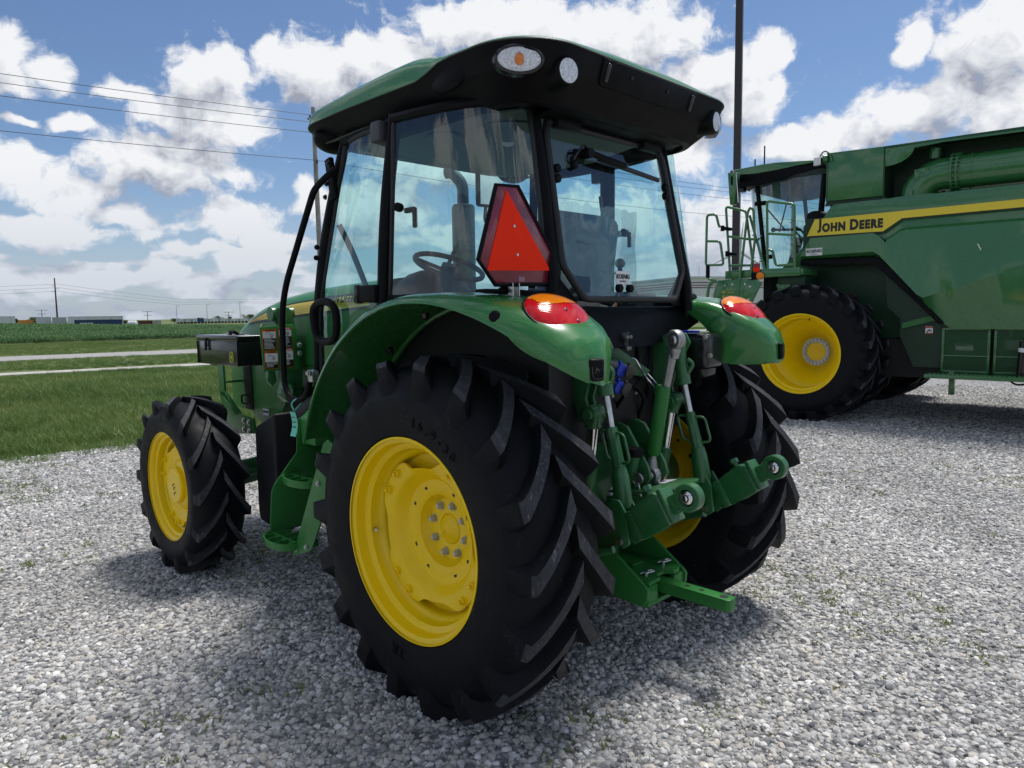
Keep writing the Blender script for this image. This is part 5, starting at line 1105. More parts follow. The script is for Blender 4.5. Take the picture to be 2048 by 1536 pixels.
# exhaust stack and right mirror beyond the windshield
bm = bmn(); add_tube(bm, [V(.52, 1.35, 1.55), V(.52, 1.35, 2.27), V(.52, 1.35, 2.285)], [.075, .075, .066], 24); ms = obj('muffler', bm, GREYD, TR)
bm = bmn(); add_tube(bm, smooth_path([V(.52, 1.35, 2.28), V(.52, 1.35, 2.42), V(.49, 1.42, 2.50), V(.47, 1.46, 2.50)], .08), .038, 16); obj('exhaust_pipe', bm, GREYD, ms)
for s, yy in ((1, 1.40),):
    bm = bmn(); add_box(bm, V(s * .80, yy, 2.46), (.21, .05, .32), Matrix.Rotation(radians(-8), 3, 'Z'), .025, 3); mr_ = obj('side_mirror', bm, BLK, TR)
    bm = bmn(); add_box(bm, V(s * .80 - .004, yy - .028, 2.46), (.18, .004, .29), Matrix.Rotation(radians(-8), 3, 'Z')); obj('mirror_face', bm, GREYR, mr_)
    bm = bmn(); add_tube(bm, smooth_path([V(s * .80, yy + .02, 2.42), V(s * .80, yy + .05, 2.20), V(s * .76, 1.0, 2.15)], .05), .012, 8); obj('mirror_arm', bm, BLK, mr_)
# ---------------------------------------------------------------- bonnet
HR = [(1.10, 1.795, .400), (1.4, 1.788, .400), (1.7, 1.775, .400), (2.0, 1.757, .398), (2.3, 1.728, .392), (2.6, 1.672, .378), (2.85, 1.598, .352), (3.05, 1.510, .318), (3.18, 1.400, .275), (3.26, 1.28, .22)]
def hr(y):
    for a, b in zip(HR, HR[1:]):
        if y <= b[0]: t = (y - a[0]) / (b[0] - a[0]); return a[1] + (b[1] - a[1]) * t, a[2] + (b[2] - a[2]) * t
    return HR[-1][1:]
def hood_pt(y, t):
    zt, hw = hr(y); zs = zt - .24; c, s_ = cos(t), sin(t)
    return V(-hw * (abs(c) ** .62) * (1 if c > 0 else -1), y, zs + .24 * abs(s_) ** .8)
def hood_x(y, z):
    zt, hw = hr(y); zs = zt - .24
    if z <= zs: return -hw
    s_ = min(1, ((z - zs) / .24)) ** (1 / .8); return -hw * (max(0, 1 - s_ * s_) ** .5) ** .62
bm = bmn(); rings = []
for k in range(25):
    y = 1.10 + (3.26 - 1.10) * k / 24; zt, hw = hr(y); zb = 1.28 if y < 2.62 else .92
    rings.append([V(-hw, y, zb), V(-hw, y, (zb + zt - .24) / 2)] + [hood_pt(y, pi * j / 20) for j in range(21)] + [V(hw, y, (zb + zt - .24) / 2), V(hw, y, zb)])
add_loft(bm, rings, False); bm.verts.ensure_lookup_table()
nose = [bm.verts.new(p) for p in rings[-1]]; bm.faces.new(nose); HD = obj('bonnet', bm, GREENM, TR, ang=40)
for s in (-1, 1):
    def strip_bm(top, bot, off):
        bm = bmn(); R_ = []
        for i in range(29):
            y = 1.08 + (2.68 - 1.08) * i / 28; a, b = top(y), bot(y); R_.append([V(-s * (hood_x(y, b + (a - b) * q / 4) - off) * -1 * -1 if False else s * -(hood_x(y, b + (a - b) * q / 4) - off), y, b + (a - b) * q / 4) for q in range(5)])
        add_loft(bm, R_, False); return bm
    top = lambda y: 1.705 - .055 * max(0, y - 1.1) - .105 * max(0, y - 1.95) ** 1.6 - .05 * max(0, y - 2.35)
    bot = lambda y: top(y) - (.072 if y < 2.2 else max(.002, .072 * (2.68 - y) / .48))
    obj('yellow_stripe', strip_bm(top, bot, .004), YSTR, HD, ang=60)
    obj('stripe_border', strip_bm(lambda y: bot(y) - .003, lambda y: bot(y) - .014, .004), BLKD, HD, ang=60)
    obj('stripe_border', strip_bm(lambda y: top(y) + .012, lambda y: top(y) + .003, .004), BLKD, HD, ang=60)
    for q in range(5): obj('stripe_line', strip_bm(lambda y: bot(y) + (top(y) - bot(y)) * (q + 1) / 6 + .0012, lambda y: bot(y) + (top(y) - bot(y)) * (q + 1) / 6 - .0012, .0055), mat('ochre_line', (.55, .36, .01), .4) if q == 0 and s < 0 else MAT['ochre_line'], HD, ang=60)
    xd = (0, s, 0)
    text_obj('bonnet_lettering', 'JOHN DEERE', .062, V(s * .412, 1.36, 1.672), xd, (s * -.25, 0, 1), BLKD, HD, depth=.002, bold=.0015)
    text_obj('model_number', '5', .075, V(s * .398, 2.40, 1.50), xd, (s * -.1, 0, 1), YSTR, HD, depth=.002, bold=.002, shear=.1)
    # engine side panel with screen and pocket
    bm = bmn(); add_prism(bm, [V(s * .385, y, z) for y, z in ((1.55, 1.30), (2.64, 1.30), (2.62, .90), (2.50, .855), (2.30, .86), (2.16, .95), (2.08, 1.08), (1.9, 1.14), (1.55, 1.16))], V(s * -.02, 0, 0), .008); sp_ = obj('engine_side_panel', bm, GREENM, TR)
    bm = bmn(); add_prism(bm, [V(s * .388, y, z) for y, z in ((2.60, 1.30), (2.72, 1.30), (2.70, .93), (2.58, .93))], V(s * .006, 0, 0), .003); obj('side_screen', bm, BLK, sp_)
    bm = bmn(); add_prism(bm, [V(s * .388, y, z) for y, z in ((2.02, 1.26), (2.12, 1.24), (2.10, 1.06))], V(s * .004, 0, 0)); obj('cooling_slot', bm, VOID, sp_)
    bm = bmn(); add_box(bm, V(s * .389, 2.40, .93), (.004, .085, .045)); stk = obj('dealer_sticker', bm, WHITE, sp_)
    text_obj('sticker_lettering', 'KOENIG', .022, V(s * .3925, 2.40, .932), xd, (0, 0, 1), BLKD, stk, depth=.001, bold=.0006, shear=.2)
bm = bmn(); add_box(bm, V(0, 3.0, 1.1), (.52, .40, .45), None, .06, 3); obj('front_grille', bm, BLK, TR)
# ---------------------------------------------------------------- chassis, engine, axles
bm = bmn(); add_box(bm, V(0, 1.9, .95), (.46, 1.9, .60), None, .04); obj('engine_block', bm, VOID, TR)
bm = bmn(); add_box(bm, V(0, .75, .82), (.44, 1.0, .52), None, .05); obj('gearbox', bm, CASTG, TR)
bm = bmn(); add_tube(bm, [V(-.82, 2.343, .545), V(-.55, 2.343, .56), V(0, 2.343, .60), V(.55, 2.343, .56), V(.82, 2.343, .545)], [.10, .08, .10, .08, .10], 16); fa = obj('front_axle', bm, CASTG, TR)
for s in (-1, 1):
    bm = bmn(); add_tube(bm, [V(s * .72, 2.343, .545), V(s * .90, 2.343, .545)], [.13, .15], 24); obj('hub_reduction', bm, CASTG, fa)
    bm = bmn(); add_tube(bm, [V(s * .68, 2.343, .38), V(s * .70, 2.343, .72)], .05, 12); obj('king_pin', bm, CASTG, fa)
    bm = bmn(); add_tube(bm, [V(s * .20, 2.18, .60), V(s * .66, 2.20, .58)], .02, 10); obj('steering_rod', bm, CASTG, fa)
    bm = bmn(); add_tube(bm, [V(s * .20, 0, .70), V(s * .36, 0, .69), V(s * .52, 0, .69), V(s * .60, 0, .69)], [.20, .155, .14, .185], 28); add_tube(bm, [V(s * .50, 0, .69), V(s * .53, 0, .69)], .20, 28); obj('axle_housing', bm, CASTG, TR)
bm = bmn(); add_box(bm, V(0, .10, .86), (.50, .62, .58), None, .06, 3); rh = obj('rear_housing', bm, CASTG, TR)
bm = bmn(); add_prism(bm, [V(-.20, -.22, .62), V(.20, -.22, .62), V(.235, -.22, .80), V(.235, -.22, 1.06), V(.17, -.22, 1.16), V(-.17, -.22, 1.16), V(-.235, -.22, 1.06), V(-.235, -.22, .80)], V(0, -.06, 0), .012); cv = obj('rear_cover', bm, CASTG, rh)
for x, z in ((-.19, .72), (-.19, .86), (-.19, 1.0), (-.13, 1.12), (0.0, 1.13), (.035, 1.13), (.13, 1.12), (.19, 1.0), (.19, .86), (.19, .72), (.03, .99)):
    bm = bmn(); add_hex(bm, V(x, -.281, z), (0, -1, 0), .0125, .014); obj('cover_bolt', bm, STEEL, cv)
bm = bmn(); add_box(bm, V(0, -.04, 1.24), (.44, .46, .22), None, .05, 3); obj('rockshaft_housing', bm, CASTG, rh)
bm = bmn(); add_tube(bm, [V(-.335, -.10, 1.30), V(.335, -.10, 1.30)], .055, 20); add_tube(bm, [V(-.21, -.10, 1.30), V(.21, -.10, 1.30)], .085, 20); obj('rockshaft', bm, CASTG, TR)
# ---------------------------------------------------------------- three-point hitch
def casting(bm, pts, rr, seg=14): add_tube(bm, pts, rr, seg)
for s in (-1, 1):
    # lift arm
    bm = bmn(); pr_ = [V(s * .262, y, z) for y, z in ((-.02, 1.28), (-.06, 1.37), (-.20, 1.41), (-.38, 1.475), (-.44, 1.475), (-.465, 1.43), (-.44, 1.385), (-.40, 1.36), (-.36, 1.22), (-.385, 1.14), (-.42, 1.15), (-.40, 1.10), (-.33, 1.12), (-.28, 1.25), (-.16, 1.24), (-.06, 1.24))]
    add_prism(bm, pr_, V(s * .020, 0, 0), .006); la = obj('lift_arm', bm, CASTG, TR)
    bm = bmn(); add_prism(bm, [p + V(s * .052, 0, 0) for p in pr_[3:14]], V(s * .018, 0, 0), .006); obj('arm_fork', bm, CASTG, la)
    bm = bmn(); add_tube(bm, [V(s * .245, -.42, 1.43), V(s * .345, -.42, 1.43)], .020, 14); add_tube(bm, [V(s * .245, -.395, 1.155), V(s * .36, -.395, 1.155)], .022, 14); obj('arm_pin', bm, CASTG, la)
    # lift rod
    T0, T1, T2, T3, T4, T5 = V(s * .292, -.42, 1.43), V(s * .296, -.448, 1.235), V(s * .2995, -.478, 1.10), V(s * .303, -.520, .945), V(s * .307, -.541, .815), V(s * .328, -.572, .69)
    bm = bmn(); casting(bm, [T0 + V(0, .01, .05), T0, T0.lerp(T1, .35), T0.lerp(T1, .8), T1, T1 + (T2 - T1) * .02], [.020, .036, .026, .033, .033, .022]); lr = obj('lift_rod', bm, CASTG, TR)
    bm = bmn(); casting(bm, [T1, T2], [.0155, .0155]); obj('threaded_rod', bm, STEEL, lr)
    bm = bmn(); casting(bm, [T2 + (T1 - T2) * .06, T2, T3, T3 + (T4 - T3) * .05], [.020, .024, .026, .026], 8); obj('adjuster_tube', bm, CASTG, lr)
    for q in (-1, 1):
        bm = bmn(); b0 = T2.lerp(T3, .08) + V(0, q * .018, 0); b1 = T2.lerp(T3, .86) + V(0, q * .018, 0); o_ = V(q * s * -.012, q * .048, 0)
        add_tube(bm, smooth_path([b0, b0 + o_, b1 + o_ + V(0, 0, .01), b1], .028), .0065, 8); obj('adjuster_handle', bm, CASTG, lr)
    bm = bmn(); casting(bm, [T3, T3.lerp(T4, .25), T4, T4 + V(0, -.004, -.03)], [.029, .036, .040, .034]); obj('lower_casting', bm, CASTG, lr)
    for q in (-1, 1):
        bm = bmn(); add_prism(bm, [V(s * .325 + q * .036 - .007, y, z) for y, z in ((-.50, .79), (-.525, .83), (-.565, .83), (-.60, .78), (-.615, .66), (-.585, .635), (-.545, .66))], V(.014, 0, 0), .004); obj('fork_cheek', bm, CASTG, lr)
    bm = bmn(); add_tube(bm, [V(s * .27, -.575, .665), V(s * .385, -.575, .665)], .014, 12); obj('fork_pin', bm, STEEL, lr)
    bm = bmn(); q = T0.lerp(T1, .55); add_tube(bm, smooth_path([q + V(0, -.03, .03), q + V(s * .01, -.055, .01), q + V(0, -.035, -.03)], .02), .010, 8); obj('grease_boss', bm, CASTG, lr)
    # lift cylinder
    bm = bmn(); casting(bm, [V(s * .304, -.392, 1.19), V(s * .303, -.390, 1.155), V(s * .297, -.382, 1.12), V(s * .294, -.379, 1.108), V(s * .293, -.378, 1.098)], [.030, .036, .031, .037, .036], 20); add_tube(bm, [V(s * .268, -.392, 1.16), V(s * .342, -.392, 1.16)], .032, 18); lc = obj('lift_cylinder', bm, CASTG, TR)
    bm = bmn(); casting(bm, [V(s * .293, -.378, 1.10), V(s * .2845, -.351, .92)], [.0255, .0255], 24); obj('piston_rod', bm, CHROME, lc)
    bm = bmn(); casting(bm, [V(s * .285, -.352, .930), V(s * .2845, -.351, .925), V(s * .272, -.30, .70), V(s * .265, -.28, .56)], [.030, .036, .036, .036], 24); obj('cylinder_barrel', bm, CASTG, lc)
    # lower link
    bm = bmn(); a, b, c_ = V(s * .300, -.12, .50), V(s * .335, -.60, .715), V(s * .340, -.66, .755)
    rings = []
    for p, hh, ww in ((a, .05, .018), (a.lerp(b, .5), .045, .016), (b, .050, .017), (c_, .062, .034), (V(s * .343, -.70, .785), .068, .038), (V(s * .346, -.775, .835), .062, .036), (V(s * .3465, -.785, .84), .050, .028)):
        rings.append([p + V(q0 * ww, q1 * hh * .52, q1 * hh * .85 + 0) for q0, q1 in ((-1, -1), (1, -1), (1, 1), (-1, 1))])
    add_loft(bm, rings, True, True, True); ll = obj('lower_link', bm, CASTG, TR, ang=25)
    E0 = V(s * .349, -.872, .893); dl = (V(s * .3465, -.79, .842) - E0).normalized()
    bm = bmn(); add_box(bm, E0 + dl * .055, (.034, .085, .075), basis((1, 0, 0), dl), .008); add_lathe(bm, [(-.022, .032), (-.022, .050), (-.018, .054), (.018, .054), (.022, .050), (.022, .032)], E0, (1, 0, 0), 36, True); le = obj('link_end', bm, CASTG, ll)
    bm = bmn(); add_sphere(bm, E0, .033, 24, 14); obj('ball_joint', bm, CHROME, le)
    bm = bmn(); add_tube(bm, [E0 - V(.031, 0, 0), E0 + V(.031, 0, 0)], .0165, 20); obj('ball_bore', bm, mat('bore_shadow', (.25, .23, .21), .35, metal=.8) if 'bore_shadow' not in MAT else MAT['bore_shadow'], le)
    bm = bmn(); add_box(bm, V(s * .346, -.790, .850), (.080, .022, .135), basis((1, 0, 0), dl), .006); obj('link_collar', bm, CASTG, ll)
    bm = bmn(); q = V(s * .342, -.70, .862); upv = V(0, .5, .85).normalized(); add_box(bm, q - upv * .012, (.05, .07, .05), basis((1, 0, 0), dl), .012); add_tube(bm, [q, q + upv * .03], .012, 12); add_tube(bm, [q + upv * .028, q + upv * .048], .020, 6); obj('latch_knob', bm, CASTG, ll)
    bm = bmn(); add_box(bm, V(s * .335, -.64, .742), (.074, .05, .125), basis((1, 0, 0), dl), .01); obj('link_block', bm, CASTG, ll)
    bm = bmn(); add_tube(bm, [V(s * .30, -.14, .36 + .15), V(s * .42, -.14, .51)], .02, 12); obj('link_pivot', bm, CASTG, ll)
    # sway limiter with a bright clevis
    if s < 0:
      bm = bmn(); add_tube(bm, [V(s * .42, -.42, .52), V(s * .41, -.455, .505)], .020, 14); add_tube(bm, [V(s * .41, -.455, .505), V(s * .40, -.49, .49)], .012, 10); add_tube(bm, smooth_path([V(s * .40, -.485, .50), V(s * .40, -.51, .495), V(s * .40, -.50, .465)], .01), .005, 8); obj('sway_pin', bm, STEEL, TR)
    bm = bmn(); add_tube(bm, [V(s * .41, -.30, .53), V(s * .355, -.53, .62)], .016, 10); obj('sway_bar', bm, CASTG, TR)
for s in (-1, 1):
    bm = bmn(); add_box(bm, V(s * .385, -.10, 1.0), (.26, .34, .30), None, .09, 4); fd = obj('final_drive_housing', bm, CASTG, TR, ang=50)
    bm = bmn(); add_tube(bm, [V(s * .37, -.262, 1.02), V(s * .37, -.285, 1.02)], .085, 24); obj('housing_cover', bm, CASTG, fd)
    for k in range(6): a = k * pi / 3; bm = bmn(); add_hex(bm, V(s * .37 + .068 * cos(a), -.285, 1.02 + .068 * sin(a)), (0, -1, 0), .009, .010); obj('cover_bolt', bm, STEEL, fd)
    bm = bmn(); add_tube(bm, smooth_path([V(s * .22, -.20, 1.38), V(s * .30, -.26, 1.34), V(s * .40, -.24, 1.22), V(s * .44, -.16, 1.10)], .06), .011, 8); obj('brake_line', bm, BLK, TR)
bm = bmn(); add_box(bm, V(.03, -.24, 1.27), (.26, .10, .16), None, .02, 3); obj('remote_valve_block', bm, CASTG, TR)
for k, (x0, y0, z0, x1, y1, z1) in enumerate(((-.13, -.31, 1.32, -.20, -.25, 1.18), (-.10, -.31, 1.25, -.02, -.27, 1.12), (.08, -.29, 1.30, .22, -.27, 1.14), (.10, -.29, 1.24, .14, -.28, 1.06))):
    bm = bmn(); add_tube(bm, smooth_path([V(x0, y0, z0), V((x0 + x1) / 2 + .02, y0 - .05, (z0 + z1) / 2 + .03), V(x1, y1 - .02, z1 + .03), V(x1, y1, z1 - .06)], .05), .0085, 8); obj('hydraulic_hose', bm, BLK, TR)
for (x, z) in ((-.06, 1.20), (.03, 1.20), (.12, 1.20)): bm = bmn(); add_hex(bm, V(x, -.292, z), (0, -1, 0), .010, .012); obj('valve_bolt', bm, STEEL, TR)
# top link, stowed upright
bm = bmn(); casting(bm, [V(0, -.478, .952), V(0, -.482, .965), V(0, -.528, 1.245), V(0, -.530, 1.258)], [.026, .031, .031, .027], 20); tlk = obj('top_link', bm, GREENM, TR)
bm = bmn(); casting(bm, [V(0, -.530, 1.25), V(0, -.545, 1.262), V(0, -.574, 1.40)], [.016, .0185, .0205], 8); obj('threaded_end', bm, FORGED, tlk, ang=20)
bm = bmn(); casting(bm, [V(0, -.478, .96), V(0, -.474, .90)], [.016, .016], 14); obj('lower_thread', bm, FORGED, tlk)
def eye(c, ax, ro, ri, w, dn, name, parent):
    bm = bmn(); add_lathe(bm, [(-w, ri), (-w, ro * .9), (-w * .6, ro), (w * .6, ro), (w, ro * .9), (w, ri)], c, ax, 36, True); dn = Vector(dn).normalized(); add_tube(bm, [c + dn * ro * .8, c + dn * (ro + .035)], [ro * .62, .019], 12); e_ = obj(name, bm, FORGED, parent)
    bm = bmn(); add_sphere(bm, c, ri * 1.08, 20, 12); obj('ball_joint', bm, STEEL, e_); bm = bmn(); a = Vector(ax).normalized(); add_tube(bm, [c - a * ri * 1.03, c + a * ri * 1.03], ri * .62, 18); obj('ball_bore', bm, MAT['bore_shadow'], e_)
eye(V(0, -.588, 1.455), V(1, -.25, 0), .044, .027, .020, (0, .10, -1), 'upper_eye', tlk)
eye(V(.0, -.470, .855), V(1, 0, 0), .042, .025, .020, (0, -.05, 1), 'lower_eye', tlk)
bm = bmn(); casting(bm, [V(-.10, -.470, .855), V(.09, -.470, .855)], [.013, .013], 12); add_tube(bm, [V(-.105, -.470, .855), V(-.088, -.470, .855)], .021, 16); tp_ = obj('top_link_pin', bm, FORGED, TR)
bm = bmn(); add_tube(bm, [V(-.108, -.470 + .026 * cos(t), .858 + .026 * sin(t)) for t in [2 * pi * i / 20 for i in range(20)]], .0026, 6, closed=True); obj('linch_ring', bm, STEEL, tp_)
bm = bmn(); add_tube(bm, [V(-.108, -.475, .84), V(-.112, -.492, .785)], .005, 8); obj('linch_pin', bm, STEEL, tp_)
for x in (-.075, .055):
    bm = bmn(); add_prism(bm, [V(x, y, z) for y, z in ((-.27, .98), (-.28, 1.07), (-.34, 1.09), (-.39, 1.075), (-.50, .91), (-.515, .86), (-.49, .825), (-.45, .825), (-.36, .90))], V(.018, 0, 0), .004); obj('top_link_bracket', bm, CASTG, TR)
# power take-off: shield, stub and filler neck
bm = bmn(); add_prism(bm, [V(-.17, -.36, .790), V(.17, -.36, .790), V(.175, -.60, .824), V(.13, -.63, .828), V(-.13, -.63, .828), V(-.175, -.60, .824)], V(0, 0, .010), .003)
sh = obj('pto_shield', bm, CASTG, TR)
for x in (-1, 1): bm = bmn(); add_prism(bm, [V(x * .175, -.36, .78), V(x * .175, -.60, .814), V(x * .175, -.58, .76), V(x * .175, -.36, .68)], V(x * .008, 0, 0)); obj('shield_cheek', bm, CASTG, sh)
bm = bmn(); add_prism(bm, [V(.00, -.47, .8175), V(.10, -.47, .8175), V(.11, -.53, .826), V(.01, -.53, .826)], V(0, 0, .002)); dc = obj('warning_decal', bm, WHITE, sh)
bm = bmn(); add_prism(bm, [V(.02, -.45, .8155), V(.12, -.45, .8155), V(.12, -.472, .8185), V(.02, -.472, .8185)], V(0, 0, .003)); obj('decal_header', bm, ORNG, dc)
bm = bmn(); add_tube(bm, [V(0, -.28, .72), V(0, -.30, .72), V(0, -.45, .72)], [.07, .05, .02], 20); obj('pto_stub', bm, STEEL, TR)
bm = bmn(); casting(bm, [V(-.10, -.30, .70), V(-.10, -.415, .80), V(-.10, -.445, .955)], [.026, .027, .030], 16); fn = obj('filler_neck', bm, CASTG, TR)
bm = bmn(); casting(bm, [V(-.10, -.446, .958), V(-.10, -.450, .985), V(-.10, -.4505, .990)], [.041, .041, .037], 24); obj('filler_cap', bm, BLK, fn)
bm = bmn(); add_lathe(bm, [(0, .075), (.03, .075), (.03, .0)], V(.10, -.28, .95), (0, -1, 0), 28); add_lathe(bm, [(.03, .03), (.05, .03), (.05, .0)], V(.10, -.28, .95), (0, -1, 0), 20); obj('side_cap', bm, CASTG, rh)
# drawbar and its support
bm = bmn(); add_prism(bm, [V(-.032, -.30, .348), V(.032, -.30, .348), V(.032, -.855, .348), V(.022, -.868, .348), V(-.022, -.868, .348), V(-.032, -.855, .348)], V(0, 0, .052), .003); db = obj('drawbar', bm, GREENM, TR)
for y, r_ in ((-.655, .011), (-.725, .011), (-.828, .018)):
    bm = bmn(); add_tube(bm, [V(0, y, .3995), V(0, y, .4012)], r_, 20); obj('drawbar_hole', bm, VOID, db)
bm = bmn(); side = [(-.02, .40), (-.02, .64), (-.20, .64), (-.30, .60), (-.355, .525), (-.395, .515), (-.545, .412), (-.560, .395), (-.557, .352), (-.535, .315), (-.30, .335)]
for x in (-.158, .140): add_prism(bm, [V(x, y, z) for y, z in side], V(.018, 0, 0), .004)
ds = obj('drawbar_support', bm, GREENM, TR)
bm = bmn(); add_prism(bm, [V(-.14, -.20, .410), V(.14, -.20, .410), V(.14, -.53, .410), V(.09, -.556, .410), V(.055, -.556, .410), V(.035, -.515, .410), V(-.035, -.515, .410), V(-.055, -.556, .410), V(-.14, -.556, .410)], V(0, 0, .018), .004); obj('top_plate', bm, GREENM, ds)
bm = bmn(); add_box(bm, V(0, -.40, .322), (.28, .30, .02), None, .004); obj('bottom_plate', bm, GREENM, ds)
for x in (-.10, .10): bm = bmn(); add_box(bm, V(x, -.535, .366), (.075, .03, .072), None, .006); obj('front_block', bm, GREENM, ds)
bm = bmn(); add_box(bm, V(.0, -.24, .56), (.085, .05, .30), None, .012); add_prism(bm, [V(-.04, -.26, .43), V(.04, -.26, .43), V(.04, -.40, .43), V(-.04, -.40, .43)], V(0, .0, .012)); obj('centre_post', bm, GREENM, ds)
for x, z in ((0, .52), (0, .66)): bm = bmn(); add_hex(bm, V(x, -.266, z), (0, -1, 0), .016, .016); obj('post_bolt', bm, GREYB, ds)
for x, y in ((-.085, -.50), (.085, -.475), (-.10, -.33)):
    bm = bmn(); add_tube(bm, [V(x, y, .425), V(x, y, .45)], .011, 12); add_tube(bm, smooth_path([V(x - .035, y + .005, .445), V(x + .02, y, .447), V(x + .04, y - .012, .447), V(x + .03, y - .024, .447), V(x - .02, y - .012, .447)], .012), .0042, 8); obj('hitch_pin', bm, STEEL, ds)
bm = bmn(); add_box(bm, V(-.20, -.22, .41), (.05, .12, .16), None, .008); add_hex(bm, V(-.20, -.24, .33), (0, 0, -1), .012, .02); obj('side_lug', bm, GREENM, ds)
# hydraulic couplers, valve, levers
for (x, y, z, mm) in ((-.13, -.395, 1.327, BLUE), (-.085, -.41, 1.318, DBROWN), (-.14, -.392, 1.255, BLUE), (-.105, -.405, 1.245, DBROWN)):
    bm = bmn(); d = V(-.05, -.85, -.30).normalized(); c = V(x, y, z); add_tube(bm, [c + V(0, .09, .03), c + V(0, .005, .002)], .022, 16); cp_ = obj('hydraulic_coupler', bm, GREYP, TR)
    bm = bmn(); add_tube(bm, [c, c + d * .010, c + d * .014], [.030, .030, .024], 20); add_box(bm, c + V(0, -.002, .030), (.018, .014, .02), None, .004); obj('dust_cap', bm, mm, cp_)
bm = bmn(); add_box(bm, V(-.02, -.325, 1.452), (.055, .07, .075), Matrix.Rotation(radians(25), 3, 'Z'), .008); add_tube(bm, [V(-.03, -.30, 1.46), V(-.08, -.22, 1.47)], .028, 16); vl = obj('selector_valve', bm, BLKG, TR)
for dx, dz in ((-.022, .02), (.022, .02), (-.018, -.03), (.01, -.03)): bm = bmn(); add_hex(bm, V(-.02 + dx, -.362 + dx * .3, 1.445 + dz), (.2, -1, 0), .007, .008); obj('valve_screw', bm, STEEL, vl)
bm = bmn(); add_prism(bm, [V(-.13, -.27, 1.45), V(-.10, -.31, 1.45), V(.06, -.42, 1.315), V(.04, -.41, 1.285), V(-.02, -.36, 1.30), V(-.13, -.27, 1.38)], V(.02, .03, 0), .004); add_tube(bm, [V(-.13, -.30, 1.41), V(-.13, -.30, 1.485), V(-.13, -.30, 1.50)], [.024, .024, .018], 14); obj('valve_bracket', bm, CASTG, TR)
for off in (0, .035):
    bm = bmn(); add_tube(bm, smooth_path([V(-.02 + off, -.35, 1.365 - off * .6), V(.01 + off, -.372, 1.372 - off), V(.02 + off, -.42, 1.290), V(.022 + off, -.475, 1.240)], .03), .0045, 8); obj('control_rod', bm, CHROME, TR)
bm = bmn(); add_tube(bm, smooth_path([V(.20, -.27, 1.50), V(.22, -.31, 1.42), V(.18, -.33, 1.30), V(.05, -.32, 1.22)], .06), .006, 8); obj('hydraulic_hose', bm, BLK, TR)
bm = bmn(); add_tube(bm, smooth_path([V(.10, -.27, 1.52), V(.13, -.31, 1.40), V(.10, -.32, 1.28)], .06), .008, 8); obj('hydraulic_hose', bm, BLK, TR)
bm = bmn(); add_box(bm, V(.44, -.42, 1.385), (.16, .22, .17), None, .03, 3); bx_ = obj('battery_cover', bm, BLKG, TR)
bm = bmn(); add_box(bm, V(.44, -.44, 1.30), (.12, .14, .09), None, .03, 3); obj('lower_shell', bm, BLKG, bx_)
for y, z in ((-.52, 1.455), (-.545, 1.37)): bm = bmn(); add_hex(bm, V(.36, y, z), (-1, -.2, 0), .009, .01); obj('cover_bolt', bm, STEEL, bx_)
bm = bmn(); add_box(bm, V(.39, -.42, 1.478), (.03, .09, .012), None, .004); obj('blue_clip', bm, BLUE, bx_)
# ---------------------------------------------------------------- slow-moving-vehicle triangle
so_ = [(-.790, 2.046), (-.678, 2.052), (-.482, 1.806), (-.506, 1.688), (-.803, 1.680), (-.886, 1.768)]
cxm, czm = -.690, 1.83
bm = bmn(); add_prism(bm, [V(x, -.325, z) for x, z in so_], V(0, -.007, 0), .002); sv_ = obj('warning_triangle', bm, SMVR, TR)
bm = bmn(); add_tube(bm, [V(x + (cxm - x) * .015, -.329, z + (czm - z) * .015) for x, z in so_], .0085, 8, closed=True); obj('sign_frame', bm, BLK, sv_)
bm = bmn(); add_prism(bm, [V(x, -.3325, z) for x, z in ((-.742, 2.030), (-.5035, 1.742), (-.845, 1.732))], V(0, -.0022, 0)); obj('orange_triangle', bm, SMVO, sv_)
for x, z in ((-.705, 1.90), (-.69, 1.795)): bm = bmn(); add_tube(bm, [V(x, -.334, z), V(x, -.338, z)], .0055, 12); obj('rivet', bm, STEEL, sv_)
bm = bmn(); add_box(bm, V(-.665, -.3325, 1.705), (.034, .001, .018)); obj('sign_label', bm, mat('pink_label', (.35, .18, .24), .5), sv_)
bm = bmn(); add_box(bm, V(-.705, -.318, 1.668), (.035, .012, .06), None, .002); add_box(bm, V(-.722, -.33, 1.665), (.004, .025, .05)); add_box(bm, V(-.688, -.33, 1.665), (.004, .025, .05)); obj('bracket_socket', bm, STEEL, sv_)
bm = bmn(); add_prism(bm, [V(-.80, -.28, 1.662), V(-.76, -.30, 1.662), V(-.715, -.315, 1.70), V(-.700, -.315, 1.70), V(-.705, -.31, 1.655), V(-.74, -.30, 1.650)], V(.012, .022, 0), .002); obj('bracket_arm', bm, BLK, sv_)
bm = bmn(); add_box(bm, V(-.78, -.28, 1.662), (.10, .06, .012), None, .003); obj('bracket_foot', bm, BLK, sv_)
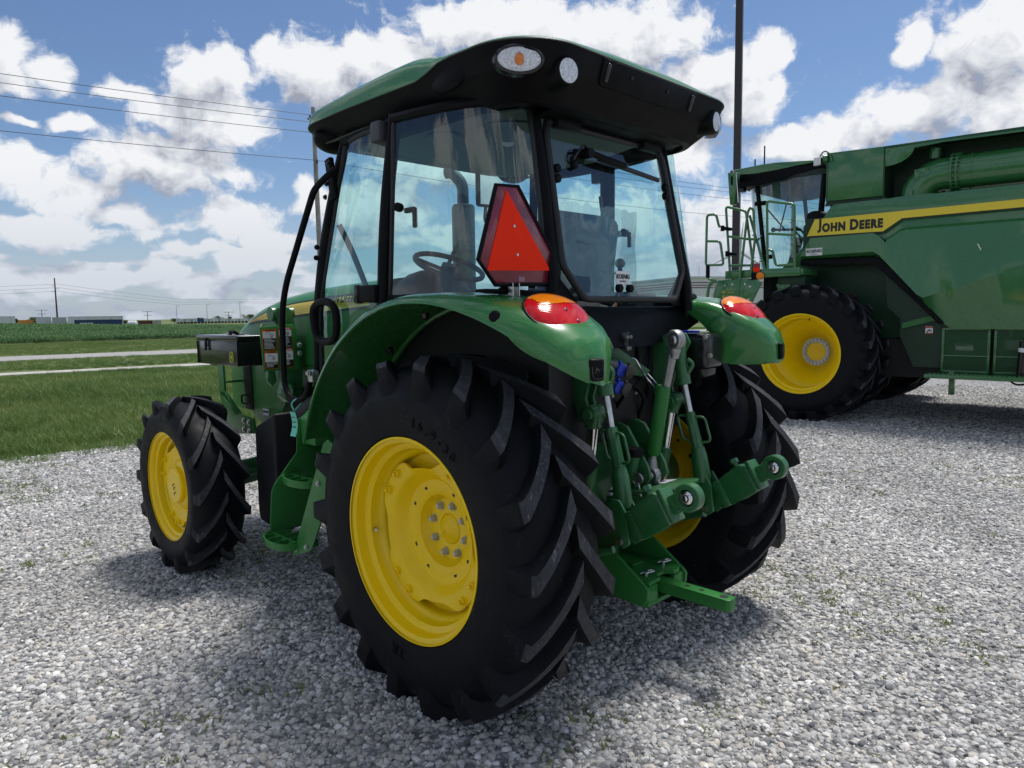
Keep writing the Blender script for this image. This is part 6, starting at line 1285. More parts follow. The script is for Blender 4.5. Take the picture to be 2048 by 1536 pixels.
# ---------------------------------------------------------------- left side: tank, steps, handrail, loader bracket, toolbox
bm = bmn(); add_prism(bm, [V(-.735, y, z) for y, z in ((1.60, .33), (1.83, .36), (1.85, .42), (1.85, .90), (1.83, .935), (1.60, 1.03))], V(.36, 0, 0), .035, 4); ft = obj('fuel_tank', bm, TANKM, TR, ang=50)
bm = bmn(); add_tube(bm, [V(-.55, 1.50, 1.0), V(-.52, 1.35, 1.08), V(-.52, 1.05, 1.10)], [.10, .09, .07], 16); obj('filler_pipe', bm, TANKM, ft)
bm = bmn(); add_tube(bm, [V(-.60, 1.72, .33), V(-.60, 1.72, .30)], .03, 14); obj('drain_plug', bm, BLKG, ft)
bm = bmn(); add_prism(bm, [V(-.915, y, z) for y, z in ((.655, .985), (.70, 1.005), (.745, .98), (1.09, .355), (.91, .42), (.885, .445), (.73, .70), (.60, .80), (.56, 1.0))], V(.008, 0, 0), .002); stp = obj('step_side_plate', bm, GREENM, TR)
for y, z in ((1.05, .40), (.94, .435), (.80, .78)): bm = bmn(); add_hex(bm, V(-.917, y, z), (-1, 0, 0), .010, .010); obj('plate_bolt', bm, GREYB, stp)
bm = bmn(); add_prism(bm, [V(x, 1.36, z) for x, z in ((-.900, .42), (-.880, .64), (-.860, .68), (-.722, .83), (-.712, 1.01), (-.66, 1.04), (-.56, 1.04), (-.56, .42))], V(0, .008, 0), .002); obj('step_front_plate', bm, GREENM, TR)
bm = bmn(); add_prism(bm, [V(x, 1.20, z) for x, z in ((-.70, .88), (-.70, 1.02), (-.66, 1.06), (-.52, 1.06), (-.52, .88))], V(0, .15, 0), .01); obj('step_upper_panel', bm, GREENM, TR)
for (z, xo, xi, y0, y1) in ((.415, -1.0, -.80, 1.03, 1.36), (.715, -.875, -.70, 1.03, 1.36)):
    bm = bmn(); pts = smooth_path([V(xi, y0, z), V(xo + .03, y0 + .01, z), V(xo, (y0 + y1) / 2, z), V(xo + .05, y1 - .02, z), V(xi, y1, z)], .10)
    rings = [[p + V(0, 0, -.018), p + V(-.007, 0, -.018), p + V(-.009, 0, .018), p + V(0, 0, .018)] for p in pts]; add_loft(bm, rings, True, True, True); st_ = obj('step', bm, GREENM, TR, ang=40)
    for k in range(4):
        bm = bmn(); y = y0 + (y1 - y0) * (k + .6) / 4.2; add_box(bm, V((xo + .03 + xi) / 2, y, z), (xi - xo - .03, .006, .026)); obj('tread_bar', bm, GREENM, st_)
    bm = bmn(); add_box(bm, V(xo + .10, (y0 + y1) / 2, z), (.006, y1 - y0 - .02, .026)); obj('tread_bar', bm, GREENM, st_)
HP = [V(-.80, .735, 2.255), V(-.845, .77, 2.205), V(-.86, .83, 2.165), V(-.865, 1.130, 1.74), V(-.86, 1.195, 1.60), V(-.86, 1.205, 1.245), V(-.86, 1.165, 1.165), V(-.86, 1.06, 1.150), V(-.86, .975, 1.19), V(-.85, .955, 1.27)]
bm = bmn(); add_tube(bm, smooth_path(HP, .07), .0155, 12); hrl = obj('handrail', bm, BLK, TR)
bm = bmn(); add_box(bm, V(-.78, .80, 2.22), (.025, .05, .20), Matrix.Rotation(radians(-12), 3, 'X'), .006); obj('rail_bracket', bm, BLK, hrl)
for z in (2.14, 2.20, 2.29): bm = bmn(); add_hex(bm, V(-.793, .80 + (2.22 - z) * .25 + .02, z), (-1, 0, 0), .009, .012); obj('bracket_bolt', bm, BLKG, hrl)
for z in (1.86, 1.91): bm = bmn(); add_sphere(bm, V(-.805, .925 - (z - 1.88) * .2, z), .013, 12, 8); obj('door_stop', bm, BLK, hrl)
bm = bmn(); add_box(bm, V(-.845, .935, 1.285), (.04, .05, .06), None, .008); add_hex(bm, V(-.868, .93, 1.30), (-1, 0, 0), .012, .015); obj('lower_bracket', bm, STEEL, hrl)
# loader mast with decals
mb = [V(x, 1.775, z) for x, z in ((-.705, 1.518), (-.49, 1.532), (-.47, 1.50), (-.455, 1.27), (-.475, 1.255), (-.69, 1.258))]
bm = bmn(); add_prism(bm, mb, V(0, .012, 0), .003); lm = obj('decal_panel', bm, GREENM, TR)
bm = bmn(); add_prism(bm, [V(x, 1.80, z) for x, z in ((-.60, 1.60), (-.57, 1.635), (-.50, 1.635), (-.475, 1.60), (-.42, 1.30), (-.43, 1.10), (-.52, 1.05), (-.56, 1.10), (-.53, 1.20), (-.50, 1.50), (-.56, 1.55))], V(0, .10, 0), .010, 2); mst = obj('loader_mast', bm, CASTG, TR)
bm = bmn(); add_tube(bm, [V(-.60, 1.85, 1.595), V(-.46, 1.85, 1.595)], .042, 18); obj('mast_boss', bm, CASTG, mst)
bm = bmn(); add_prism(bm, [V(x, 1.82, z) for x, z in ((-.64, 1.27), (-.60, 1.27), (-.59, 1.19), (-.62, 1.16), (-.65, 1.20))], V(0, .03, 0), .004); obj('mast_ear', bm, CASTG, mst)
for z in (1.405, 1.355): bm = bmn(); add_hex(bm, V(-.462, 1.770, z), (0, -1, 0), .0135, .014); obj('mast_bolt', bm, STEEL, mst)
bm = bmn(); add_tube(bm, [V(-.52, 1.80, 1.14), V(-.58, 1.72, 1.13)], .035, 16); obj('mast_pin', bm, CASTG, mst)
def decal(x0, x1, z0, z1, hd, word, split, seed):
    rr = random.Random(seed); y = 1.774
    bm = bmn(); add_box(bm, V((x0 + x1) / 2, y, (z0 + z1) / 2), (x1 - x0, .002, z1 - z0)); d = obj('warning_decal', bm, hd, lm)
    hh = .014; zs = z1 - hh - (z1 - z0 - hh) * split
    bm = bmn(); add_box(bm, V((x0 + x1) / 2, y - .0014, (zs + z1 - hh) / 2), (x1 - x0 - .006, .002, z1 - hh - zs)); obj('decal_picture', bm, WHITE, d)
    bm = bmn(); add_box(bm, V((x0 + x1) / 2, y - .0014, (zs + z0 + .003) / 2), (x1 - x0 - .006, .002, zs - z0 - .003)); obj('decal_text_field', bm, BLKD, d)
    bm = bmn(); n = int((zs - z0 - .006) / .0075)
    for k in range(n):
        w = rr.uniform(.5, .82) * (x1 - x0); add_box(bm, V(x0 + .009 + w / 2, y - .0028, zs - .006 - k * .0075), (w, .001, .0028))
    obj('decal_text', bm, WHITE, d)
    text_obj('decal_heading', word, .0125, V((x0 + x1) / 2 + .006, y - .0016, z1 - .0072), (1, 0, 0), (0, 0, 1), BLKD if hd is ORNG else WHITE, d, depth=.001, bold=.0003)
    bm = bmn(); cx_, cz_ = (x0 + x1) / 2, (zs + z1 - hh) / 2; w = (x1 - x0) * .34
    for p, q in (((-.8, .5), (-.2, .75)), ((-.2, .75), (.3, .2)), ((.3, .2), (.2, -.3)), ((.2, -.3), (.8, -.3)), ((.8, -.3), (.75, .1)), ((.75, .1), (.3, .2)), ((.3, -.35), (.45, -.7)), ((.45, -.7), (.7, -.4))): add_tube(bm, [V(cx_ + p[0] * w, y - .003, cz_ + p[1] * w * .8), V(cx_ + q[0] * w, y - .003, cz_ + q[1] * w * .8)], .0012, 5)
    obj('decal_pictogram', bm, BLKD, d)
decal(-.692, -.606, 1.382, 1.505, ORNG, 'WARNING', .36, 1); decal(-.684, -.600, 1.270, 1.376, ORNG, 'WARNING', .55, 2)
decal(-.590, -.505, 1.392, 1.512, REDD, 'DANGER', .36, 3); decal(-.584, -.500, 1.276, 1.386, REDD, 'DANGER', .55, 4)
# front frame bracket
bm = bmn(); add_prism(bm, [V(-.50, y, z) for y, z in ((2.885, 1.28), (2.80, 1.28), (2.80, 1.06), (2.66, .93), (2.56, .905), (2.36, .90), (2.34, .80), (2.58, .775), (2.74, .80), (2.885, 1.02))], V(.014, 0, 0), .003); fb = obj('front_bracket', bm, GREENM, TR)
bm = bmn(); add_prism(bm, [V(-.515, y, z) for y, z in ((2.84, 1.05), (2.66, .915), (2.60, .91))], V(.05, 0, 0)); obj('bracket_gusset', bm, GREENM, fb)
bm = bmn(); add_tube(bm, [V(-.49, 2.82, 1.12), V(-.30, 2.82, 1.12)], .009, 8); obj('cross_rod', bm, GREENM, fb)
for y, z in ((2.50, .875), (2.42, .87), (2.50, .815), (2.42, .81)): bm = bmn(); add_hex(bm, V(-.502, y, z), (-1, 0, 0), .0145, .013); obj('bracket_bolt', bm, STEEL, fb)
bm = bmn(); add_tube(bm, smooth_path([V(-.40, 2.66, 1.03), V(-.42, 2.70, 1.03), V(-.42, 2.70, .97), V(-.40, 2.66, .97)], .015), .006, 8); obj('panel_latch', bm, BLK, fb)
# toolbox
bm = bmn(); add_box(bm, V(-.565, 2.375, 1.352), (.30, .62, .155), None, .006, 2); tb_ = obj('toolbox', bm, BLKG, TR)
bm = bmn(); add_box(bm, V(-.565, 2.375, 1.447), (.310, .630, .036), None, .008, 3); ld = obj('toolbox_lid', bm, BLKG, tb_)
bm = bmn(); add_tube(bm, smooth_path([V(-.60, 2.30, 1.467), V(-.62, 2.30, 1.485), V(-.60, 2.44, 1.485), V(-.55, 2.46, 1.475)], .03), .010, 10); hd_ = obj('lid_handle', bm, BLK, ld)
for y in (2.29, 2.47): bm = bmn(); add_box(bm, V(-.585, y, 1.470), (.03, .025, .014), None, .003); obj('handle_clip', bm, STEEL, hd_)
for (x, y) in ((-.714, 2.066), (-.714, 2.684), (-.416, 2.066)): bm = bmn(); add_box(bm, V(x, y, 1.352), (.008, .008, .15), None, .002); obj('corner_edge', bm, BLK, tb_)
bm = bmn(); add_box(bm, V(-.724, 2.52, 1.415), (.010, .030, .060), None, .003); add_box(bm, V(-.726, 2.52, 1.375), (.012, .022, .020), None, .003); obj('latch', bm, BLK, tb_)
bm = bmn(); pts = [V(-.7165, 2.150 + .025 * abs(cos(t)) ** .5 * (1 if cos(t) > 0 else -1), 1.330 + .032 * abs(sin(t)) ** .5 * (1 if sin(t) > 0 else -1)) for t in [2 * pi * i / 28 for i in range(28)]]
add_prism(bm, pts, V(-.002, 0, 0)); em = obj('emblem', bm, GREENM, tb_)
bm = bmn(); add_tube(bm, [p + V(-.002, 0, 0) for p in pts], .0018, 6, closed=True); obj('emblem_rim', bm, YSTR, em)
bm = bmn(); deer = [(-.8, -.55), (-.35, .05), (-.5, .25), (-.35, .75), (-.15, .8), (-.2, .35), (.05, .12), (.45, .1), (.85, -.25), (.5, -.05), (.2, -.1), (.35, -.4), (.0, -.12), (-.3, -.15), (-.6, -.6)]
add_prism(bm, [V(-.7186, 2.150 + q[0] * .018, 1.330 + q[1] * .022) for q in deer], V(-.002, 0, 0)); obj('emblem_deer', bm, YSTR, em)
bm = bmn(); add_box(bm, V(-.55, 2.62, 1.263), (.20, .06, .014)); add_box(bm, V(-.55, 2.82, 1.268), (.10, .12, .014)); obj('toolbox_bracket', bm, GREENM, tb_)
# paper tag tied to the handrail
tg = empty('paper_tag', 'small turquoise paper tag tied to the black handrail by the steps', 'tag', (-.88, 1.07, 1.145))
bm = bmn(); g_ = [[V(-.012 + .02 * sin(k * .5), -.028 + j * .028 + k * .006, -.045 - k * .026) for j in range(3)] for k in range(6)]; add_loft(bm, g_, False); obj('tag_sheet', bm, TAGM, tg)
bm = bmn(); add_tube(bm, smooth_path([V(0, 0, -.045), V(-.02, .0, .0), V(.02, -.01, .025), V(.045, .0, .0), V(.0, .0, -.04)], .02), .004, 6); obj('tag_tie', bm, TAGM, tg)
bm = bmn()
for k in range(3): add_box(bm, V(-.0135 + .02 * sin((k + 1.3) * .5), .004 + (k + 1) * .006, -.075 - k * .026), (.001, .034, .005))
obj('tag_print', bm, BLKD, tg)
# ================================================================ the combine harvester
CB = empty('combine_harvester', 'large green combine harvester with yellow stripe standing behind the tractor', 'combine', COMB, PHI)
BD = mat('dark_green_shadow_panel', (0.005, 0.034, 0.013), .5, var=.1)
def cprism(bm, pts, x, dx, bev=.0): add_prism(bm, [V(x, y, z) for y, z in pts], V(dx, 0, 0), bev)
# drive wheels (duals)
def comb_wheel(cx, s, outer, R=.975, n=21, disc=True):
    cz = .955; bm = tyre_bm(cx, 0, cz, R, .555, .245, n, .060, s, .74)
    bmr = bmn(); pr_ = [(.258, .555), (.258, .568), (.250, .568), (.244, .550), (.232, .538), (.18, .525), (.16, .50), (.10, .492), (-.05, .485), (-.20, .485), (-.25, .56)]
    add_lathe(bmr, [(s * a, r) for a, r in pr_], V(cx, 0, cz), (1, 0, 0), 72)
    w_ = obj('drive_wheel', bmr, YELL, CB, ang=35); obj('tyre', bm, [RUB, RUBT], w_, ang=34)
    if outer:
        bm = bmn(); add_lathe(bm, [(s * -.03, .490), (s * -.05, .46), (s * -.10, .40), (s * -.22, .32), (s * -.34, .255), (s * -.40, .235), (s * -.42, .22), (s * -.42, .14), (s * -.405, .135), (s * -.40, .0)], V(cx, 0, cz), (1, 0, 0), 64); obj('wheel_disc', bm, YELL, w_, ang=40)
        bm = bmn(); add_lathe(bm, [(s * -.42, .205), (s * -.405, .205), (s * -.400, .20), (s * -.400, .14), (s * -.42, .138)], V(cx, 0, cz), (1, 0, 0), 48); hb = obj('hub_ring', bm, GREYB, w_)
        for k in range(20):
            t = 2 * pi * k / 20; bm = bmn(); add_hex(bm, V(cx + s * -.40, .172 * cos(t), cz + .172 * sin(t)), (s, 0, 0), .019, .028); obj('wheel_bolt', bm, GREYB, w_)
        bm = bmn(); add_sphere(bm, V(cx - s * .17, .12, cz - .40), .045, 12, 8, (.6, 1.3, .5)); obj('hand_hole', bm, VOID, w_)
        bm = bmn(); add_tube(bm, [V(cx + s * .16, -.10, cz + .50), V(cx + s * .19, -.11, cz + .47)], .008, 8); obj('valve_stem', bm, BLK, w_)
    return w_
comb_wheel(-1.885, -1, True); comb_wheel(-1.10, -1, False); comb_wheel(1.885, 1, True); comb_wheel(1.10, 1, False)
bm = bmn(); add_tube(bm, [V(-1.35, 0, .955), V(1.35, 0, .955)], .16, 20); obj('drive_axle', bm, COMBG, CB)
# rear steering wheels
for s in (-1, 1):
    bm = bmn(); add_lathe(bm, [(s * .2, .38), (s * .2, .33), (s * .05, .30), (s * .02, .1), (s * .03, .0)], V(s * 1.45, -3.75, .70), (1, 0, 0), 40); w_ = obj('rear_wheel', bm, YELL, CB)
    bm = tyre_bm(s * 1.45, -3.75, .70, .71, .38, .21, 18, .045, s); obj('tyre', bm, [RUB, RUBT], w_, ang=34)
# side shell, lofted along the length with the stepped crease of the stripe
def hs(y): 
    t = max(0, min(1, (-.92 - y) / .22)); return .145 * t
def sec(y):
    h_ = hs(y); lo = 2.31
    if y < -.86: lo = max(1.30, 2.28 - (-.86 - y) * 1.12)
    if y < -1.78: lo = 1.30 + .14 * max(0, min(1, (-1.78 - y) / .8)) * 0
    mid = max(lo + .04, 1.78 + .27 * max(-.3, min(1.6, (-1.66 - y) / .85)))
    return [(-1.42, 3.085), (-1.56, 3.06), (-1.62, 2.99), (-1.650, 2.875), (-1.662, 2.64 + h_), (-1.650, 2.615 + h_), (-1.628, 2.60 + h_), (-1.640, 2.50 + h_), (-1.690, 2.46 + h_), (-1.70 - .025 * max(0, min(1, (-1.0 - y) / .8)), max(lo + .06, mid + .25, 2.15)), (-1.70 - .075 * max(0, min(1, (-1.0 - y) / .8)), max(lo + .03, mid)), (-1.63, lo), (-1.52, lo - .01)]
ysl = [.16 - k * .08 for k in range(0, 66)]
def front_y(z): return -.22 + (3.06 - z) * .57 if z > 2.3 else .21
for s in (-1, 1):
    bm = bmn(); rings = []
    for k, y in enumerate(ysl):
        r_ = [];
        for (x, z) in sec(y):
            yy = y + (front_y(z) - ysl[0]) * max(0, 1 - k / 8)
            r_.append(V(s * -x, yy, z))
        rings.append(r_)
    add_loft(bm, rings, False); SHL = obj('side_shell', bm, COMBG, CB, ang=24); SHL_L = SHL if s < 0 else SHL_L
    bm = bmn(); cprism(bm, [(.00, 2.862), (.105, 2.632), (-.91, 2.616), (-1.14, 2.768), (-5.0, 2.772), (-5.0, 2.872)], s * 1.666, s * .003); st_ = obj('yellow_stripe', bm, YSTR, SHL)
    bm = bmn(); cprism(bm, [(.105, 2.630), (.112, 2.612), (-.92, 2.594), (-1.15, 2.748), (-5.0, 2.752), (-5.0, 2.768), (-1.14, 2.764), (-.91, 2.612)], s * 1.662, s * .005); obj('stripe_border', bm, BLKD, SHL)
    # lettering in small capitals
    parts_ = [('J', .198), ('OHN', .162), (' ', 0), ('D', .198), ('EERE', .162)]; x = 0; bmT = bmn()
    for w_, sz in parts_:
        if w_ == ' ': x += .075; continue
        tb = text_bm(w_, sz, .003, .0105, 0, 'LEFT', 1.18); xs_ = [v.co.x for v in tb.verts]; zs_ = [v.co.y for v in tb.verts]; x0 = min(xs_); y0 = min(v for v in zs_)
        bmesh.ops.transform(tb, matrix=Matrix.Diagonal((1.16, .96, 1, 1)) @ Matrix.Translation((-x0, -y0, 0)), verts=tb.verts[:]); bmesh.ops.translate(tb, vec=(x, 0, 0), verts=tb.verts[:]); x = max(v.co.x for v in tb.verts) + .016
        me = bpy.data.meshes.new('tmp'); tb.to_mesh(me); tb.free(); bmT.from_mesh(me); bpy.data.meshes.remove(me)
    k_ = .88 / x; bmesh.ops.transform(bmT, matrix=Matrix.Diagonal((k_, 1, 1, 1)), verts=bmT.verts[:])
    place_bm(bmT, V(s * 1.6705, -.04 if s < 0 else -.92, 2.668), (0, s, 0), (0, 0, 1)); obj('maker_lettering', bmT, BLKD, SHL, ang=None, recalc=False)
    bm = bmn(); add_box(bm, V(s * 1.704, -.015, 2.400), (.004, .23, .105)); stk = obj('dealer_sticker', bm, WHITE, SHL)
    text_obj('sticker_lettering', 'KOENIG', .058, V(s * 1.7075, -.015, 2.408), (0, s, 0), (0, 0, 1), BLKD, stk, depth=.002, bold=.002, shear=.2)
    text_obj('sticker_lettering', 'EQUIPMENT', .017, V(s * 1.7075, -.015, 2.364), (0, s, 0), (0, 0, 1), BLKD, stk, depth=.002)
    # black wheel-arch trim
    bm = bmn(); cprism(bm, [(.20, 2.30), (-.85, 2.27), (-.93, 2.22), (-1.68, 1.38), (-1.62, 1.36), (-1.28, 1.72), (-.84, 2.16), (-.74, 2.19), (.20, 2.22)], s * 1.655, s * -.10, .01); obj('arch_trim', bm, BLK, CB)
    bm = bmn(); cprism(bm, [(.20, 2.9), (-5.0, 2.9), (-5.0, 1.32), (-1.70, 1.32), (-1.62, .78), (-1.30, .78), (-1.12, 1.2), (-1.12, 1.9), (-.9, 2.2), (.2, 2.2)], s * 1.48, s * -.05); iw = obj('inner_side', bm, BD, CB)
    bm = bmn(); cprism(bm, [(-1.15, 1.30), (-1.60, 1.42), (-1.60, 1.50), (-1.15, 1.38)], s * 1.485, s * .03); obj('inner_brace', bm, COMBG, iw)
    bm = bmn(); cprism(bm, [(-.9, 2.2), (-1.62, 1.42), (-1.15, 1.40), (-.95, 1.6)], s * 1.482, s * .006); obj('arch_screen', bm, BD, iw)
    bm = bmn(); add_box(bm, V(s * 1.487, -1.475, 1.28), (.004, .09, .10)); d_ = obj('warning_decal', bm, WHITE, iw); bm = bmn(); add_box(bm, V(s * 1.4895, -1.475, 1.318), (.004, .09, .018)); obj('decal_header', bm, REDD, d_); bm = bmn(); add_box(bm, V(s * 1.4895, -1.475, 1.236), (.004, .09, .012)); obj('decal_footer', bm, REDD, d_); bm = bmn(); add_tube(bm, [V(s * 1.491, -1.45, 1.25), V(s * 1.491, -1.475, 1.285), V(s * 1.491, -1.50, 1.262)], .008, 6); obj('decal_pictogram', bm, BLKD, d_)
# perforated screens below the shell
def perf_mat():
    m = mat('perforated_sheet', (0.016, 0.095, 0.03), .4); t = m.node_tree; b = t.nodes['Principled BSDF']
    co = t.nodes.new('ShaderNodeTexCoord').outputs['Object']; sp = NN(t, 'ShaderNodeSeparateXYZ'); t.links.new(co, sp.inputs[0])
    u = MA(t, 'MULTIPLY', sp.outputs[1], 70.0); v = MA(t, 'MULTIPLY', sp.outputs[2], 70.0)
    row = MA(t, 'FLOOR', v); u2 = MA(t, 'MULTIPLY_ADD', MA(t, 'MODULO', row, 2.0), 0.5, u)
    a = MA(t, 'SUBTRACT', MA(t, 'FRACT', u2), 0.5); c = MA(t, 'SUBTRACT', MA(t, 'FRACT', v), 0.5)
    d = MA(t, 'SQRT', MA(t, 'ADD', MA(t, 'MULTIPLY', a, a), MA(t, 'MULTIPLY', c, c))); hole = MA(t, 'LESS_THAN', d, 0.34)
    tr = t.nodes.new('ShaderNodeBsdfTransparent'); mx = t.nodes.new('ShaderNodeMixShader'); t.links.new(hole, mx.inputs[0]); t.links.new(b.outputs[0], mx.inputs[1]); t.links.new(tr.outputs[0], mx.inputs[2]); t.links.new(mx.outputs[0], t.nodes['Material Output'].inputs['Surface'])
    return m
PERF = perf_mat()
for (y0, y1) in ((-1.66, -2.17), (-2.24, -2.75), (-2.82, -3.3)):
    bm = bmn(); add_box(bm, V(-1.55, (y0 + y1) / 2, 1.02), (.006, y0 - y1, .56)); sc_ = obj('side_screen', bm, PERF, CB)
    for z in (1.30, .95, .745): bm = bmn(); add_box(bm, V(-1.555, (y0 + y1) / 2, z), (.03, y0 - y1, .03 if z != .95 else .02), None, .004); obj('screen_rail', bm, COMBG, sc_)
    for y in (y0, y1): bm = bmn(); add_box(bm, V(-1.556, y, 1.02), (.032, .03, .58), None, .004); obj('screen_post', bm, COMBG, sc_)
bm = bmn(); add_tube(bm, [V(-1.45, -1.8, 1.05), V(-1.45, -2.0, 1.05)], .10, 16); add_box(bm, V(-1.45, -2.45, 1.10), (.08, .25, .12), None, .01); add_tube(bm, [V(-1.44, -2.38, 1.2), V(-1.44, -2.38, 1.3)], .02, 8); obj('hidden_drive', bm, GREYB, CB)
bm = bmn(); add_box(bm, V(-1.80, -2.75, .705), (.42, 2.4, .05), None, .008); stp = obj('service_step', bm, COMBG, CB)
bm = bmn()
for k in range(46): add_box(bm, V(-2.0, -1.62 - k * .05, .735), (.012, .03, .018))
obj('step_teeth', bm, COMBG, stp)
for y in (-1.8, -3.6): bm = bmn(); add_box(bm, V(-1.65, y, .60), (.10, .06, .30), None, .005); obj('step_hanger', bm, COMBG, stp)
bm = bmn(); add_tube(bm, [V(-1.66, -2.55, .72), V(-1.66, -2.57, 1.15)], .07, 18); add_tube(bm, [V(-1.66, -2.565, 1.02), V(-1.66, -2.568, 1.07)], .074, 18, mi=1); obj('fire_extinguisher', bm, [BLKG, WHITE], CB)
bm = bmn(); add_tube(bm, smooth_path([V(-1.75, -2.42, .69), V(-1.78, -2.5, .62), V(-1.76, -2.62, .64), V(-1.7, -2.7, .70)], .05), .012, 8); obj('hose_loop', bm, BLK, CB)
# belly and rear body
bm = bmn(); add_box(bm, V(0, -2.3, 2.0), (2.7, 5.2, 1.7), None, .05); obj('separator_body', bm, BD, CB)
bm = bmn(); add_prism(bm, [V(-1.3, y, z) for y, z in ((.9, .95), (.9, 2.1), (-1.0, 1.6), (-4.6, 1.5), (-4.6, .75), (-1.2, .62), (.2, .65))], V(2.6, 0, 0)); obj('underbody', bm, VOID, CB)
bm = bmn(); add_prism(bm, [V(-.65, y, z) for y, z in ((.6, 1.1), (.6, 1.9), (1.7, 1.5), (1.75, .75), (1.5, .7))], V(1.3, 0, 0), .02); obj('feeder_house', bm, COMBG, CB)
# grain tank
bm = bmn(); cprism(bm, [(-.085, 3.125), (-.085, 3.80), (-.85, 3.775), (-.84, 3.115)], -1.50, .03, .004); gt = obj('tank_front_panel', bm, COMBG, CB)
bm = bmn(); cprism(bm, [(-.06, 3.06), (-.085, 3.13), (-.84, 3.12), (-.84, 3.06)], -1.46, .02); obj('panel_skirt', bm, BD, gt)
bm = bmn(); add_box(bm, V(-1.2, -.85, 3.43), (.60, .02, .66)); obj('panel_return', bm, BD, gt)
bm = bmn(); add_prism(bm, [V(-1.5, -.085, 3.125), V(-1.5, -.085, 3.80), V(1.5, -.085, 3.80), V(1.5, -.085, 3.125)], V(0, -.03, 0)); obj('tank_front_wall', bm, COMBG, gt)
arc = [(-.85, 3.50)] + [(-.85 - .36 * sin(a) , 3.50 + .20 * (1 - cos(a))) for a in [pi / 2 * k / 8 for k in range(1, 9)]] + [(-1.55, 3.715), (-5.0, 3.64), (-5.0, 3.725), (-.85, 3.775)]
bm = bmn(); cprism(bm, arc, -1.50, .025, .003); obj('tank_upper_rail', bm, COMBG, CB)
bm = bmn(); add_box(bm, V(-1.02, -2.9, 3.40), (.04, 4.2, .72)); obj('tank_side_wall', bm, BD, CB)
bm = bmn(); add_prism(bm, [V(-1.5, -.85, 3.77), V(-1.5, -5, 3.72), V(-1.0, -5, 3.76), V(-1.0, -.85, 3.80)], V(0, 0, -.03)); obj('tank_top_flange', bm, BD, CB)
for s in (1,): bm = bmn(); add_prism(bm, [V(1.5, -.1, 3.06), V(1.5, -.1, 3.8), V(1.5, -5, 3.72), V(1.5, -5, 3.06)], V(-.04, 0, 0)); obj('tank_right_wall', bm, COMBG, CB)
bm = bmn(); add_box(bm, V(0, -5.0, 2.4), (3.2, .3, 2.4), None, .1); obj('rear_hood', bm, COMBG, CB)
# unloading auger
AX = -1.28; AZ = 3.335
bm = bmn(); el_ = [V(AX, -1.225, 3.04)] + [V(AX, -1.545 + .32 * cos(a), 3.055 + .28 * sin(a)) for a in [radians(90 * k / 12) for k in range(13)]] + [V(AX, -1.66, AZ)]
add_tube(bm, el_, [.215] * 14 + [.225], 32, caps=True); au = obj('unloading_auger', bm, COMBG, CB, ang=50)
bm = bmn(); add_tube(bm, [V(AX, -1.62, AZ), V(AX, -5.6, AZ - .02)], .227, 40); obj('auger_tube', bm, COMBG, au)
for y, r_ in ((-1.64, .262), (-1.70, .262), (-1.86, .236)): bm = bmn(); add_tube(bm, [V(AX, y, AZ), V(AX, y - .022, AZ)], r_, 40); obj('tube_flange', bm, COMBG, au)
for k in range(26):
    t = 2 * pi * k / 26; bm = bmn(); add_tube(bm, [V(AX + .247 * cos(t), -1.625, AZ + .247 * sin(t)), V(AX + .247 * cos(t), -1.745, AZ + .247 * sin(t))], .010, 6); obj('flange_bolt', bm, COMBG, au)
bm = bmn(); add_box(bm, V(AX - .02, -1.24, 3.055), (.50, .50, .03), None, .006); add_box(bm, V(AX - .23, -1.2, 3.10), (.02, .03, .10)); obj('auger_base', bm, COMBG, au)
q = V(AX - .205, -1.31, 3.34); nn2 = V(-1, .12, .05).normalized(); bm = bmn(); add_box(bm, q, (.17, .15, .012), basis((0, -1, .1), (0, .1, 1)), .004); ip = obj('inspection_plate', bm, COMBG, au)
for dy, dz in ((-.06, .05), (.06, .05), (-.06, -.05), (.06, -.05), (-.025, .015), (.025, .015), (-.025, -.02), (.025, -.02)): bm = bmn(); add_hex(bm, q + V(-.006, dy, dz), (-1, 0, 0), .010, .012); obj('plate_bolt', bm, COMBG, ip)
bm = bmn(); add_tube(bm, [V(AX + .05, -1.40, 3.56), V(AX + .05, -1.41, 3.70)], .07, 18); obj('auger_vent', bm, COMBG, au)
bm = bmn(); add_prism(bm, [V(-1.35, -1.55, 3.08), V(-1.35, -1.85, 3.10), V(-1.35, -1.78, 3.17), V(-1.35, -1.60, 3.20)], V(.15, 0, 0), .01); obj('auger_rest', bm, COMBG, au)
# ---------------------------------------------------------------- cab of the combine
rf = [(1.60, 3.78), (1.55, 3.845), (1.30, 3.86), (.95, 3.855), (.70, 3.855), (.12, 3.80), (.08, 3.66), (.45, 3.68), (.62, 3.655), (.85, 3.60), (1.45, 3.58), (1.58, 3.66)]
bm = bmn(); cprism(bm, [(1.60, 3.78), (1.54, 3.845), (1.05, 3.86), (.80, 3.855), (.10, 3.80), (.10, 3.765), (.62, 3.775), (.80, 3.745), (1.10, 3.735), (1.58, 3.75)], -1.13, 2.26, .02); cr2 = obj('cab_roof', bm, COMBG, CB)
bm = bmn(); cprism(bm, [(1.58, 3.75), (1.10, 3.735), (.80, 3.745), (.62, 3.775), (.10, 3.765), (.10, 3.68), (.45, 3.66), (.70, 3.585), (1.10, 3.545), (1.50, 3.56)], -1.115, 2.23, .02); obj('roof_underside', bm, BLK, cr2)
for k, (y, h_) in enumerate(((1.23, .36), (1.39, .17))): bm = bmn(); add_tube(bm, [V(-.6, y, 3.85), V(-.6, y, 3.88), V(-.6, y, 3.9 + h_)], [.05, .012, .012], 8); obj('antenna', bm, BLK, cr2)
for y in (1.52, 1.40): bm = bmn(); add_box(bm, V(-1.02, y, 3.52), (.12, .08, .07), None, .015); obj('roof_work_lamp', bm, BLKG, cr2)
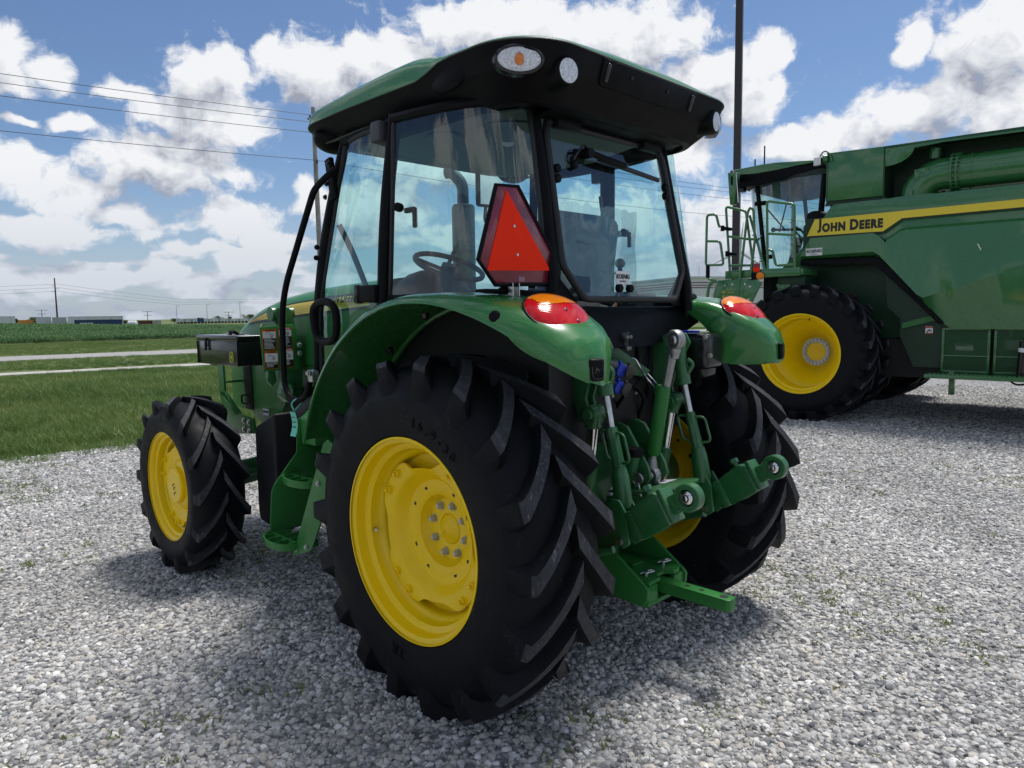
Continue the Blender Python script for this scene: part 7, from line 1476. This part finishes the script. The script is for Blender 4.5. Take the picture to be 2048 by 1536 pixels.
# cab glass: left side, curved front, right side
bm = bmn(); g_ = []
for (x, yt, yb) in ((-1.03, .10, .22), (-1.04, .5, .5), (-1.03, .95, .88), (-.98, 1.22, 1.02), (-.80, 1.38, 1.16), (-.4, 1.48, 1.26), (0, 1.50, 1.28), (.4, 1.48, 1.26), (.80, 1.38, 1.16), (.98, 1.22, 1.02), (1.03, .95, .88), (1.03, .10, .22)):
    g_.append([V(x, yt + (yb - yt) * k / 5, 3.60 - 1.50 * k / 5) for k in range(6)])
add_loft(bm, g_, False); CGL = glass('combine_cab_glass', (.62, .80, .80), 1.3); obj('cab_glass', bm, CGL, CB, ang=80, recalc=False)
for (yt, yb, x, r_) in ((1.17, .985, -1.0, .035), (.10, .22, -1.03, .045), (1.17, .985, 1.0, .035), (.10, .22, 1.03, .045)):
    bm = bmn(); add_tube(bm, [V(x, yt, 3.60), V(x, yb, 2.10)], r_, 10); obj('cab_pillar', bm, BLK, CB)
for z in (3.27, 2.42): bm = bmn(); add_box(bm, V(-1.06, 1.12 - (3.6 - z) * .13, z), (.05, .20, .07), None, .02); obj('door_hinge', bm, BLK, CB)
bm = bmn(); cprism(bm, [(.95, 2.02), (.72, 2.16), (.24, 2.69), (.06, 2.82), (-.2, 2.82), (-.2, 2.02)], -1.10, 2.2, .03); obj('cab_base', bm, COMBG, CB)
bm = bmn(); add_box(bm, V(0, -.02, 3.1), (2.0, .08, 1.1)); obj('cab_rear_wall', bm, VOID, CB)
bm = bmn(); add_box(bm, V(-.1, .30, 2.55), (.5, .5, .16), None, .05); add_box(bm, V(-.1, .10, 2.90), (.5, .14, .75), None, .06); obj('operator_seat', bm, SEATM, CB)
bm = bmn(); add_tube(bm, [V(-.1, 1.0, 2.1), V(-.1, .82, 2.78)], .07, 12); add_tube(bm, [V(-.1 + .19 * cos(t), .80 + .10 * sin(t), 2.84 + .12 * sin(t)) for t in [2 * pi * i / 24 for i in range(24)]], .018, 8, closed=True); obj('steering_column', bm, GREYD, CB)
bm = bmn(); add_tube(bm, [V(-1.1, .42, 2.80), V(-.85, .95, 2.86)], .02, 8); add_sphere(bm, V(-.85, .95, 2.86), .04, 10, 8); add_tube(bm, [V(-.98, .8, 2.8), V(-.99, .66, 3.35)], .012, 6); add_tube(bm, [V(-.98, 1.02, 3.2), V(-.98, .7, 2.82)], .012, 6); obj('wiper_arm', bm, BLK, CB)
bm = bmn(); add_sphere(bm, V(-1.13, .10, 2.90), .24, 20, 12, (.35, 1.0, .55), Matrix.Rotation(radians(25), 3, 'X')); obj('rear_view_mirror', bm, BLK, CB)
# big front mirror on its green arm
bm = bmn(); cprism(bm, [(1.33, 3.70), (1.16, 3.68), (1.20, 3.20), (1.285, 3.20)], -1.72, .10, .02); mi_ = obj('front_mirror', bm, COMBG, CB)
bm = bmn(); add_tube(bm, smooth_path([V(-1.02, 1.40, 3.66), V(-1.4, 1.38, 3.72), V(-1.68, 1.26, 3.70), V(-1.68, 1.25, 3.5)], .10), .045, 12); obj('mirror_arm', bm, BLK, mi_)
bm = bmn(); add_box(bm, V(-1.70, 1.16, 3.45), (.05, .012, .44), Matrix.Rotation(radians(-5), 3, 'X')); obj('mirror_face', bm, GREYR, mi_)
# work light on the tank corner
bm = bmn(); add_box(bm, V(-1.55, .02, 3.69), (.06, .11, .12), None, .02); wk = obj('corner_work_lamp', bm, BLKG, CB)
bm = bmn(); add_box(bm, V(-1.583, .02, 3.69), (.008, .10, .11), None, .003); obj('lamp_face', bm, WHITE, wk)
for dy, dz in ((-.02, .02), (.02, -.01), (-.02, -.025)): bm = bmn(); add_tube(bm, [V(-1.587, .02 + dy, 3.69 + dz), V(-1.590, .02 + dy, 3.69 + dz)], .013, 10); obj('lamp_diode', bm, BULB, wk)
bm = bmn(); add_tube(bm, [V(-1.50, -.08, 3.72), V(-1.53, -.03, 3.72)], .06, 12); add_tube(bm, smooth_path([V(-1.54, .0, 3.76), V(-1.54, -.06, 3.84), V(-1.52, -.14, 3.78), V(-1.52, -.16, 3.68)], .05), .01, 6); obj('lamp_bracket', bm, COMBG, wk)
# ---------------------------------------------------------------- platform, handrails, ladder
bm = bmn(); add_box(bm, V(-1.52, .62, 2.115), (.86, 1.16, .09), None, .006); pf = obj('platform', bm, COMBG, CB)
bm = bmn(); add_box(bm, V(-1.95, .65, 2.12), (.03, 1.14, .12), None, .006); obj('platform_edge', bm, COMBG, pf)
bm = bmn(); add_box(bm, V(-1.5, .25, 1.98), (.7, .4, .18), None, .01); obj('platform_support', bm, BD, pf)
def rail(name, pts, r_=.019, closed=False, parent=CB, rad=.05):
    bm = bmn(); add_tube(bm, smooth_path([V(*p) for p in pts], rad), r_, 10); return obj(name, bm, COMBG, parent)
x = -1.95
ra = rail('handrail', [(x, .16, 2.17), (x, .19, 3.07), (x, .59, 3.16), (x, .56, 2.17)])
rail('mid_rail', [(x, .18, 2.64), (x, .57, 2.69)], parent=ra)
rail('toe_rail', [(x, .16, 2.22), (x, .44, 2.22), (x, .49, 2.44), (x, .57, 2.46)], parent=ra)
rb_ = rail('handrail', [(x, .77, 2.17), (x, .91, 3.05), (x, 1.23, 3.15), (x, 1.15, 2.17)])
rail('mid_rail', [(x, .70, 2.62), (x, .84, 2.63), (x, 1.18, 2.70)], parent=rb_)
rail('toe_rail', [(x, .70, 2.24), (x, 1.15, 2.26)], parent=rb_)
rc_ = rail('handrail', [(x - .05, 1.0, 1.70), (x - .05, .86, 3.02), (x - .05, .82, 3.09), (x - .05, .77, 3.05), (x - .05, .74, 2.6), (x - .05, .80, 2.10)])
rail('brace', [(x, .85, 2.98), (x, .60, 2.17)], parent=rc_)
xd_ = -2.2
rd_ = rail('handrail', [(xd_, 1.20, 2.82), (xd_, 1.22, 2.86), (xd_, 1.26, 3.015), (xd_, 1.41, 3.02), (xd_, 1.42, 2.27), (xd_, 1.13, 2.26), (xd_, 1.19, 2.61), (xd_, 1.41, 2.63)])
rail('lower_hook', [(xd_, 1.385, 2.26), (xd_, 1.385, 2.06), (xd_, 1.25, 2.03)], parent=rd_)
rail('lower_post', [(xd_, 1.25, 2.02), (xd_, 1.36, 1.99), (xd_, 1.42, 1.60)], parent=rd_, r_=.025)
for (y, z) in ((1.14, 2.80), (1.06, 2.42)):
    bm = bmn(); add_box(bm, V(-2.08, y, z), (.22, .06, .045), None, .008); add_tube(bm, [V(-2.19, y + .02, z - .04), V(-2.19, y + .02, z + .04)], .03, 8); obj('rail_clamp', bm, BLK, rd_)
bm = bmn(); add_box(bm, V(xd_, 1.385, 2.18), (.05, .05, .20), None, .01); obj('rail_clamp', bm, BLK, rd_)
for (a, b) in (((x, .82, 2.75), (x, .62, 2.80)), ((x, .80, 2.42), (x, .60, 2.46))):
    for k in range(9):
        t = k / 8; p = V(*a).lerp(V(*b), t) - V(0, 0, .16 * 4 * t * (1 - t)); bm = bmn(); add_box(bm, p, (.012, .03, .014) if k % 2 else (.014, .03, .006), None, .002); obj('chain_link', bm, STEEL if k % 3 == 0 else BLK, rc_)
bm = bmn(); add_prism(bm, [V(-2.0, y, z) for y, z in ((1.33, 2.05), (.84, 2.05), (.78, 1.98), (.95, 1.62), (1.41, 1.62), (1.40, 1.85))], V(.30, 0, 0), .02); lb = obj('ladder_housing', bm, COMBG, CB)
bm = bmn(); add_prism(bm, [V(-2.004, y, z) for y, z in ((.86, 2.02), (.70, 2.03), (.62, 1.98), (.78, 1.66), (.92, 1.64))], V(.02, 0, 0), .004); obj('ladder_side', bm, COMBG, lb)
for (y, z) in ((1.20, 1.96), (1.08, 1.97), (.88, 1.97), (.80, 1.93), (.82, 1.74), (.90, 1.70)): bm = bmn(); add_hex(bm, V(-2.004, y, z), (-1, 0, 0), .012, .012); obj('ladder_bolt', bm, STEEL, lb)
bm = bmn()
for k in range(5): add_box(bm, V(-2.003, 1.13 - .03 * (k % 2), 1.90 - k * .05), (.002, .09, .012))
for k in range(3): add_box(bm, V(-2.003, 1.22, 1.86 - k * .07), (.002, .05, .04))
obj('ladder_decal', bm, mat('yellow_print', (.42, .36, .03), .5), lb)
for k in range(4): bm = bmn(); add_box(bm, V(-1.86, 1.44 + .01 * k, 1.55 - k * .27), (.34, .08, .03), None, .004); obj('ladder_rung', bm, COMBG, lb)
bm = bmn(); add_box(bm, V(-1.99, .71, 2.215), (.012, .10, .105)); rr_ = obj('red_reflector', bm, REDD, CB); bm = bmn(); add_box(bm, V(-1.998, .71, 2.175), (.004, .095, .06)); obj('bright_half', bm, SMVO, rr_); bm = bmn(); add_box(bm, V(-1.998, .71, 2.24), (.004, .095, .05)); obj('dark_half', bm, SMVR, rr_)
bm = bmn(); add_sphere(bm, V(-1.99, .66, 2.08), .06, 14, 10, (.6, 1.1, .9)); sl_ = obj('side_lamp', bm, AMBL, CB); bm = bmn(); add_box(bm, V(-1.97, .74, 2.08), (.10, .09, .10), None, .02); obj('lamp_housing', bm, BLK, sl_)
bm = bmn(); add_tube(bm, smooth_path([V(-1.9, .55, 2.0), V(-1.92, .50, 1.86), V(-1.9, .60, 1.72), V(-1.88, .72, 1.66)], .05), .02, 8); obj('ladder_linkage', bm, BLK, lb)
bm = bmn(); add_box(bm, V(-1.75, .35, 1.90), (.25, .20, .10), None, .02); add_tube(bm, [V(-1.85, .45, 1.95), V(-1.85, .30, 1.86)], .03, 10); obj('platform_hardware', bm, COMBG, pf)
bm = bmn(); add_tube(bm, [V(-1.745, -2.03, 2.36), V(-1.755, -2.07, 2.28)], .007, 6); obj('paint_chip', bm, WHITE, SHL_L)
